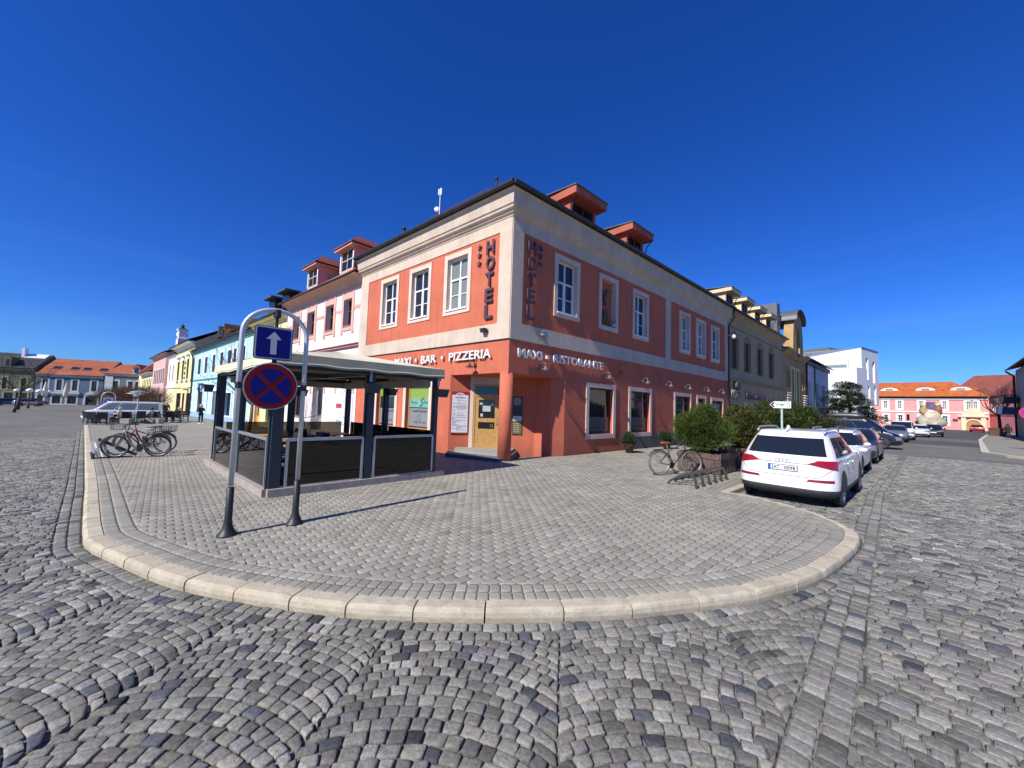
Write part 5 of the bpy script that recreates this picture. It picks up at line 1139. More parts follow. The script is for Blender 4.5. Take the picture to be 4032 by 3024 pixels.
# -- building row at the right edge
REX = Fr((72.0, 54.2), (.73886, .67386), (-.67386, .73886))
h18 = house('shaded_building', 'shaded grey and cream building with a drainpipe at the right edge', 'building', REX, -40, 0, 9.4, plaster('dull_cream', (.42, .38, .30), .3), mat('brown_roof', (.05, .035, .03)), [([(-8, -6.5), (-13, -11.5)], 4, 6.4), ([(-8, -6)], .3, 2.6)], zb=-.6, zr=11.5, depth=10, over=.9, frame=BROWNF)  # wall in one dull cream tone
downpipe([REX.P(-.2, .9, 9.3), REX.P(-.2, .2, 8.6), REX.P(-.2, .15, 0)], h18, .12)
fl = MB(); fl.prism([REX.P(-2.2, .25, 3.6), REX.P(.6, 1.6, 3.6), REX.P(.6, 1.6, 3.8), REX.P(-2.2, .25, 3.8)], (0, 0, .3)); MB().fbox(REX, -3, -.2, .1, 1.6, 4.7, 5.5).build('hanging_sign', BLACK, h18); MB().fbox(REX, -3, -.2, .1, 1.9, 3.1, 4.1).build('hanging_sign', mat('navy_sign', (.03, .07, .16), .5), h18)
# ------------------------------------------------------------------ vehicles (built at the origin, nose towards +x, then placed)
def paint(name, col, metal=0, rough=.3): return mat(name, col, rough, metal=metal, var=0, spec=.5, coat=.8)
PLASTIC = mat('black_plastic', (.03, .03, .032), .6, var=.08); TAIL = mat('tail_light_red', (.30, .008, .012), .12, var=.15, vs=14, coat=.8); LAMPG = mat('headlight_glass', (.30, .32, .35), .08, metal=.5, var=.5, vs=18); CHROME = mat('chrome', (.6, .6, .6), .12, metal=1, var=0); ALLOY = mat('alloy_rim', (.35, .36, .37), .3, metal=.8, var=0)
CARGLASS = mat('car_glass', (.012, .016, .022), .04, var=0, spec=.8)
def sup(a, hx, hy, n):          # rounded rectangle in plan with gently bowed ends
    rc = min(1.6 / n, hy * .55, hx * .5); t = (a / (math.pi / 2)) % 4; q = int(t); u = t - q; u = 1 - u if q % 2 else u
    if u < .3: x, y = hx, (hy - rc) * u / .3
    elif u < .72: w = (u - .3) / .42 * math.pi / 2; x, y = hx - rc + rc * math.cos(w), hy - rc + rc * math.sin(w)
    else: x, y = (hx - rc) * (1 - (u - .72) / .28), hy
    x -= .07 * (y / hy) ** 2 * (x / hx); y -= .03 * hy * (x / hx) ** 2 * (y / hy)
    return x * (1 if q in (0, 3) else -1), y * (1 if q < 2 else -1)
def sup_old(a, hx, hy, n):
    c, s = math.cos(a), math.sin(a); return hx * math.copysign(abs(c) ** (2 / n), c), hy * math.copysign(abs(s) ** (2 / n), s)
def make_car(name, label, group, p):
    t = thing(name, label, p.get('cat', 'car'), group=group)
    L, W, H = p['L'], p['W'], p['H']; zb = p.get('belt', 1.0); zn = p.get('nose', .72); xc = p.get('cowl', L / 2 - 1.15); nb = p.get('n', 5); N = 96; hood = p.get('hood', .92)
    xr0, xf0 = p.get('gr', -L / 2 + .12), p.get('gf', xc + .05); rr, rf = p.get('rr', -L / 2 + .5), p.get('rf', xc - .75); deck = p.get('deck', None)
    def Hh(x):
        if x > xc: 
            k = (x - xc) / (L / 2 - xc); return hood + (zn - hood) * k ** 1.6 + (zb - hood) * max(0, 1 - k * 6)
        return zb
    lv = [(.24, -L / 2 + .14, L / 2 - .2, W / 2 - .10), (.30, -L / 2 + .03, L / 2 - .06, W / 2 - .03), (.42, -L / 2 - .0, L / 2, W / 2 - .005), (.56, -L / 2 + .005, L / 2 - .005, W / 2), (.68, -L / 2 + .03, L / 2 - .03, W / 2 - .005)]
    def ring(mb, z, xr, xf, w, n, zf=None):
        xm, hx = (xr + xf) / 2, (xf - xr) / 2
        for k in range(N):
            x, y = sup(2 * math.pi * k / N + .02, hx, w, n); x += xm; mb.v.append(Vector((x, y, zf(x, y) if zf else z)))
    def skin(mb, b, nr):
        for i in range(nr - 1):
            for k in range(N): mb.f.append([b + i * N + k, b + i * N + (k + 1) % N, b + (i + 1) * N + (k + 1) % N, b + (i + 1) * N + k]); mb.mi.append(0)
    body = MB(); nl = 0; clad = p.get('clad')
    cl = MB()
    if clad:
        for z, a, b, w in lv[:3]: ring(cl, z, a, b, w, nb)
        ring(cl, .44, -L / 2 + .02, L / 2 - .02, W / 2 - .02, nb); skin(cl, 0, 4)
    for z, a, b, w in (lv[2:] if clad else lv): ring(body, z, a, b, w, nb); nl += 1
    e = p.get('rs', .10)
    ring(body, 0, -L / 2 + .05, L / 2 - .08, W / 2 - .015, nb, lambda x, y: .68 + (Hh(x) - .68) * .45); nl += 1
    ring(body, 0, -L / 2 + e * .8, L / 2 - .13, W / 2 - .035, nb, lambda x, y: .68 + (Hh(x) - .68) * .82); nl += 1
    ring(body, 0, -L / 2 + e, L / 2 - .2, W / 2 - .06, nb, lambda x, y: Hh(x) - .012); nl += 1
    for s in (.93, .75, .45, .1):
        ring(body, 0, (-L / 2 + e) * s, (L / 2 - .2) * s, (W / 2 - .06) * s, nb, lambda x, y: Hh(x) + p.get('crown', .03) * (1 - (y / (W / 2)) ** 2)); nl += 1
    skin(body, 0, nl); body.f.append([(nl - 1) * N + k for k in range(N)]); body.mi.append(0)
    g0 = len(body.v); wb, wr = W / 2 - .07, p.get('roofw', W / 2 - .30); zr = H; ng = 0
    for k, (tt, dz) in enumerate(((0, 0), (.25, 0), (.5, 0), (.75, 0), (.9, 0), (.97, -.0), (1, 0))):
        z = zb - .04 + (zr - .05 - zb + .04) * tt; ease = tt
        xr = xr0 + (rr - xr0) * ease ** p.get('re', 1.5); xf = xf0 + (rf - xf0) * ease ** 1.05; w = wb + (wr - wb) * ease ** 1.3
        ring(body, z, xr, xf, w, p.get('gn', 5)); ng += 1
    for s, dz in ((.965, .022), (.85, .035), (.6, .045), (.3, .05), (.05, .05)):
        xm = (rr + rf) / 2; ring(body, zr - .05 + dz, xm + (rr - xm) * s, xm + (rf - xm) * s, wr * s, p.get('gn', 5)); ng += 1
    skin(body, g0, ng); body.f.append([g0 + (ng - 1) * N + k for k in range(N)]); body.mi.append(0)
    body.f = [list(q) for f in body.f for q in (((f[0], f[1], f[2]), (f[0], f[2], f[3])) if len(f) == 4 else (f,))]; body.mi = [0] * len(body.f)
    bo = body.build('body', p['paint'], t, smooth=True)
    if clad: cl.build('lower_cladding', PLASTIC, t, smooth=True)
    allb = MB(); allb.v = body.v + cl.v; allb.f = body.f + [[i + len(body.v) for i in f] for f in cl.f]
    bvh = BVHTree.FromPolygons([tuple(v) for v in allb.v], allb.f)
    def decal(nm, ax, sg, C, m_, off=.006, nu=10, nv=6, par=None):
        mb = MB(); idx = {}
        for j in range(nv + 1):
            for i in range(nu + 1):
                u, v = i / nu, j / nv; a = Vector(C[0]).lerp(Vector(C[1]), u); b = Vector(C[3]).lerp(Vector(C[2]), u); q = a.lerp(b, v)
                if ax == 'y': o = Vector((q[0], sg * 3, q[1])); d = Vector((0, -sg, 0))
                else: o = Vector((sg * 6, q[0], q[1])); d = Vector((-sg, 0, 0))
                h = bvh.ray_cast(o, d)
                if h[0] is not None:
                    nn = h[1] if h[1].dot(d) < 0 else -h[1]; idx[(i, j)] = len(mb.v); mb.v.append(h[0] + nn * off)
        for j in range(nv):
            for i in range(nu):
                k4 = [(i, j), (i + 1, j), (i + 1, j + 1), (i, j + 1)]
                if all(k in idx for k in k4): mb.f.append([idx[k] for k in k4]); mb.mi.append(0)
        if not mb.f: return None
        return mb.build(nm, m_, par or bo, smooth=True, fixn=False)
    def disc(nm, x, z, r, sg, m_, off, rx=None):
        mb = MB(); ok = {}
        for j in range(7):
            for i in range(25):
                a = 2 * math.pi * i / 24; rr_ = r * j / 6; q = (x + rr_ * math.cos(a), z + rr_ * math.sin(a)); h = bvh.ray_cast(Vector((q[0], sg * 3, q[1])), Vector((0, -sg, 0)))
                if h[0] is not None and abs(h[0].y) > W * .3: ok[(i, j)] = len(mb.v); mb.v.append(Vector((q[0], h[0].y + sg * off, q[1])))
        for j in range(6):
            for i in range(24):
                k4 = [(i, j), (i + 1, j), (i + 1, j + 1), (i, j + 1)]
                if all(k in ok for k in k4): mb.f.append([ok[k] for k in k4]); mb.mi.append(0)
        return mb.build(nm, m_, bo, fixn=False) if mb.f else None
    wr_ = p.get('wheel', .33); ax = p.get('axles', (-L / 2 + .85, L / 2 - .9))
    for xw in ax:
        for sg in (1, -1):
            disc('wheel_arch', xw, wr_ + .02, wr_ + .055, sg, PLASTIC, .004)
            y1 = sg * (W / 2 - .022); y0 = sg * (W / 2 - .21); mb = MB(); prof = [(wr_ * .6, y0), (wr_ * .93, y0), (wr_, y0 + sg * .03), (wr_, y1 - sg * .03), (wr_ * .95, y1), (wr_ * .68, y1 + sg * .004), (wr_ * .64, y1 - sg * .02)]
            n_ = 32
            for r_, y in prof:
                for k in range(n_): a = 2 * math.pi * k / n_; mb.v.append(Vector((xw + r_ * math.cos(a), y, wr_ + r_ * math.sin(a))))
            for i in range(len(prof) - 1):
                for k in range(n_): mb.f.append([i * n_ + k, i * n_ + (k + 1) % n_, (i + 1) * n_ + (k + 1) % n_, (i + 1) * n_ + k]); mb.mi.append(0)
            wo_ = mb.build('wheel', RUBBER, t, smooth=True)
            rm = MB(); rm.tube([(xw, y1 - sg * .09, wr_), (xw, y1 - sg * .085, wr_)], wr_ * .66, 24)
            rim = rm.build('rim', PLASTIC, wo_)
            sp = MB(); ns = p.get('spokes', 5)
            for k in range(ns):
                a = 2 * math.pi * k / ns + .3; sp.bar((xw, y1 - sg * .035, wr_), (xw + wr_ * .62 * math.cos(a), y1 - sg * .02, wr_ + wr_ * .62 * math.sin(a)), .05, .03, (0, 1, 0))
            sp.tube([(xw + wr_ * .63 * math.cos(2 * math.pi * k / 24), y1 - sg * .015, wr_ + wr_ * .63 * math.sin(2 * math.pi * k / 24)) for k in range(24)], .015, 6, closed=True); sp.tube([(xw, y1 - sg * .06, wr_), (xw, y1 - sg * .015, wr_)], .06, 12)
            sp.build('rim', ALLOY, wo_)
    # glass
    zg0, zg1 = zb + .03, H - .16; lerpx = lambda a, b, tt, pw: a + (b - a) * tt ** pw
    fz = lambda z: (z - zb + .04) / (zr - .05 - zb + .04)
    xr_ = lambda z: lerpx(xr0, rr, fz(z), p.get('re', 1.5)); xf_ = lambda z: lerpx(xf0, rf, fz(z), 1.05)
    G_ = p.get('glass', CARGLASS)
    for sg in (1, -1):
        a0, a1 = xr_(zg0) + p.get('dp', .35), xr_(zg1) + p.get('dp', .35) * .9; b0, b1 = xf_(zg0) - .22, xf_(zg1) - .16
        cuts = p.get('pillars', [.36, .66]); ks = [0] + cuts + [1]
        for k in range(len(ks) - 1):
            if p.get('blind_rear') and k < p['blind_rear']: continue
            u0, u1 = ks[k] + (.015 if k else 0), ks[k + 1] - (.015 if k < len(ks) - 2 else 0); m0 = lambda u: a0 + (b0 - a0) * u; m1 = lambda u: a1 + (b1 - a1) * u
            decal('side_window', 'y', sg, [(m0(u0), zg0), (m0(u1), zg0), (m1(u1), zg1), (m1(u0), zg1)], G_)
        decal('door_seam', 'y', sg, [(a0 + (b0 - a0) * ks[1] - .006, .42), (a0 + (b0 - a0) * ks[1] + .006, .42), (a0 + (b0 - a0) * ks[1] + .006, zb - .02), (a0 + (b0 - a0) * ks[1] - .006, zb - .02)], PLASTIC, .003, 1, 8)
        decal('door_seam', 'y', sg, [(a0 + (b0 - a0) * ks[2] - .006, .42), (a0 + (b0 - a0) * ks[2] + .006, .42), (a0 + (b0 - a0) * ks[2] + .006, zb - .02), (a0 + (b0 - a0) * ks[2] - .006, zb - .02)], PLASTIC, .003, 1, 8)
        for k in (1, 2): 
            xh = a0 + (b0 - a0) * ks[k] - .18; MB().bar((xh, sg * (W / 2 + .0), zb - .13), (xh + .16, sg * (W / 2 + .0), zb - .125), .035, .03).build('door_handle', p['paint'], t, bevel=.008)
        MB().sphere((xf0 - .28, sg * (W / 2 + .09), zb + .09), .085, 12, 8, (.7, 1.15, .75)).build('wing_mirror', p.get('mirror', p['paint']), t, smooth=True)
    ww = W / 2 - .13; wt = wr - .05
    decal('windscreen', 'x', 1, [(-ww, zb + .02), (ww, zb + .02), (wt, H - .10), (-wt, H - .10)], G_, nu=14)
    rg = p.get('rear_glass', (zb + .06, H - .14)); decal('rear_window', 'x', -1, [(-ww + .09, rg[0]), (ww - .09, rg[0]), (wt + .02, rg[1]), (-wt - .02, rg[1])], G_, nu=14)
    # front face
    hz = p.get('lamp_z', (.60, .76)); hw_ = W / 2
    for sg in (1, -1):
        decal('headlight', 'x', 1, [(sg * (hw_ - .62), hz[0] + .03), (sg * (hw_ - .04), hz[0] - .01), (sg * (hw_ - .05), hz[1] + .06), (sg * (hw_ - .5), hz[1] - .02)], LAMPG, .008)
        decal('fog_light', 'x', 1, [(sg * (hw_ - .5), .36), (sg * (hw_ - .22), .36), (sg * (hw_ - .2), .46), (sg * (hw_ - .5), .46)], PLASTIC, .006, 4, 3)
    decal('grille', 'x', 1, [(-.42, hz[0] - .02), (.42, hz[0] - .02), (.45, hz[1] - .03), (-.45, hz[1] - .03)], p.get('grille', PLASTIC), .006, 6, 3); decal('grille', 'x', 1, [(-.5, .30), (.5, .30), (.55, .44), (-.55, .44)], PLASTIC, .006, 6, 3)
    if p.get('frontplate', 1): decal('licence_plate', 'x', 1, [(-.26, .45), (.26, .45), (.26, .56), (-.26, .56)], mat('plate_white', (.75, .75, .72), .4, var=0), .012, 2, 2)
    if p.get('rails'):
        for sg in (1, -1): MB().tube([(rr + .12, sg * (wr - .02), H - .05), (rr + .3, sg * (wr - .01), H + .035), ((rr + rf) / 2, sg * (wr + .0), H + .045), (rf - .3, sg * (wr - .01), H + .035), (rf - .1, sg * (wr - .02), H - .04)], .02, 8).build('roof_rail', p['rails'], t, smooth=True)
    t['_b'] = 0; del t['_b']
    return t, decal, bo
def place(t, s, tt, heading):     # heading 1: nose up the street, -1: nose towards the viewer
    q = ST(s, tt); t.location = (q.x, q.y, road_z(q.x, q.y)); a = math.atan2(dB.y, dB.x); t.rotation_euler = (0, 0, a if heading > 0 else a + math.pi)
PWHITE = paint('white_car_paint', (.78, .78, .79)); PBLACK = paint('black_car_paint', (.008, .009, .011)); PSILVER = paint('silver_car_paint', (.32, .34, .36), .6); PGREY = paint('dark_grey_car_paint', (.03, .033, .038), .3); PRED = paint('red_car_paint', (.28, .01, .015)); PBLUE = paint('blue_car_paint', (.02, .04, .12))
PK_ = 'cars parked along the street'
# white SUV in the foreground
t, dc, bo = make_car('white_suv', 'nearest white SUV', PK_, dict(L=4.63, W=1.90, H=1.64, belt=1.05, nose=.8, hood=1.0, cowl=1.15, gr=-2.17, rr=-1.72, gf=1.2, rf=.42, re=1.25, roofw=.66, paint=PWHITE, clad=True, axles=(-1.42, 1.40), wheel=.365, rails=LGREY, dp=.42, rear_glass=(1.10, 1.47), n=4.4, rs=.10, spokes=10))
t['label'] = 'nearest white SUV seen from behind with red tail lights, plate 3AT 0098'
for sg in (1, -1):
    dc('tail_light', 'x', -1, [(sg * .44, .94), (sg * .90, .84), (sg * .89, 1.02), (sg * .60, 1.02)], TAIL, .014, 30, 14)
    dc('tail_light', 'y', sg, [(-2.13, .855), (-1.98, .89), (-2.02, .99), (-2.12, 1.01)], TAIL, .012, 16, 10)
    dc('reflector', 'x', -1, [(sg * .42, .575), (sg * .86, .58), (sg * .86, .635), (sg * .46, .625)], mat('reflector_red', (.22, .005, .02), .3, var=0), .008, 10, 2)
dc('tailgate_seam', 'x', -1, [(-.5, .925), (.5, .925), (.5, .94), (-.5, .94)], mat('seam_grey', (.18, .18, .19), .6, var=0), .004, 20, 1)
for sg in (1, -1): dc('tailgate_seam', 'x', -1, [(sg * .62, .66), (sg * .635, .66), (sg * .88, .88), (sg * .865, .88)], MT['seam_grey'], .003, 1, 8)
dc('tailgate_seam', 'x', -1, [(-.62, .655), (.62, .655), (.62, .667), (-.62, .667)], MT['seam_grey'], .003, 20, 1)
FRR = Fr((-2.268, 0), (0, -1), (-1, 0))
pl = MB().fbox(FRR, -.275, .275, .0, .02, .755, .885).build('licence_plate', mat('plate_frame', (.12, .12, .12), .5, var=0), t)
MB().fbox(FRR, -.26, .26, .02, .024, .768, .872).build('plate_face', mat('plate_white', (.75, .75, .72), .4), pl); MB().fbox(FRR, -.26, -.218, .024, .026, .768, .872).build('plate_band', mat('plate_blue', (.03, .10, .45), .4, var=0), pl)
text_fit('lettering', '3AT', -.20, -.055, .785, .072, FRR, .024, .003, INK, pl, .02); text_fit('lettering', '0098', .03, .235, .785, .072, FRR, .024, .003, INK, pl, .02)
mb = MB()
for k in range(4): mb.tube([FRR.P(-.10 + k * .066 + .043 * math.cos(i * math.pi / 9), -.028, .965 + .040 * math.sin(i * math.pi / 9)) for i in range(18)], .006, 6, closed=True)
mb.build('emblem', LGREY, t, smooth=True)
mb = MB(); mb.tube([FRR.P(-.5, -.06, .37), FRR.P(-.5, .0, .37)], .055, 16); mb.build('exhaust_pipe', PLASTIC, t)
MB().prism([(-1.55, -.02, 1.66), (-1.78, 0, 1.62), (-1.60, 0, 1.74)], (0, .04, 0)).build('aerial_fin', PWHITE, t)
MB().bar((-2.03, .0, 1.14), (-1.95, -.38, 1.17), .015).build('rear_wiper', PLASTIC, t)
place(t, 12.47, -2.22, 1)
t, dc, bo = make_car('white_hatchback', 'white estate car facing the viewer right behind the nearest white SUV', PK_, dict(L=4.5, W=1.80, H=1.52, belt=1.0, nose=.74, hood=.95, cowl=1.2, gr=-2.15, rr=-1.7, gf=1.35, rf=.45, paint=PWHITE, axles=(-1.45, 1.32), wheel=.33, rails=LGREY, lamp_z=(.66, .8)))
place(t, 18.6, -2.42, -1)
t, dc, bo = make_car('dark_estate_car', 'dark grey estate car third in the parked row', PK_, dict(L=4.5, W=1.82, H=1.48, belt=.98, nose=.72, gr=-2.1, rr=-1.6, gf=1.3, rf=.4, paint=PGREY, axles=(-1.4, 1.35), rails=LGREY)); place(t, 24.6, -2.45, -1)
t, dc, bo = make_car('black_people_carrier', 'black people carrier with tall dark windows in the parked row', PK_, dict(L=4.9, W=1.95, H=1.93, belt=1.15, nose=.9, hood=1.08, cowl=1.7, gr=-2.38, rr=-2.2, gf=1.8, rf=.95, paint=PBLACK, axles=(-1.5, 1.5), rails=BLACK, roofw=.78)); PCQ = at(41.9, 36.5); t.location = (PCQ.x, PCQ.y, road_z(PCQ.x, PCQ.y)); t.rotation_euler = (0, 0, rad(90 - 138))
rb = thing('roof_box', 'long dark roof box carried on the black people carrier', 'roof box'); mb = MB(); N = 24
prof = [(.80, .0), (1.0, .06), (1.0, .14), (.9, .27), (.6, .34), (.1, .36)]
for s_, z in prof:
    for k in range(N):
        x, y = sup(2 * math.pi * k / N, 1.0 * s_, .42 * s_, 3.2); mb.v.append(Vector((x + (.12 if x > 0 else 0) * (1 - z), y, z)))
for i in range(len(prof) - 1):
    for k in range(N): mb.f.append([i * N + k, i * N + (k + 1) % N, (i + 1) * N + (k + 1) % N, (i + 1) * N + k]); mb.mi.append(0)
mb.f.append(list(range(N))[::-1]); mb.f.append([(len(prof) - 1) * N + k for k in range(N)]); mb.mi += [0, 0]
mb.build('shell', mat('box_grey', (.05, .055, .06), .35, var=.05), rb, smooth=True)
mb = MB(); mb.bar((-.5, -.75, -.03), (-.5, .75, -.03), .06); mb.bar((.5, -.75, -.03), (.5, .75, -.03), .06); mb.build('cross_bars', BLACK, rb)
rb.location = (PCQ.x - .4, PCQ.y + .3, road_z(PCQ.x, PCQ.y) + 2.0); rb.rotation_euler = (0, 0, rad(90 - 138))
t, dc, bo = make_car('silver_estate_car', 'silver estate car facing the viewer with glaring bonnet further up the street', PK_, dict(L=4.7, W=1.82, H=1.47, belt=.96, nose=.72, gr=-2.2, rr=-1.7, gf=1.35, rf=.45, paint=PSILVER, axles=(-1.45, 1.4), grille=CHROME, lamp_z=(.62, .74), mirror=WHITE)); place(t, 50.2, -2.2, -1)
t, dc, bo = make_car('white_van', 'small white van directly behind the silver estate car', PK_, dict(cat='van', L=4.5, W=1.85, H=1.85, belt=1.1, nose=.9, hood=1.05, cowl=1.5, gr=-2.2, rr=-2.1, gf=1.6, rf=.8, paint=PWHITE, axles=(-1.4, 1.4), blind_rear=1, roofw=.74)); place(t, 56.2, -1.9, -1)
t, dc, bo = make_car('white_saloon_car', 'low white saloon with black windscreen facing the viewer in front of the pink building', PK_, dict(L=4.6, W=1.85, H=1.45, belt=.95, nose=.68, gr=-2.0, rr=-1.1, gf=1.3, rf=.4, paint=PWHITE, axles=(-1.45, 1.4), grille=PWHITE)); place(t, 67.5, -.9, -1)
t, dc, bo = make_car('black_city_car', 'small black car right of the low white saloon', PK_, dict(L=4.1, W=1.75, H=1.5, belt=.98, nose=.74, gr=-1.95, rr=-1.6, gf=1.2, rf=.4, paint=PBLACK, axles=(-1.3, 1.25))); place(t, 73, .3, -1)
t, dc, bo = make_car('black_suv', 'black SUV showing its roof above the silver estate car', PK_, dict(L=4.6, W=1.9, H=1.75, belt=1.1, nose=.85, hood=1.02, gr=-2.1, rr=-1.8, gf=1.2, rf=.4, paint=PBLACK, axles=(-1.4, 1.4), rails=BLACK)); place(t, 66.5, -5.2, -1)
t, dc, bo = make_car('red_car', 'dark red car seen from behind near the baroque portal', PK_, dict(L=4.2, W=1.9, H=1.5, belt=.95, nose=.75, gr=-2.0, rr=-1.5, gf=1.2, rf=.4, paint=PRED, axles=(-1.3, 1.3)))
for sg in (1, -1): dc('tail_light', 'x', -1, [(sg * .5, .75), (sg * .9, .75), (sg * .9, .92), (sg * .5, .9)], mat('bright_tail', (.8, .3, .3), .3, var=0), .01)
q = G(3400 + 1570 * .2857, 1450 + 880 * .2857, -.1); t.location = (q.x, q.y, q.z); t.rotation_euler = (0, 0, rad(38))
t['group'] = PK_
# vehicles on the square
t, dc, bo = make_car('delivery_van', 'long white panel van parked side on behind the cafe chairs', None, dict(cat='van', L=5.3, W=2.0, H=1.9, belt=1.12, nose=.9, hood=1.1, cowl=1.9, gr=-2.6, rr=-2.5, gf=2.0, rf=1.1, paint=PWHITE, axles=(-1.7, 1.7), roofw=.84, n=5, pillars=[.40, .74], glass=mat('grey_panel_glass', (.22, .25, .27), .15, var=.1)))
q = at(-45.3, 50); q = Vector((q.x, q.y, road_z(q.x, q.y))); t.location = q; t.rotation_euler = (0, 0, rad(226))
def far_car(name, label, px, py, rz, paint_, dist=1.0, H=1.5):
    t, dc, bo = make_car(name, label, 'cars parked across the square', dict(L=4.3, W=1.8, H=H, belt=.98, nose=.74, gr=-2.05, rr=-1.6, gf=1.2, rf=.4, paint=paint_, axles=(-1.3, 1.3))); q = G(px, py, -.1); t.location = q; t.rotation_euler = (0, 0, rz)
far_car('blue_car', 'dark blue car at the left edge under the bare tree', 40, 1597, rad(60), PBLUE)
far_car('pale_grey_car', 'pale car parked before the olive building', 108, 1598, rad(70), PSILVER)
far_car('black_parked_car', 'black car beside the pale car across the square', 128, 1594, rad(70), PBLACK)
# ------------------------------------------------------------------ terrace pavilion
V2 = lambda x, y, z=0: Vector((x, y, z))
pc = V2(-4.757, 7.623); RD = V2(.7311, .6823).normalized(); LD = V2(-.7371, .6758).normalized()
PR = Fr(pc, RD, -LD); PL = Fr(pc, LD, -RD)      # front face and left face, n outwards
RL, LLn = 3.93, 5.7
pav = thing('terrace_pavilion', 'dark framed restaurant terrace pavilion with beige canopy and tinted glass screens', 'pavilion', (pc.x, pc.y, g(pc.x)))
def PP(r, l, z): q = pc + RD * r + LD * l; return Vector((q.x, q.y, z))
gz = lambda r, l: g((pc + RD * r + LD * l).x)
BEAM = mat('weathered_timber', (.34, .29, .25), .8, var=.25, vs=8, bs=.5)
mb = MB()
mb.bar(PP(0, 0, .0) , PP(RL + .13, 0, .02), .14, .16); mb.bar(PP(0, .07, -.02), PP(0, LLn + .25, -.06), .14, .18); mb.bar(PP(RL, .07, .02), PP(RL, LLn, -.02), .12, .14); mb.bar(PP(.07, LLn, -.05), PP(RL - .07, LLn, .0), .12, .14)
mb.build('base_beam', BEAM, pav)
MB().prism([PP(.05, .05, .0), PP(RL - .05, .05, .02), PP(RL - .05, LLn - .05, -.02), PP(.05, LLn - .05, -.04)], (0, 0, .06)).build('deck', mat('deck_boards', (.10, .09, .08), .8, var=.2, vs=5), pav)
posts = [(.12, .12, .2), (2.0, .1, .17), (RL - .14, .1, .12), (.1, 2.7, .1), (.12, LLn - .35, .18), (RL - .12, 2.7, .14), (RL - .12, LLn - .35, .14), (2.0, LLn - .35, .16)]
for r_, l_, w_ in posts:
    mb = MB(); mb.bar(PP(r_, l_, .07), PP(r_, l_, 2.62), w_, w_, LD); mb.bar(PP(r_ - w_ * .62, l_ - w_ * .1, .07), PP(r_ - w_ * .62, l_ - w_ * .1, 2.62), .03, .06, LD); mb.build('post', DGREY, pav)
mb = MB()
for a, b in (((0.05, .05), (RL - .05, .05)), ((.05, .05), (.05, LLn - .3)), ((RL - .05, .05), (RL - .05, LLn - .3)), ((.05, LLn - .3), (RL - .05, LLn - .3)), ((2, .05), (2, LLn - .3)), ((.05, 2.7), (RL, 2.7))): mb.bar(PP(*a, 2.56), PP(*b, 2.56), .08, .12)
for a in ((.05, .05), (RL - .05, .05), (.05, LLn - .3), (RL - .05, LLn - .3)): mb.bar(PP(*a, 2.6), PP(2.0, 2.85, 3.12), .05, .06)
mb.build('roof_frame', DGREY, pav)
CANV = mat('beige_canvas', (.62, .58, .42), .85, var=.06, vs=3, bs=.25, bscale=6)
mb = MB(); o_ = .28; c4 = [(-.05, -.24), (RL - .12, -.24), (RL - .12, LLn - .2), (-.05, LLn - .2)]; zt = 2.79
r0, r1 = PP(2.0, 1.9, 3.2), PP(2.0, 3.9, 3.2); e_ = [PP(*c, zt) for c in c4]
def panel(a, b, c, d, n=8):      # a sagging canopy panel
    for i in range(n):
        for j in range(n):
            def P_(u, v):
                p = (a.lerp(b, u)).lerp(d.lerp(c, u), v); return p - Vector((0, 0, .10 * math.sin(math.pi * u) * math.sin(math.pi * v)))
            mb.quad(P_(i / n, j / n), P_((i + 1) / n, j / n), P_((i + 1) / n, (j + 1) / n), P_(i / n, (j + 1) / n))
panel(e_[0], e_[1], r0, r0); panel(e_[1], e_[2], r1, r0); panel(e_[2], e_[3], r1, r1); panel(e_[3], e_[0], r0, r1)
cv = mb.build('canopy', CANV, pav, smooth=True)
cs = [V2(*c) for c in c4]
for k in range(4):
    a, b = c4[k], c4[(k + 1) % 4]; mb = MB(); N = 30; top = []; bot = []
    dn = (V2(b[0] - a[0], b[1] - a[1])).normalized(); ou = V2(dn.y, -dn.x)
    for i in range(N + 1):
        u = i / N; r_, l_ = a[0] + (b[0] - a[0]) * u, a[1] + (b[1] - a[1]) * u; w_ = .004 * math.sin(i * .9); top.append((r_, l_, zt - .01 * math.sin(math.pi * u))); bot.append((r_ + ou.x * (.015 + w_), l_ + ou.y * (.015 + w_), zt - .235 - .012 * math.sin(i * .8)))
    for i in range(N): mb.quad(PP(*top[i]), PP(*top[i + 1]), PP(*bot[i + 1]), PP(*bot[i]))
    vo = mb.build('valance', mat('darker_canvas', (.33, .32, .22), .85, var=.06, vs=3, bs=.2, bscale=6) if k in (0,) else CANV, cv, smooth=True)  # front valance takes a darker tone of the canopy canvas
    mb = MB(); mb.tube([PP(*q) - Vector((0, 0, -.045)) for q in bot], .012, 6); mb.build('trim', mat('trim_cream', (.7, .68, .5), .7, var=.05), vo)
mb = MB()
for a, b in (((RL - .3, .2), (RL - .3, LLn - .4)),): mb.bar(PP(*a, 2.42), PP(*b, 2.42), .14, .2)
mb.bar(PP(.3, LLn - .45, 2.42), PP(RL - .4, LLn - .45, 2.42), .12, .18); mb.build('rolled_blind', mat('blind_grey', (.4, .4, .38), .7), pav)
TG = tinted('tinted_screen', (.10, .105, .085), 1.0, .01); TG2 = tinted('smoked_screen', (.30, .29, .26), 1.0, .01)
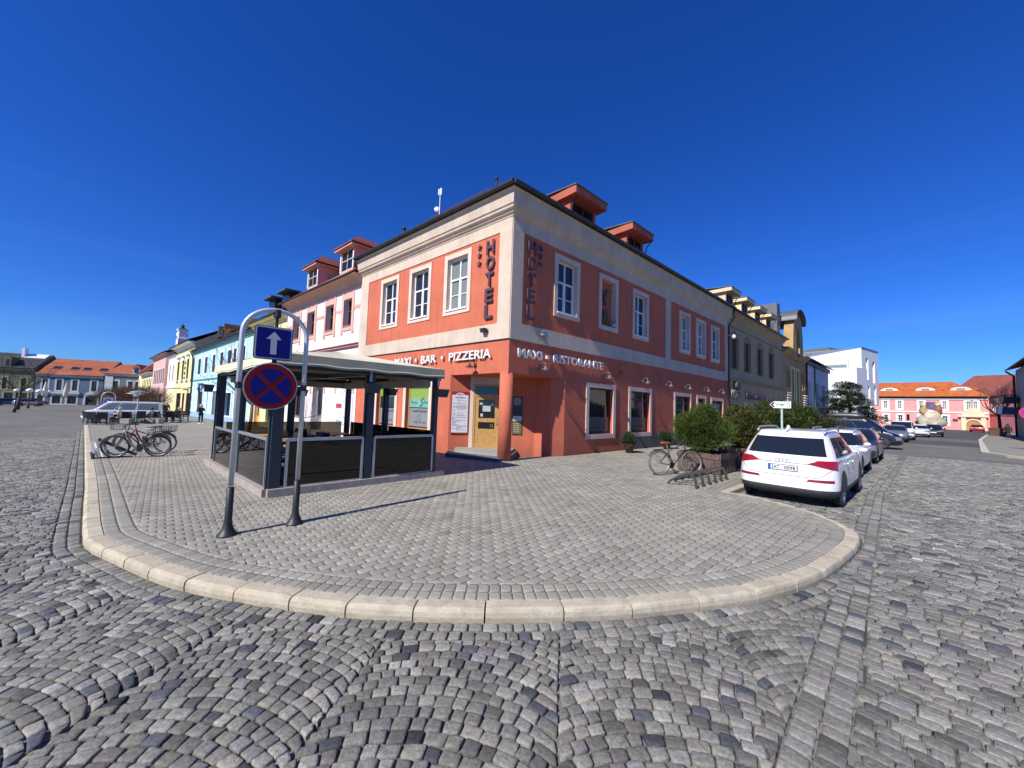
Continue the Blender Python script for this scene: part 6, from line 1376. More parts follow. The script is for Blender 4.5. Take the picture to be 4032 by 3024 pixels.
def screen(p0, p1, z0, z1, glass, fr_=True, slope=0, name='glass_screen'):
    a = PP(*p0, 0); b = PP(*p1, 0); d = (b - a).normalized(); mb = MB(); za, zb_ = g(a.x), g(b.x)
    A0, B0, A1, B1 = a + Vector((0, 0, z0 + za * .6)), b + Vector((0, 0, z0 + zb_ * .6)), a + Vector((0, 0, z1)), b + Vector((0, 0, z1))
    if fr_:
        up_ = (0, 0, 1); mb.bar(A0, B0, .05, .06); mb.bar(A1, B1, .05, .06); mb.bar(A0, A1, .06, .05, d); mb.bar(B0, B1, .06, .05, d)
        s = mb.build(name, LGREY, pav)
    else: s = pav
    n_ = Vector((-d.y, d.x, 0)) * .004
    MB().box8([A0 - n_, B0 - n_, B0 + n_, A0 + n_, A1 - n_, B1 - n_, B1 + n_, A1 + n_]).build('glass', glass, s)
screen((.32, .04), (1.86, .04), .12, 1.04, TG); screen((2.14, .04), (RL - .22, .04), .12, 1.04, TG)
screen((.04, .3), (.04, 2.6), .10, 1.04, TG); screen((.04, 2.8), (.04, LLn - .5), .08, 1.0, TG)
screen((RL - .06, .3), (RL - .06, 2.6), .14, 1.15, TG2, False); screen((RL - .06, 2.8), (RL - .06, LLn - .5), .14, 1.15, TG2, False); screen((.3, LLn - .33), (1.9, LLn - .33), .12, 1.15, TG2, False); screen((2.1, LLn - .33), (RL - .3, LLn - .33), .12, 1.15, TG2, False)
def flower_box(loc, rz):
    loc = Vector(loc)
    mb = MB(); m = Matrix.Rotation(rz, 3, 'Z'); a, b, c, d = .17, .13, .12, .09
    ps = [loc + m @ Vector((x, y, -.2)) for x, y in ((-b, -d), (b, -d), (b, d), (-b, d))] + [loc + m @ Vector((x, y, 0)) for x, y in ((-a, -c), (a, -c), (a, c), (-a, c))]
    mb.box8(ps); mb.bar(ps[4] , ps[5], .02); mb.bar(ps[5], ps[6], .02); mb.bar(ps[6], ps[7], .02); mb.bar(ps[7], ps[4], .02)
    return mb.build('flower_box', mat('planter_black', (.035, .04, .043), .5, var=.1), pav)
ang = math.atan2(RD.y, RD.x)
flower_box(PP(1.95, -.12, 2.28), ang); flower_box(PP(RL - .1, -.12, 2.26), ang); flower_box(PP(-.18, LLn - .3, 2.22), ang + 1.57); flower_box(PP(1.75, LLn - .55, 2.2), ang); flower_box(PP(2.2, LLn - .55, 2.2), ang); flower_box(PP(RL + .0, 2.6, 2.3), ang + 1.57)
mb = MB(); mb.bar(PP(1.97, .0, 2.35), PP(1.97, .0, 2.6), .05, .05); mb.bar(PP(RL - .12, .0, 2.35), PP(RL - .12, .0, 2.6), .05, .05); mb.build('spotlight', LGREY, pav)
# tables and chairs inside
RAT = mat('dark_rattan', (.018, .016, .015), .7, var=.3, vs=40, bs=.6, bscale=60)
def make_chair(label, group, col=None):
    t = thing('cafe_chair', label, 'chair', group=group); m_ = col or RAT
    MB().box((0, 0, .42), .5, .5, .05).build('seat', m_, t)
    mb = MB(); mb.box8([(-.26, -.26, .45), (.26, -.26, .45), (.26, -.21, .45), (-.26, -.21, .45), (-.28, -.36, .92), (.28, -.36, .92), (.28, -.31, .92), (-.28, -.31, .92)]); mb.build('backrest', m_, t)
    for s in (-1, 1): MB().box8([(s * .25 - .02, -.26, .62), (s * .25 + .03, -.26, .62), (s * .25 + .03, .22, .64), (s * .25 - .02, .22, .64), (s * .25 - .02, -.26, .66), (s * .25 + .03, -.26, .66), (s * .25 + .03, .22, .68), (s * .25 - .02, .22, .68)]).build('armrest', m_, t)
    for x in (-.23, .23):
        for y in (-.23, .23): MB().bar((x, y, .42), (x * 1.05, y * 1.08, 0), .04).build('leg', m_, t)
    return t
def make_table(label, group, wood=True, r=.0):
    t = thing('cafe_table', label, 'table', group=group)
    MB().box((0, 0, .71), .8, .8, .035).build('tabletop', WOOD if wood else mat('dark_tabletop', (.05, .05, .05), .3), t, bevel=.005)
    MB().lathe((0, 0, 0), [(.22, 0), (.2, .02), (.03, .04), (.03, .71)], 12).build('pedestal', BLACK, t); return t
ch0 = make_chair('dark woven chair inside the glass terrace pavilion', 'chairs inside the terrace pavilion'); tb0 = make_table('square wooden table inside the glass terrace pavilion', 'tables inside the terrace pavilion')
first = True; ft = True
for (r_, l_) in ((1.0, .95), (3.0, .95), (1.0, 2.7), (3.0, 2.7), (1.0, 4.4), (3.0, 4.4)):
    o = tb0 if ft else copy_tree(tb0); ft = False; q = PP(r_, l_, .065); o.location = q; o.rotation_euler = (0, 0, ang)
    for k, (dx, dy) in enumerate(((-.6, 0), (.6, 0))):
        o = ch0 if first else copy_tree(ch0); first = False; q = PP(r_ + dx, l_ + dy, .065); o.location = q; o.rotation_euler = (0, 0, ang + (-math.pi / 2 if dx < 0 else math.pi / 2) )

# ------------------------------------------------------------------ traffic sign arch
GALV = mat('galvanised_steel', (.55, .58, .60), .38, metal=.35, var=.08, vs=5)
f0 = Vector((-3.929, 5.473, 0)); f1_ = Vector((-3.301, 6.036, 0)); f0.z = g(f0.x); f1_.z = g(f1_.x); SF = Fr(f0, f1_ - f0, (f1_.y - f0.y, -(f1_.x - f0.x)))
arch = thing('traffic_sign_arch', 'grey tube arch with black feet carrying one way and no stopping signs', 'traffic sign', f0)
Wd = (f1_ - f0).length; R_ = Wd / 2
mb = MB(); pts = [SF.P(0, 0, .62), SF.P(0, 0, 2.82)] + [SF.P(R_ - R_ * math.cos(a), 0, 2.82 + R_ * .93 * math.sin(a)) for a in [k * math.pi / 20 for k in range(1, 20)]] + [SF.P(Wd, 0, 2.82), SF.P(Wd, 0, .62)]
mb.tube(pts, .0335, 20); mb.build('tube', GALV, arch, smooth=True)
for s in (0, Wd):
    mb = MB(); q = SF.P(s, 0, g(SF.P(s, 0, 0).x)); mb.lathe(q, [(.13, 0), (.125, .015), (.095, .045), (.068, .10), (.053, .16), (.047, .2), (.045, .66), (.037, .665)], 24); mb.build('foot', BLACK, arch, smooth=True)
mb = MB(); mb.tube([SF.P(R_, 0, 3.24), SF.P(R_, 0, 2.95)], .022, 10); mb.lathe(SF.P(R_, 0, 3.1), [(.05, 0), (.05, .12)], 12); mb.fbox(SF, R_ - .03, R_ + .03, -.02, .0, 1.6, 2.96); mb.build('hanger', BLACK, arch)
mb = MB()
for s in (0, Wd): mb.lathe(SF.P(s, 0, 2.0), [(.045, 0), (.045, .09)], 12)
mb.fbox(SF, 0, .12, -.02, .02, 2.03, 2.07); mb.fbox(SF, Wd - .14, Wd, -.02, .02, 2.03, 2.07); mb.build('clamp', BLACK, arch)
def rrect(fr, s0, s1, z0, z1, r, n):
    pts = []
    for cx, cz, a0 in ((s1 - r, z1 - r, 0), (s0 + r, z1 - r, 90), (s0 + r, z0 + r, 180), (s1 - r, z0 + r, 270)):
        for k in range(7): a = rad(a0 + k * 15); pts.append(fr.P(cx + r * math.cos(a), n, cz + r * math.sin(a)))
    return pts
SBLUE = mat('sign_blue_film', (.003, .006, .16), .45, var=.03, spec=.25); SWH = mat('sign_white_film', (.5, .5, .5), .35, var=.05); SRED = mat('sign_red_film', (.21, .004, .006), .45, var=.03, spec=.25); ALU = mat('sign_back_alu', (.35, .36, .37), .4, metal=.5)
a, b = .14, .64
sg = MB().prism(rrect(SF, a, b, 2.45, 2.95, .045, .02), SF.n * .03).build('one_way_sign', mat('sign_edge', (.05, .055, .07), .4), arch)
MB().prism(rrect(SF, a + .012, b - .012, 2.462, 2.938, .036, .05), SF.n * .002).build('sign_border', SWH, sg); MB().prism(rrect(SF, a + .028, b - .028, 2.478, 2.922, .026, .052), SF.n * .002).build('sign_face', SBLUE, sg)
m_ = (a + b) / 2
MB().prism([SF.P(m_ + x, .054, 2.7 + z) for x, z in ((-.04, -.17), (.04, -.17), (.04, .055), (.10, .055), (0, .175), (-.10, .055), (-.04, .055))], SF.n * .002).build('arrow', SWH, sg)
cx_, cz_, rr_ = .395, 2.05, .352
circ = lambda r, n, k0=0, k1=64: [SF.P(cx_ + r * math.cos(2 * math.pi * k / 64), n, cz_ + r * math.sin(2 * math.pi * k / 64)) for k in range(k0, k1)]
ns = MB().prism(circ(rr_, .02), SF.n * .03).build('no_stopping_sign', ALU, arch); MB().prism(circ(rr_ - .006, .05), SF.n * .001).build('sign_border', SWH, ns); MB().prism(circ(rr_ - .016, .051), SF.n * .002).build('sign_face', SRED, ns)
ri = .262; bw_ = .03; mb = MB()
for q4 in range(4):
    pts = []; base = rad(q4 * 90 - 45); half = math.asin(bw_ / ri)
    for k in range(15): aa = base + half + (rad(90) - 2 * half) * k / 14; pts.append(SF.P(cx_ + ri * math.cos(aa), .053, cz_ + ri * math.sin(aa)))
    m2 = base + rad(45); d_ = bw_ * 1.414; pts.append(SF.P(cx_ + d_ * math.cos(m2), .053, cz_ + d_ * math.sin(m2))); mb.prism(pts, SF.n * .002)
mb.build('blue_field', SBLUE, ns)

# ------------------------------------------------------------------ bicycles and racks
def make_bike(name, label, R=.34, frame='diamond', col=BLACK, basket=False, fender=True, saddle=None, tyre=None, front_basket=False, group=None, battery=False):
    t = thing(name, label, 'bicycle', group=group); wb = 1.08; tyre = tyre or RUBBER; saddle = saddle or BLACK
    for xw in (0, wb):
        w = MB().tube([(xw + (R - .02) * math.cos(2 * math.pi * k / 40), 0, R + (R - .02) * math.sin(2 * math.pi * k / 40)) for k in range(40)], .026, 8, closed=True).build('wheel', tyre, t, smooth=True)
        MB().tube([(xw + (R - .045) * math.cos(2 * math.pi * k / 40), 0, R + (R - .045) * math.sin(2 * math.pi * k / 40)) for k in range(40)], .009, 6, closed=True).build('rim', LGREY, w, smooth=True)
        mb = MB()
        for k in range(18): a = 2 * math.pi * k / 18; mb.tube([(xw + .02 * math.cos(a + .5), .025 * (1 if k % 2 else -1), R + .02 * math.sin(a + .5)), (xw + (R - .045) * math.cos(a), 0, R + (R - .045) * math.sin(a))], .0016, 3, cap=False)
        mb.tube([(xw, -.06, R), (xw, .06, R)], .02, 8); mb.build('spokes', LGREY, w)
        if fender: MB().tube([(xw + (R + .025) * math.cos(a), 0, R + (R + .025) * math.sin(a)) for a in ([rad(20 + k * 10) for k in range(14)] if xw == 0 else [rad(-5 + k * 10) for k in range(15)])], .016, 6).build('mudguard', col if battery else BLACK, t, smooth=True)
    bb = (.44, 0, .28); st = (.30, 0, .78); hd0 = (.90, 0, .74); hd1 = (.86, 0, .92); mb = MB(); tr = .017
    if frame == 'diamond':
        mb.tube([bb, hd0], .02, 8); mb.tube([(.33, 0, .70), hd1], tr, 8)
    else:
        mb.tube([hd1, (.80, 0, .70), (.68, 0, .42), (.56, 0, .30), bb], .03, 8); mb.tube([(.50, 0, .30), (.38, 0, .27)], .045, 8)
    mb.tube([bb, st], tr, 8); mb.tube([(0, .05, R), bb], .011, 6); mb.tube([(0, -.05, R), bb], .011, 6); mb.tube([(0, .05, R), (.33, 0, .68)], .009, 6); mb.tube([(0, -.05, R), (.33, 0, .68)], .009, 6)
    mb.tube([hd1, hd0, (.95, .0, .62)], .02, 8); mb.tube([(.95, .05, .60), (wb, .05, R)], .013, 6); mb.tube([(.95, -.05, .60), (wb, -.05, R)], .013, 6); mb.bar((.95, -.06, .61), (.95, .06, .61), .03); mb.tube([hd1, (.84, 0, 1.0), (.88, 0, 1.03)], .014, 6)
    mb.build('frame', col, t, smooth=True)
    hb = MB(); hb.tube([(.74, -.30, 1.05), (.84, -.14, 1.06), (.88, 0, 1.04), (.84, .14, 1.06), (.74, .30, 1.05)], .012, 6); hb.tube([(.72, -.31, 1.05), (.80, -.22, 1.055)], .018, 6); hb.tube([(.72, .31, 1.05), (.80, .22, 1.055)], .018, 6); hb.bar((.85, -.12, 1.0), (.92, -.1, 1.02), .03).build if False else None
    hb.build('handlebar', BLACK, t, smooth=True)
    s = MB(); s.tube([st, (.27, 0, .92)], .013, 6); s.build('seat_post', LGREY, t)
    MB().box8([(.12, -.08, .92), (.30, -.05, .92), (.30, .05, .92), (.12, .08, .92), (.12, -.09, .97), (.42, -.02, .955), (.42, .02, .955), (.12, .09, .97)]).build('saddle', saddle, t, bevel=.01)
    cr = MB(); cr.tube([(.44, .07, .28), (.44, .075, .28)], .09, 20); cr.bar((.44, .1, .28), (.54, .1, .14), .02, .015, (0, 1, 0)); cr.bar((.44, -.1, .28), (.34, -.1, .42), .02, .015, (0, 1, 0)); cr.box((.55, .14, .125), .09, .07, .025); cr.box((.33, -.14, .41), .09, .07, .025); cr.build('crank', BLACK, t)
    rk = MB(); rk.bar((-.17, 0, .74), (.26, 0, .76), .1, .015); rk.tube([(-.1, .06, .74), (0, .07, R)], .006, 5); rk.tube([(-.1, -.06, .74), (0, -.07, R)], .006, 5); rk.build('luggage_rack', BLACK, t)
    ks = MB(); ks.tube([(.38, .06, .27), (.28, .2, .0)], .011, 6); ks.build('kickstand', LGREY, t)
    def bsk(x0, x1, z0):
        b_ = MB(); h_ = .2
        for zz, e in ((z0, .0), (z0 + h_, .03)): b_.tube([(x0 - e, -.14 - e, zz), (x1 + e, -.14 - e, zz), (x1 + e, .14 + e, zz), (x0 - e, .14 + e, zz)], .006, 5, closed=True)
        n_ = 8
        for k in range(n_ + 1):
            u = k / n_
            for y, ey in ((-.14, -.03), (.14, .03)): b_.tube([(x0 + (x1 - x0) * u, y, z0), (x0 - .03 + (x1 - x0 + .06) * u, y + ey, z0 + h_)], .004, 4)
            if k < 6:
                for x, ex in ((x0, -.03), (x1, .03)): b_.tube([(x, -.14 + .28 * k / 5, z0), (x + ex, -.17 + .34 * k / 5, z0 + h_)], .004, 4)
                b_.tube([(x0, -.14 + .28 * k / 5, z0), (x1, -.14 + .28 * k / 5, z0)], .004, 4)
        b_.build('basket', BLACK, t)
    if basket: bsk(-.28, .12, .77)
    if front_basket: bsk(.98, 1.28, .86)
    if battery: MB().box((.36, 0, .36), .09, .08, .34, 0).build('battery', mat('battery_grey', (.06, .065, .07), .5), t)
    return t
def put_bike(t, rear, front, lean=0):
    r_ = Vector(rear); f_ = Vector(front); a = math.atan2(f_.y - r_.y, f_.x - r_.x); t.location = (r_.x, r_.y, g(r_.x)); t.rotation_euler = (lean, 0, a)
b1 = make_bike('bicycle', 'black touring bicycle with brown saddle leaning by the wooden planter', col=BLACK, saddle=mat('tan_leather', (.35, .12, .05), .5), tyre=mat('grey_tyre', (.13, .125, .12), .7), R=.355)
put_bike(b1, (4.44, 11.33, 0), (5.50, 11.56, 0), rad(-7))
OLG = mat('sage_frame_paint', (.20, .20, .16), .4, var=.05)
eb = make_bike('electric_bicycle', 'sage green step through electric bicycle with rear wire basket, nearest in the left rack', frame='low', col=OLG, basket=True, battery=True, R=.36, group='bicycles in the left rack', saddle=mat('grey_saddle', (.4, .4, .4), .5))
q1, q2 = G(620, 1798), G(420, 1804); d_ = (q2 - q1).normalized()
put_bike(eb, q1, q1 + d_, rad(-6))
NAVY = mat('navy_frame', (.02, .03, .06), .35); REDF = mat('red_frame', (.25, .02, .02), .4)
side = Vector((-d_.y, d_.x, 0)); side = side if side.y > 0 else -side
bk = make_bike('navy_bicycle', 'navy bicycle with a front basket in the middle of the left rack', frame='diamond', col=NAVY, basket=False, front_basket=True, R=.35, group='bicycles in the left rack'); put_bike(bk, q1 + side * .75 + d_ * .25, q1 + side * .75 + d_ * 1.25, rad(5))
bk2 = make_bike('red_bicycle', 'black and red bicycle with a rear basket, farthest in the left rack', frame='low', col=REDF, basket=True, front_basket=False, R=.35, group='bicycles in the left rack'); put_bike(bk2, q1 + side * 1.5 + d_ * .3, q1 + side * 1.5 + d_ * 1.3, rad(-5))
# spiral rack on the left
k0 = G(362, 1808); kd = A.d; rk = thing('spiral_bike_rack', 'low coiled silver bicycle rack beside the left kerb', 'bike rack', k0); mb = MB(); pts = []
kd_ = Vector((A.d.x, A.d.y, 0)); kn = Vector((-A.n.x, -A.n.y, 0))
for i in range(112):
    a = i / 16 * 2 * math.pi; q = k0 + kd_ * (i * .018) + kn * (.18 + .13 * math.sin(a)) + Vector((0, 0, .21 + .19 * math.cos(a))); pts.append(q)
mb.tube(pts, .010, 6); mb.build('coil', LGREY, rk, smooth=True)
mb = MB(); mb.bar(k0 + Vector((0, 0, .02)), k0 + kd_ * 2 + Vector((0, 0, .02)), .04); mb.bar(k0 + kn * .36 + Vector((0, 0, .02)), k0 + kn * .36 + kd_ * 2 + Vector((0, 0, .02)), .04); mb.bar(k0 + kn * .05 + Vector((0, 0, .03)), k0 + kn * .9 + Vector((0, 0, .03)), .04); mb.build('base_rail', BLACK, rk)
mb = MB(); mb.bar(k0 + kn * .1 + kd_ * .1 + Vector((0, 0, .62)), k0 + kn * 1.0 + kd_ * -.1 + Vector((0, 0, .08)), .05, .09); mb.build('wheel_guide', BLACK, rk)
# cast rack on the right
rk = thing('cast_bike_rack', 'dark cast iron bicycle rack of curved ribs in front of the planters', 'bike rack', (4.6, 9.6, 0))
CAST = mat('cast_iron', (.045, .045, .045), .6, var=.2, vs=9)
r0_, r1_ = Vector((4.62, 9.50, 0)), Vector((6.15, 10.90, 0)); dr = (r1_ - r0_).normalized(); nr = Vector((-dr.y, dr.x, 0)); LR_ = (r1_ - r0_).length
for k in range(6):
    q = r0_ + dr * (LR_ * k / 5); mb = MB(); prof = [(0, 0), (.02, .16), (.06, .28), (.14, .335), (.24, .33), (.38, .27), (.5, .2), (.62, .12), (.7, .05), (.72, 0)]
    for i in range(len(prof) - 1):
        (a0_, z0_), (a1_, z1_) = prof[i], prof[i + 1]; w0 = .05 - .02 * i / 9; mb.bar(q + nr * a0_ + Vector((0, 0, z0_)), q + nr * a1_ + Vector((0, 0, z1_)), .055, .05)
    mb.build('rib', CAST, rk, bevel=.006)
mb = MB(); mb.bar(r0_ + nr * .12 + Vector((0, 0, .25)), r1_ + nr * .12 + Vector((0, 0, .25)), .03); mb.bar(r0_ + nr * .55 + Vector((0, 0, .12)), r1_ + nr * .55 + Vector((0, 0, .12)), .03); mb.build('cross_rail', CAST, rk)
# ------------------------------------------------------------------ plants
def leaf_mat(name, rough=.55):
    if name in MT: return MT[name]
    m, t, b = nodes(name); b.inputs['Roughness'].default_value = rough; b.inputs['Specular IOR Level'].default_value = .3
    a = t.nodes.new('ShaderNodeAttribute'); a.attribute_name = 'col'; lk(t, a.outputs['Color'], b.inputs['Base Color'])
    tl = t.nodes.new('ShaderNodeBsdfTranslucent'); lk(t, a.outputs['Color'], tl.inputs[0]); mx = t.nodes.new('ShaderNodeMixShader'); mx.inputs[0].default_value = .25
    lk(t, b.outputs[0], mx.inputs[1]); lk(t, tl.outputs[0], mx.inputs[2]); lk(t, mx.outputs[0], t.nodes['Material Output'].inputs[0]); MT[name] = m; return m
LEAF = leaf_mat('foliage')
def foliage(name, blobs, n, ln, wd, cols, parent, seed=1, upb=.35, mt=None, tuft=1, shell=.5, flat=0.0):
    rs = np.random.RandomState(seed); wts = np.array([b[1][0] * b[1][1] * b[1][2] for b in blobs]) ** .7; wts /= wts.sum(); V = []; F = []; C = []
    off = wl(parent)
    for i in range(n):
        c, r_ = blobs[rs.choice(len(blobs), p=wts)]; d = rs.normal(size=3); d /= np.linalg.norm(d); rad_ = (shell + (1 - shell) * rs.rand() ** .5) * (1 + .12 * math.sin(d[0] * 7 + seed) * math.sin(d[1] * 6 + 2 * d[2] * 5))
        p = np.array(c) + d * np.array(r_) * rad_; col = np.array(cols[rs.randint(len(cols))]) * rs.uniform(.65, 1.35)
        for k in range(tuft):
            dr_ = d * .8 + rs.normal(size=3) * .55 + np.array([0, 0, upb]); dr_ /= np.linalg.norm(dr_); sd = np.cross(dr_, rs.normal(size=3)); sd /= np.linalg.norm(sd) + 1e-9; L_ = ln * rs.uniform(.6, 1.3); w_ = wd * rs.uniform(.7, 1.3); b0 = len(V)
            q = p + rs.normal(size=3) * ln * .12 - np.array(off)
            V += [tuple(q - sd * w_ * .35), tuple(q + dr_ * L_ * .5 - sd * w_ * .5), tuple(q + dr_ * L_), tuple(q + dr_ * L_ * .5 + sd * w_ * .5)]; F.append((b0, b0 + 1, b0 + 2, b0 + 3)); C += [tuple(col)] * 4
    me = bpy.data.meshes.new(name); me.from_pydata(V, [], F); me.materials.append(mt or LEAF); ca = me.color_attributes.new('col', 'FLOAT_COLOR', 'POINT'); ca.data.foreach_set('color', np.array([(*c, 1) for c in C], dtype=np.float32).ravel())
    o = bpy.data.objects.new(name, me); COL.objects.link(o); o.parent = parent; return o
def blobset(c, r_, n, seed, spread=.55, sub=.5, flat=1):
    rs = np.random.RandomState(seed); out = [(c, (r_[0] * .72, r_[1] * .72, r_[2] * .72))]
    for i in range(n):
        d = rs.normal(size=3); d /= np.linalg.norm(d); out.append(((c[0] + d[0] * r_[0] * spread, c[1] + d[1] * r_[1] * spread, c[2] + d[2] * r_[2] * spread * flat), tuple(x * sub * rs.uniform(.7, 1.15) for x in r_)))
    return out
SLAT = mat('weathered_slats', (.115, .075, .06), .8, var=.4, vs=7, bs=.6, bscale=20)
def wood_planter(s0, s1, t0, t1, h, label, group='wooden tubs along the parking bay'):
    q = ST((s0 + s1) / 2, (t0 + t1) / 2); t = thing('wooden_planter', label, 'planter', (q.x, q.y, 0), group=group)
    fr = Fr((0, 0), dB, nB); mb = MB(); w_ = .1
    for (a, b, ax_) in ((s0, s1, 't0'), (s0, s1, 't1'), (t0, t1, 's0'), (t0, t1, 's1')):
        k = a; i = 0
        while k < b - .02:
            e = min(k + w_, b) - .008; j = random.uniform(-.006, .006); hh = h + random.uniform(-.01, .01)
            if ax_ == 't0': mb.fbox(fr, k, e, t0 - .02 + j, t0 + .02 + j, .03, hh)
            elif ax_ == 't1': mb.fbox(fr, k, e, t1 - .02 + j, t1 + .02 + j, .03, hh)
            elif ax_ == 's0': mb.fbox(fr, s0 - .02 + j, s0 + .02 + j, k, e, .03, hh)
            else: mb.fbox(fr, s1 - .02 + j, s1 + .02 + j, k, e, .03, hh)
            k += w_
    mb.build('slats', SLAT, t); MB().fbox(fr, s0 + .03, s1 - .03, t0 + .03, t1 - .03, .1, h - .08).build('soil', mat('soil', (.04, .03, .02), .95, var=.3), t)
    mb = MB(); mb.fbox(fr, s0 - .04, s1 + .04, t0 - .045, t0 - .02, h - .16, h - .06).fbox(fr, s0 - .04, s1 + .04, t1 + .02, t1 + .045, h - .16, h - .06).fbox(fr, s0 - .045, s0 - .02, t0, t1, h - .16, h - .06); mb.build('band', SLAT, t)
    return t
random.seed(21)
def bush(name, label, cat, c, r_, n, ln, wd, cols, seed, tuft=3, nb=9, upb=.35, group=None, stem=.4, spread=.6, sub=.48):
    t = thing(name, label, cat, (c[0], c[1], 0), group=group); MB().tube([(c[0], c[1], max(c[2] - r_[2] - .2, .1)), (c[0], c[1], c[2])], .05, 8).build('stem', mat('bark', (.07, .05, .035), .9, var=.3, vs=9, bs=.6), t)
    foliage('foliage', blobset(c, r_, nb, seed, spread, sub), n, ln, wd, cols, t, seed, upb, tuft=tuft); return t
wood_planter(12.5, 13.8, -5.55, -4.3, .62, 'dark wooden tub holding the dwarf pine behind the touring bicycle'); wood_planter(14.95, 16.25, -5.15, -3.9, .68, 'grey wooden tub holding the yellow tipped conifer behind the white SUV')
wood_planter(19.2, 21.2, -5.9, -4.2, .7, 'wooden tub under the largest juniper'); wood_planter(23.6, 25.4, -5.7, -4.1, .7, 'wooden tub under the farthest juniper')
V3 = lambda v, z: (v.x, v.y, z)
bush('dwarf_pine', 'round bright green dwarf pine in a wooden tub behind the touring bicycle', 'shrub', V3(ST(13.15, -4.95), 1.30), (.95, .95, .78), 9000, .17, .012, [(.065, .10, .015), (.04, .07, .011), (.10, .145, .028)], 3, tuft=3, upb=.7, nb=16, spread=.72, sub=.36)
bush('conifer_shrub', 'yellow and rust tipped conifer in a tub left of the white SUV', 'shrub', V3(ST(15.6, -4.5), 1.22), (.95, .95, .72), 7500, .10, .03, [(.09, .105, .02), (.05, .068, .012), (.14, .09, .03), (.045, .06, .012)], 5, tuft=2, upb=.5, nb=14, spread=.7, sub=.38)
bush('large_juniper', 'largest dark green feathery juniper behind the arrow sign', 'shrub', V3(ST(20.2, -5.0), 1.55), (1.75, 1.6, 1.05), 11000, .15, .03, [(.055, .08, .014), (.032, .05, .010), (.09, .105, .025)], 7, tuft=2, nb=20, upb=.8, spread=.7, sub=.36)
bush('far_juniper', 'green juniper farthest up the row of tubs', 'shrub', V3(ST(24.6, -4.8), 1.45), (1.5, 1.4, .95), 7000, .16, .035, [(.05, .08, .014), (.03, .05, .01)], 9, tuft=2, nb=14, upb=.6, spread=.68, sub=.38)
bush('brown_hedge', 'brownish clipped hedge at the end of the tub row', 'hedge', V3(ST(30.5, -5.2), 1.05), (2.6, 1.3, .85), 7000, .16, .04, [(.06, .055, .025), (.04, .045, .015)], 11, tuft=2, nb=14)
for q_, lab, sd in (((5.30, 17.05), 'round clipped boxwood pot beside the second street window', 31), ((7.95, 19.5), 'round clipped boxwood pot behind the bicycle saddle', 33)):
    bt = thing('boxwood_pot', lab, 'potted plant', (q_[0], q_[1], 0), group='boxwood pots at the hotel wall')
    MB().lathe((q_[0], q_[1], 0), [(.16, .06), (.24, .38), (.26, .4), (.22, .4)], 16).build('pot', mat('terracotta_dark', (.10, .05, .035), .7, var=.2), bt, smooth=True); mb = MB()
    for a in range(4): mb.tube([(q_[0] + .14 * math.cos(a * 1.57), q_[1] + .14 * math.sin(a * 1.57), 0), (q_[0] + .16 * math.cos(a * 1.57), q_[1] + .16 * math.sin(a * 1.57), .1)], .025, 6)
    mb.build('pot_foot', MT['terracotta_dark'], bt)
    foliage('foliage', blobset((q_[0], q_[1], .66), (.46, .46, .33), 6, sd, .35, .6), 3200, .05, .035, [(.05, .08, .035), (.07, .10, .05), (.035, .06, .025)], bt, sd, .1, tuft=2, shell=.6)
def bare_tree(name, label, base, h, spread, trunk_h, r0, seed, bark, levels=4, nb=7, up_=.55, group=None):
    base = Vector(base); t = thing(name, label, 'tree', base, group=group); rs = random.Random(seed); mb = MB(); tw = MB(); MB_ = MB()
    top = base + Vector((rs.uniform(-.2, .2), rs.uniform(-.2, .2), trunk_h)); mb.tube([base, base.lerp(top, .5) + Vector((.05, 0, 0)), top], [r0, r0 * .8, r0 * .65], 8); mb.build('trunk', bark, t, smooth=True)
    def grow(p, d, L, r_, lv):
        n_ = 4; path = [p]; q = p.copy(); dd = d.copy()
        for i in range(n_): dd = (dd + Vector((rs.uniform(-1, 1), rs.uniform(-1, 1), rs.uniform(-.3, .9))) * .16).normalized(); q = q + dd * (L / n_); path.append(q.copy())
        tw.tube(path, [r_ * (1 - .6 * i / n_) for i in range(n_ + 1)], 5 if lv > 1 else 3, cap=False)
        if lv <= 0: return
        for k in range(3 if lv > 1 else 4):
            j = rs.randint(1, n_); nd = (dd + Vector((rs.uniform(-1, 1), rs.uniform(-1, 1), rs.uniform(-.2, .8))) * .75).normalized(); grow(path[j], nd, L * rs.uniform(.55, .8), r_ * .5, lv - 1)
    for k in range(nb):
        a = 2 * math.pi * k / nb + rs.uniform(-.3, .3); d = Vector((math.cos(a) * spread, math.sin(a) * spread, up_ + rs.uniform(0, .6))).normalized(); grow(top - Vector((0, 0, rs.uniform(0, trunk_h * .15))), d, (h - trunk_h) * .55, r0 * .4, levels - 1)
    tw.build('crown', bark, t, smooth=True, fixn=False); return t
BARK = mat('dark_bark', (.06, .048, .04), .9, var=.3, vs=5, bs=.5); BARKP = mat('pale_twigs', (.12, .10, .085), .9, var=.3)
def azp(px, py=1600): d = ray(px, py); return math.degrees(math.atan2(d.x, d.y))
q = at(azp(985), 27); bare_tree('bare_tree', 'leafless young tree before the light blue house, seen through the pavilion', (q.x, q.y, g(q.x)), 6.0, .75, 1.9, .12, 5, BARKP, 4, 8, .9)
q = at(azp(70), 92); bare_tree('bare_tree', 'leafless spreading tree before the olive house at the left edge', (q.x, q.y, g(q.x)), 8.2, 1.3, 3.0, .22, 8, BARK, 4, 8, .4)
q = at(azp(3938, 1700), 90); bare_tree('bare_tree', 'leafless street tree before the pink gable wing on the right', (q.x, q.y, 0), 7.4, .9, 3.0, .22, 12, BARK, 4, 7, .6)
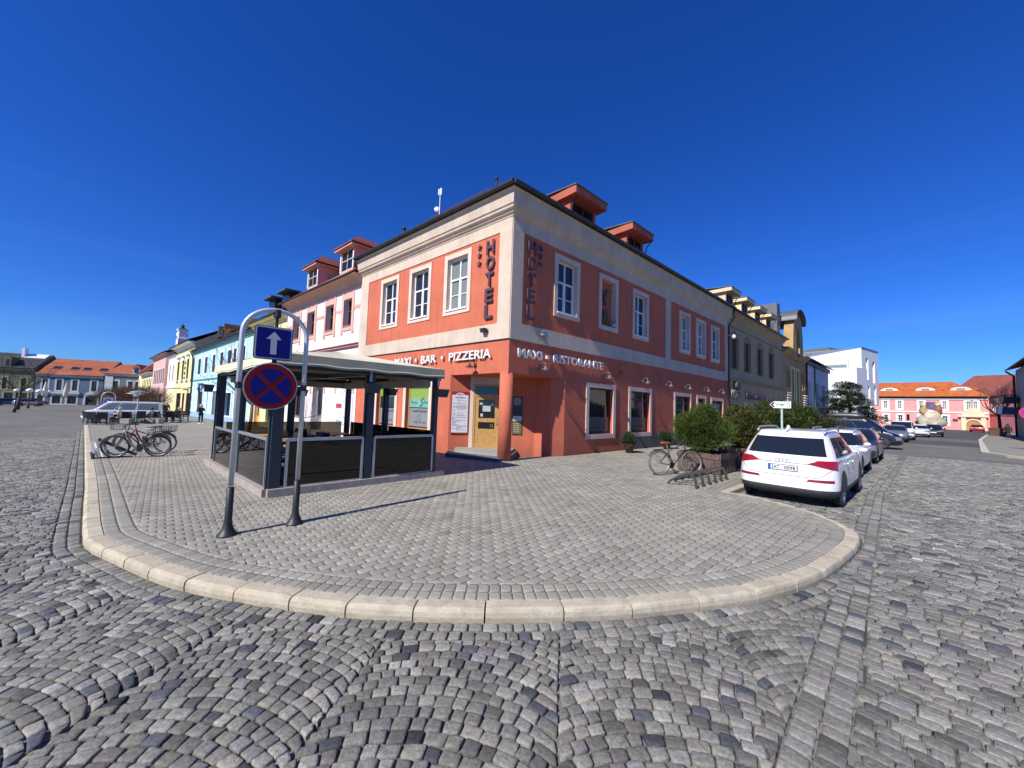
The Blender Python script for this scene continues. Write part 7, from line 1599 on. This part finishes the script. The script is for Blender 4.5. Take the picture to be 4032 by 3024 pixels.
q = at(azp(3340, 1600), 64); pine = thing('dark_pine', 'dark ragged pine tree before the modern white building', 'tree', (q.x, q.y, 0)); MB().tube([(q.x, q.y, -.1), (q.x + .2, q.y, 3), (q.x - .2, q.y, 5.6)], [.22, .16, .07], 8).build('trunk', BARK, pine, smooth=True)
rs = np.random.RandomState(4); bl = []; rgt = Vector((dB.y, -dB.x, 0))
for zc, rr_, n_ in ((1.9, 2.9, 7), (2.9, 2.6, 7), (3.8, 2.1, 6), (4.8, 1.5, 5), (5.7, .8, 3)):
    for k in range(n_): a = rs.uniform(0, 6.28); u = rr_ * rs.uniform(.4, 1); bl.append(((q.x + u * math.cos(a), q.y + u * math.sin(a), zc + rs.uniform(-.3, .3)), (rs.uniform(.6, 1.0), rs.uniform(.6, 1.0), rs.uniform(.3, .45))))
foliage('foliage', bl, 9000, .28, .05, [(.012, .028, .010), (.02, .04, .012), (.01, .02, .008)], pine, 8, .5, tuft=2)
# hedge of brown twigs behind the van
hd = thing('twig_hedge', 'reddish brown leafless hedge behind the long white van', 'hedge', (-48, 42, g(-48))); bl = []
for k in range(12):
    q = at(azp(448 + k * 13), 74 - k * .6); bl.append(((q.x, q.y, g(q.x) + 2.0), (2.3, 2.0, 1.5)))
hd.location = (bl[5][0][0], bl[5][0][1], bl[5][0][2] - 2.0); foliage('twigs', bl, 9000, .5, .03, [(.13, .07, .04), (.10, .05, .03), (.16, .10, .06)], hd, 2, .6, tuft=2, shell=.2)

# ------------------------------------------------------------------ people
SKIN = mat('skin', (.50, .28, .19), .55, var=.05)
def skinmesh(name, pts, edges, rads, mt, parent, lvl=2, root=0):
    me = bpy.data.meshes.new(name); me.from_pydata([tuple(p) for p in pts], edges, []); me.materials.append(mt); o = bpy.data.objects.new(name, me); COL.objects.link(o)
    md = o.modifiers.new('skin', 'SKIN'); md.use_smooth_shade = True; sub = o.modifiers.new('sub', 'SUBSURF'); sub.levels = 1; sub.render_levels = lvl
    for i, v in enumerate(me.skin_vertices[0].data): v.radius = (rads[i] if isinstance(rads[i], tuple) else (rads[i], rads[i])); v.use_root = (i == root)
    dg = bpy.context.evaluated_depsgraph_get(); m2 = bpy.data.meshes.new_from_object(o.evaluated_get(dg)); m2.name = name; bpy.data.objects.remove(o); bpy.data.meshes.remove(me)
    m2.materials.clear(); m2.materials.append(mt); m2.polygons.foreach_set('use_smooth', [True] * len(m2.polygons)); o = bpy.data.objects.new(name, m2); COL.objects.link(o); o.parent = parent; return o
def person(label, loc, rz, top, bottom, hair, pose='stand', h=1.68, skirt=False, group=None, hold=None, shoe=None):
    t = thing('person', label, 'person', loc, rz, group); k = h / 1.75
    # faces +x
    if pose == 'sit': P = dict(pel=(0, 0, .52), waist=(-.03, 0, .72), chest=(-.05, 0, .95), neck=(-.04, 0, 1.12), head=(-.01, 0, 1.20), top=(-.01, 0, 1.34), kn=[(.42, s * .12, .52) for s in (1, -1)], an=[(.46, s * .12, .09) for s in (1, -1)], hip=[(.02, s * .1, .50) for s in (1, -1)], sh=[(-.04, s * .18, 1.05) for s in (1, -1)], el=[(.08, s * .24, .82) for s in (1, -1)], ha=[(.32, s * .15, .80) for s in (1, -1)])
    else:
        st = .22 if pose == 'walk' else .03
        P = dict(pel=(0, 0, .95), waist=(0, 0, 1.10), chest=(.01, 0, 1.30), neck=(.0, 0, 1.47), head=(.02, 0, 1.55), top=(.02, 0, 1.70), hip=[(0, s * .09, .90) for s in (1, -1)], kn=[(s * st * .7 + .03, s * .10, .50) for s in (1, -1)], an=[(s * st, s * .11, .09) for s in (1, -1)], sh=[(0, s * .18, 1.41) for s in (1, -1)], el=[(-.04 - s * st * .3, s * .25, 1.13) for s in (1, -1)], ha=[(.06 - s * st, s * .26, .88) for s in (1, -1)])
        if pose == 'phone': P['el'] = [(.08, .26, 1.15), (-.05, -.30, 1.15)]; P['ha'] = [(.16, .08, 1.42), (.10, -.42, 1.12)]
    sc = lambda p: (p[0] * k, p[1] * k, p[2] * k)
    pts = [P['pel'], P['waist'], P['chest'], P['neck'], P['head'], P['top']]; rd = [(.09, .08), (.08, .08), (.09, .08), .052, .08, .062]; ed = [(0, 1), (1, 2), (2, 3), (3, 4), (4, 5)]
    for i in (0, 1):
        b = len(pts); pts += [P['hip'][i], P['kn'][i], P['an'][i], (P['an'][i][0] + .14, P['an'][i][1], P['an'][i][2] - .045)]; rd += [.06, .045, .038, .035]; ed += [(0, b), (b, b + 1), (b + 1, b + 2), (b + 2, b + 3)]
        b = len(pts); pts += [P['sh'][i], P['el'][i], P['ha'][i]]; hd_ = Vector(P['ha'][i]) + (Vector(P['ha'][i]) - Vector(P['el'][i])).normalized() * .09; pts += [tuple(hd_)]; rd += [.03, .028, .028, .03]; ed += [(2, b), (b, b + 1), (b + 1, b + 2), (b + 2, b + 3)]
    skinmesh('body', [sc(p) for p in pts], ed, [tuple(x * k for x in r) if isinstance(r, tuple) else r * k for r in rd], SKIN, t)
    # clothes: jacket, trousers, shoes follow the body slightly outside it
    jp = [(P['pel'][0], 0, P['pel'][2] - .06), P['waist'], P['chest'], (P['neck'][0], 0, P['neck'][2] - .04)]; jr = [(.165, .15), (.15, .15), (.16, .14), .065]; je = [(0, 1), (1, 2), (2, 3)]
    for i in (0, 1): b = len(jp); jp += [P['sh'][i], P['el'][i], tuple(Vector(P['el'][i]).lerp(Vector(P['ha'][i]), .9))]; jr += [.085, .062, .048]; je += [(2, b), (b, b + 1), (b + 1, b + 2)]
    skinmesh('jacket', [sc(p) for p in jp], je, [tuple(x * k for x in r) if isinstance(r, tuple) else r * k for r in jr], top, t)
    tp = [(P['pel'][0], 0, P['pel'][2] + .03)]; tr_ = [(.15, .135)]; te = []
    for i in (0, 1): b = len(tp); tp += [P['hip'][i], P['kn'][i], tuple(Vector(P['kn'][i]).lerp(Vector(P['an'][i]), .85))]; tr_ += [.10, .072, .058]; te += [(0, b), (b, b + 1), (b + 1, b + 2)]
    skinmesh('trousers', [sc(p) for p in tp], te, [tuple(x * k for x in r) if isinstance(r, tuple) else r * k for r in tr_], bottom, t)
    for i in (0, 1): a_ = P['an'][i]; MB().sphere(sc((a_[0] + .07, a_[1], .045)), .09 * k, 10, 6, (1.5, .6, .55)).build('shoe', shoe or BLACK, t, smooth=True, world=False)
    hm = MB(); c_ = Vector(P['head']); hm.sphere(sc((c_.x - .035, 0, c_.z + .075)), .128 * k, 14, 9, (1.0, .98, 1.08)); hm.build('hair', hair, t, smooth=True, world=False)
    nz = MB(); nz.sphere(sc((c_.x + .105, 0, c_.z + .03)), .018 * k, 6, 5, (1, .8, 1.4)); nz.build('nose', SKIN, t, world=False)
    ey = MB(); ey.sphere(sc((c_.x + .088, .035, c_.z + .055)), .012, 6, 4); ey.sphere(sc((c_.x + .088, -.035, c_.z + .055)), .012, 6, 4); ey.build('eyes', BLACK, t, world=False)
    return t
BLKC = mat('black_cloth', (.012, .012, .014), .85, var=.2); REDC = mat('red_cloth', (.42, .02, .03), .8, var=.1); CRMC = mat('cream_cloth', (.62, .58, .50), .85, var=.1); GRYC = mat('grey_cloth', (.22, .23, .25), .85, var=.1); BLUC = mat('blue_cloth', (.06, .12, .30), .8); BLOND = mat('blond_hair', (.50, .38, .22), .7); DARKH = mat('dark_hair', (.03, .02, .015), .6); GREYH = mat('grey_hair', (.4, .38, .36), .7)
def to_cam(p): return math.atan2(-p.y, -p.x)
q = G(788, 1670); person('woman in a black coat standing by the blue house, hand raised to her face', q, to_cam(q) + .5, BLKC, BLKC, BLOND, 'phone', 1.68, shoe=WHITE)
# cafe on the pavement
cgrp = 'woven chairs of the pavement cafe'; n_ = 0
spots = [(352, 1667, .6), (368, 1671, 1.0), (398, 1672, 1.6), (455, 1668, -2.0), (505, 1667, 1.2), (548, 1668, 1.8), (562, 1662, -1.2), (600, 1663, 2.4), (640, 1664, .3), (668, 1663, 1.4), (694, 1662, -1.5), (726, 1660, 3.0), (655, 1655, -2.2), (705, 1652, 1.0)]
labs = ['leftmost dark woven chair of the pavement cafe', 'second dark woven chair from the left at the cafe', 'third dark woven chair from the left at the cafe', 'dark woven chair under the person in a cream jacket', 'dark woven chair left of the nearest heater pole', 'dark woven chair just right of the nearest heater pole', 'dark woven chair behind the one right of the heater pole', 'dark woven chair under the person in a pale grey jacket', 'dark woven chair before the couple in black and red', 'dark woven chair among the right hand cafe tables', 'dark woven chair under the seated person farthest right', 'rightmost dark woven chair of the pavement cafe', 'dark woven chair behind the right hand cafe tables', 'dark woven chair in the back row near the yellow townhouse']
cc0 = make_chair(labs[0], cgrp)
for i, (px, py, rz) in enumerate(spots):
    o = cc0 if i == 0 else copy_tree(cc0); q = G(px, py); o.location = q; o.rotation_euler = (0, 0, to_cam(q) + rz); o['label'] = labs[i]; o.scale = (1.05, 1.05, 1.05)
tl = ['dark cafe table at the left chairs', 'dark cafe table beside the person in cream', 'dark cafe table right of the heater pole', 'dark cafe table in the right hand group', 'dark cafe table farthest right in the pavement cafe']
ct0 = make_table(tl[0], 'dark tables of the pavement cafe', False)
for i, (px, py) in enumerate(((420, 1668), (480, 1666), (578, 1664), (655, 1662), (710, 1659))):
    o = ct0 if i == 0 else copy_tree(ct0); q = G(px, py); o.location = q; o['label'] = tl[i]
person('seated person in a cream jacket at the cafe, left group', G(466, 1668), rad(200), CRMC, GRYC, GREYH, 'sit'); person('seated person in a pale grey jacket at the cafe', G(592, 1664), rad(180), mat('pale_grey_cloth', (.5, .52, .55), .8), GRYC, DARKH, 'sit')
person('seated person in black at the cafe, farthest right', G(700, 1661), rad(190), BLKC, GRYC, BLOND, 'sit')
q = G(638, 1650); person('standing person in black next to the person in red', q, to_cam(q), BLKC, BLKC, GREYH, 'stand', 1.75, group='couple behind the cafe'); q = G(652, 1649); person('standing person in a red jacket behind the cafe', q, to_cam(q), REDC, BLKC, GREYH, 'stand', 1.8, group='couple behind the cafe')
CONC = mat('grey_concrete', (.24, .23, .20), .85, var=.15, bs=.4)
for i, (px, py, w_) in enumerate(((600, 1667, 1.5), (480, 1668, 1.6))):
    q = G(px, py); tr_ = thing('concrete_trough', ['grey concrete trough in front of the right cafe group', 'grey concrete trough between the left cafe chairs and heater'][i], 'trough', q, group='concrete troughs at the cafe'); MB().box(q, w_, .5, .42, 0).build('trough', CONC, tr_, bevel=.02)
def heater(px, py, label, hh=2.65):
    q = G(px, py); t = thing('patio_heater', label, 'patio heater', q, group='patio heaters of the cafe'); MB().lathe(q, [(.25, 0), (.25, .03), (.045, .05), (.045, hh)], 12).build('pole', LGREY, t, smooth=True); MB().lathe(q + Vector((0, 0, hh)), [(.62, -.08), (.6, -.04), (.3, .06), (.08, .12), (.01, .13)], 20).build('hood', mat('hood_alu', (.3, .31, .3), .4, metal=.4), t, smooth=True); MB().lathe(q + Vector((0, 0, hh - .3)), [(.1, 0), (.12, .22)], 12).build('burner', WHITE, t)
heater(536, 1666, 'nearest silver patio heater with a flat hood at the cafe'); heater(520, 1655, 'patio heater standing left behind the nearest one', 2.6); heater(530, 1650, 'patio heater farthest behind at the cafe', 2.6)
# small sign arch at the far pavement edge
q0 = G(392, 1645); q1_ = G(447, 1645); s_ = (q1_ - q0).normalized(); ff2 = Fr(q0, s_, (s_.y, -s_.x)); t = thing('pedestrian_sign_arch', 'small grey tube arch with a square blue circle pedestrian sign at the far kerb', 'traffic sign', q0); Wd = (q1_ - q0).length; R_ = Wd / 2
MB().tube([ff2.P(0, 0, q0.z), ff2.P(0, 0, 1.6)] + [ff2.P(R_ - R_ * math.cos(a), 0, 1.6 + R_ * math.sin(a)) for a in [k * math.pi / 12 for k in range(1, 12)]] + [ff2.P(Wd, 0, 1.6), ff2.P(Wd, 0, q0.z)], .04, 10).build('tube', GALV, t, smooth=True)
sg = MB().fbox(ff2, .14, Wd - .14, .02, .05, .55, 1.55).build('sign_board', mat('grey_board', (.35, .38, .42), .5), t); MB().prism([ff2.P(R_ + .26 * math.cos(k * math.pi / 12), .05, 1.12 + .26 * math.sin(k * math.pi / 12)) for k in range(24)], ff2.n * .01).build('blue_disc', mat('blue_disc', (.01, .05, .35), .4), sg)
mb = MB(); mb.tube([ff2.P(R_ - .07, .065, 1.28), ff2.P(R_ - .07, .065, 1.0)], .025, 6); mb.tube([ff2.P(R_ + .08, .065, 1.2), ff2.P(R_ + .08, .065, .98)], .025, 6); mb.build('pictogram', WHITE, sg)
# globe lamps of the square
def globe_lamp(px, pyb, pyg, label, r_=.26, grp='globe lamps on the square'):
    b_ = G(px, pyb); d = Vector((b_.x, b_.y)).length; hz = ray(px, pyg); z = EYE + hz.z * (b_.y / hz.y); t = thing('globe_lamp', label, 'street lamp', b_, group=grp)
    MB().lathe(b_, [(.16, 0), (.14, .5), (.07, .6), (.05, z - b_.z - .25), (.09, z - b_.z - .2)], 10).build('post', BLACK if d < 200 else DGREY, t, smooth=True); MB().sphere((b_.x, b_.y, z), r_, 16, 10, (1, 1, .8)).build('globe', mat('opal_globe', (.85, .85, .85), .3, var=0), t, smooth=True); return t
globe_lamp(56, 1624, 1537, 'nearest dark globe lamp at the left of the square', .26); globe_lamp(110, 1608, 1537, 'globe lamp second from the left on the square', .42); globe_lamp(148, 1600, 1541, 'globe lamp third from the left on the square', .5); globe_lamp(164, 1597, 1542, 'globe lamp fourth from the left on the square', .5); globe_lamp(187, 1592, 1543, 'globe lamp rightmost on the square', .5)
q = G(3400 + 690 * .2857, 1450 + 800 * .2857, -.1); d = q.length
lm = globe_lamp(3594, 1682, 1604, 'single globe lamp before the pink building', .5, None)
for i, (px, hh) in enumerate(((172, 5.0), (254, 5.0))):
    q = G(px, 1593); t = thing('closed_parasol', ['closed cream parasol before the left shop of the slate blue house', 'closed cream parasol before the right shop of the slate blue house'][i], 'parasol', q, group='closed parasols across the square'); MB().lathe(q, [(.4, 0), (.4, .1), (.05, .12), (.05, hh)], 8).build('pole', WHITE, t); MB().lathe(q, [(.12, 1.6), (.5, 2.2), (.42, 3.5), (.15, 4.9), (.05, 5.3)], 10).build('canvas', CRMC, t, smooth=True)
# arrow signpost by the tubs, boards up the street
q = at(azp(3078, 1600), 16.8); t = thing('direction_signpost', 'white arrow direction sign on a pale green pole rising behind the white SUV', 'signpost', (q.x, q.y, 0)); vd = Vector((q.x, q.y, 0)).normalized(); rr = Vector((vd.y, -vd.x, 0)); FS = Fr(q, rr, -vd)
MB().tube([q, (q.x, q.y, 2.15)], .035, 10).build('pole', mat('pale_green_paint', (.30, .42, .36), .4), t, smooth=True)
sg = MB().prism([FS.P(a, .03, b) for a, b in ((-.36, 2.25), (-.24, 2.37), (.27, 2.37), (.27, 2.13), (-.24, 2.13))], FS.n * .02).build('arrow_board', WHITE, t)
MB().prism([FS.P(a, .05, b) for a, b in ((-.34, 2.25), (-.245, 2.345), (-.215, 2.345), (-.215, 2.30), (-.265, 2.25), (-.215, 2.20), (-.215, 2.155), (-.245, 2.155))], FS.n * .004).build('arrow_tip', BLACK, sg)
text_fit('lettering', 'AUTOMAT', -.18, .10, 2.215, .085, FS, .05, .004, INK, sg, .02); mb = MB(); mb.tube([FS.P(.15, .055, 2.31), FS.P(.23, .055, 2.31), FS.P(.22, .055, 2.18), FS.P(.16, .055, 2.18)], .008, 4, closed=True); mb.build('cup_symbol', INK, sg)
q = G(3434, 1701, -.1); t = thing('street_information_board', 'pale blue rectangular board on a thin pole up the street', 'sign', q); vd = Vector((q.x, q.y, 0)).normalized(); FS = Fr(q, (vd.y, -vd.x), -vd); pz = lambda py, px=3434: EYE + ray(px, py).z * (q.y / ray(px, py).y)
MB().tube([q, (q.x, q.y, pz(1612))], .05, 8).build('pole', LGREY, t); MB().fbox(FS, -.42, .42, .05, .09, pz(1640), pz(1613)).build('board', mat('pale_blue_board', (.42, .52, .60), .5, var=.3, vs=4), t)
q2 = G(3413, 1700, -.1); FS = Fr(q2, (vd.y, -vd.x), -vd); t = thing('hanging_oval_sign', 'black square sign with a white oval ring beside the pale blue board', 'sign', (q2.x, q2.y, pz(1634))); MB().fbox(FS, -.35, .35, .02, .08, pz(1634), pz(1618)).build('board', BLACK, t); MB().tube([FS.P(.24 * math.cos(k * math.pi / 10), .09, (pz(1634) + pz(1618)) / 2 + .14 * math.sin(k * math.pi / 10)) for k in range(20)], .02, 5, closed=True).build('ring', WHITE, t); MB().tube([FS.P(.1, 0, 0), FS.P(.1, 0, pz(1618))], .05, 8).build('pole', BLACK, t)
# no parking sign cut by the right edge
q = at(53.62, 45); t = thing('edge_sign', 'round red and blue sign cut by the right edge', 'traffic sign', (q.x, q.y, 0)); vd = Vector((q.x, q.y, 0)).normalized(); FS = Fr(q, (vd.y, -vd.x), -vd); MB().tube([q, (q.x, q.y, 3.1)], .04, 8).build('pole', GALV, t)
MB().prism([FS.P(.42 * math.cos(k * math.pi / 16), .03, 2.62 + .42 * math.sin(k * math.pi / 16)) for k in range(32)], FS.n * .02).build('sign_rim', mat('bright_red_film', (.6, .02, .06), .4), t); MB().prism([FS.P(.3 * math.cos(k * math.pi / 16), .05, 2.62 + .3 * math.sin(k * math.pi / 16)) for k in range(32)], FS.n * .01).build('sign_face', mat('purple_blue_film', (.12, .06, .35), .4), t)
# people and kerb at the right
q = G(3970, 1731); person('dark figure walking away on the shaded pavement at the right edge', q, to_cam(q) + math.pi, BLKC, BLKC, DARKH, 'walk', 1.8)
q = at(azp(3577, 1680), 128); person('person in a white shirt at the dark doorway of the pink building', (q.x, q.y, 0), to_cam(q), WHITE, BLKC, DARKH, 'stand', 2.0)
q = at(azp(3629, 1680), 118); person('person in blue beside the sculpture at the pink building', (q.x, q.y, 0), to_cam(q), BLUC, BLUC, GREYH, 'stand', 2.4)
# rock sculpture with two rough figures in front of the mural
q = at(azp(3667, 1680), 116); t = thing('rock_sculpture', 'large pale rough rock with two bulbous painted figures in front of the pink wall', 'sculpture', (q.x, q.y, 0)); sc_ = 116 / 1500 * .93
def blobm(c, r_, seed, amp, n=28):
    rs = random.Random(seed); mb = MB().sphere((0, 0, 0), 1, n, n // 2); ph = [(rs.uniform(2, 7), rs.uniform(2, 7), rs.uniform(2, 7), rs.uniform(0, 6)) for _ in range(8)]
    for v in mb.v:
        d = v.normalized(); f = 1 + amp * sum(math.sin(d.x * a + p_) * math.sin(d.y * b + p_) * math.cos(d.z * c_ + p_) for a, b, c_, p_ in ph) / 3; v.x, v.y, v.z = c[0] + d.x * r_[0] * f, c[1] + d.y * r_[1] * f, c[2] + d.z * r_[2] * f
    return mb
RK = mat('pale_rock', (.52, .48, .34), .85, var=.5, vs=.9, bs=1, bd=.15, bscale=2.2)
blobm((q.x, q.y, 1.5), (2.1, 1.9, 2.5), 3, .42).build('rock', RK, t, smooth=True)
pr = Vector((q.y, -q.x, 0)).normalized()
for sgn, hz_, sd, c_ in ((-1, 3.9, 5, (.42, .27, .14)), (1, 4.0, 6, (.28, .10, .08))):
    p_ = q + pr * sgn * 1.0; b_ = blobm((p_.x, p_.y, hz_), (.62, .62, 1.0), sd, .5, 18).build('figure', mat('figure_%s' % ('orange' if sgn < 0 else 'red'), c_, .7, var=.3), t, smooth=True); blobm((p_.x, p_.y, hz_ + 1.15), (.48, .48, .52), sd + 3, .3, 18).build('figure_head', mat('lime_paint', (.48, .48, .24), .8, var=.4, vs=3), b_, smooth=True)
# pavement at the right, its kerb, the grass verge
def slab(name, pts, z0, z1, mt, label=None, kind='structure'):
    mb = MB(); mb.prism([Vector((p[0], p[1], z0)) for p in pts], (0, 0, z1 - z0)); o = mb.build(name, mt); tag(o, label, kind=kind); return o
slab('pavement_right', [(28.6, 20.4), (28.9, 22.0), (29.9, 23.9), (50, 40.6), (73, 58.4), (96, 74), (106, 62), (60, 20), (30, 10)], -.2, .0, PAVER_FAR, 'pale pavement with a rounded corner on the right of the street')
slab('kerb_right', [(28.3, 20.2), (28.6, 22.1), (29.7, 24.2), (50, 40.9), (73, 58.7), (96, 74.3), (96, 74.0), (73, 58.4), (50, 40.6), (29.9, 23.9), (28.9, 22.0), (28.6, 20.4)], -.2, .006, KERBM, 'pale kerb of the right hand pavement')
g0_ = [ff.P(-4, 8, 0), ff.P(LF * .70, 10.5, 0), ff.P(LF * .74, 3, 0), ff.P(LF * .74, .0, 0), ff.P(-4, 0, 0)]
slab('grass_verge', [(p.x, p.y) for p in g0_], -.12, .0, GRASS, 'strip of grass before the pink building')
# planter tub under the right hand tree
q = at(azp(3925, 1705), 88); t = thing('tree_tub', 'dark square tub at the foot of the right hand tree', 'planter', (q.x, q.y, 0)); MB().box((q.x, q.y, 0), 1.4, 1.4, 1.1, rad(42)).box((q.x, q.y, 1.0), 1.5, 1.5, .12, rad(42)).build('tub', BROWNF, t)
# boom barrier like plank lying at the kerb
q = G(3255, 1773, -.1)
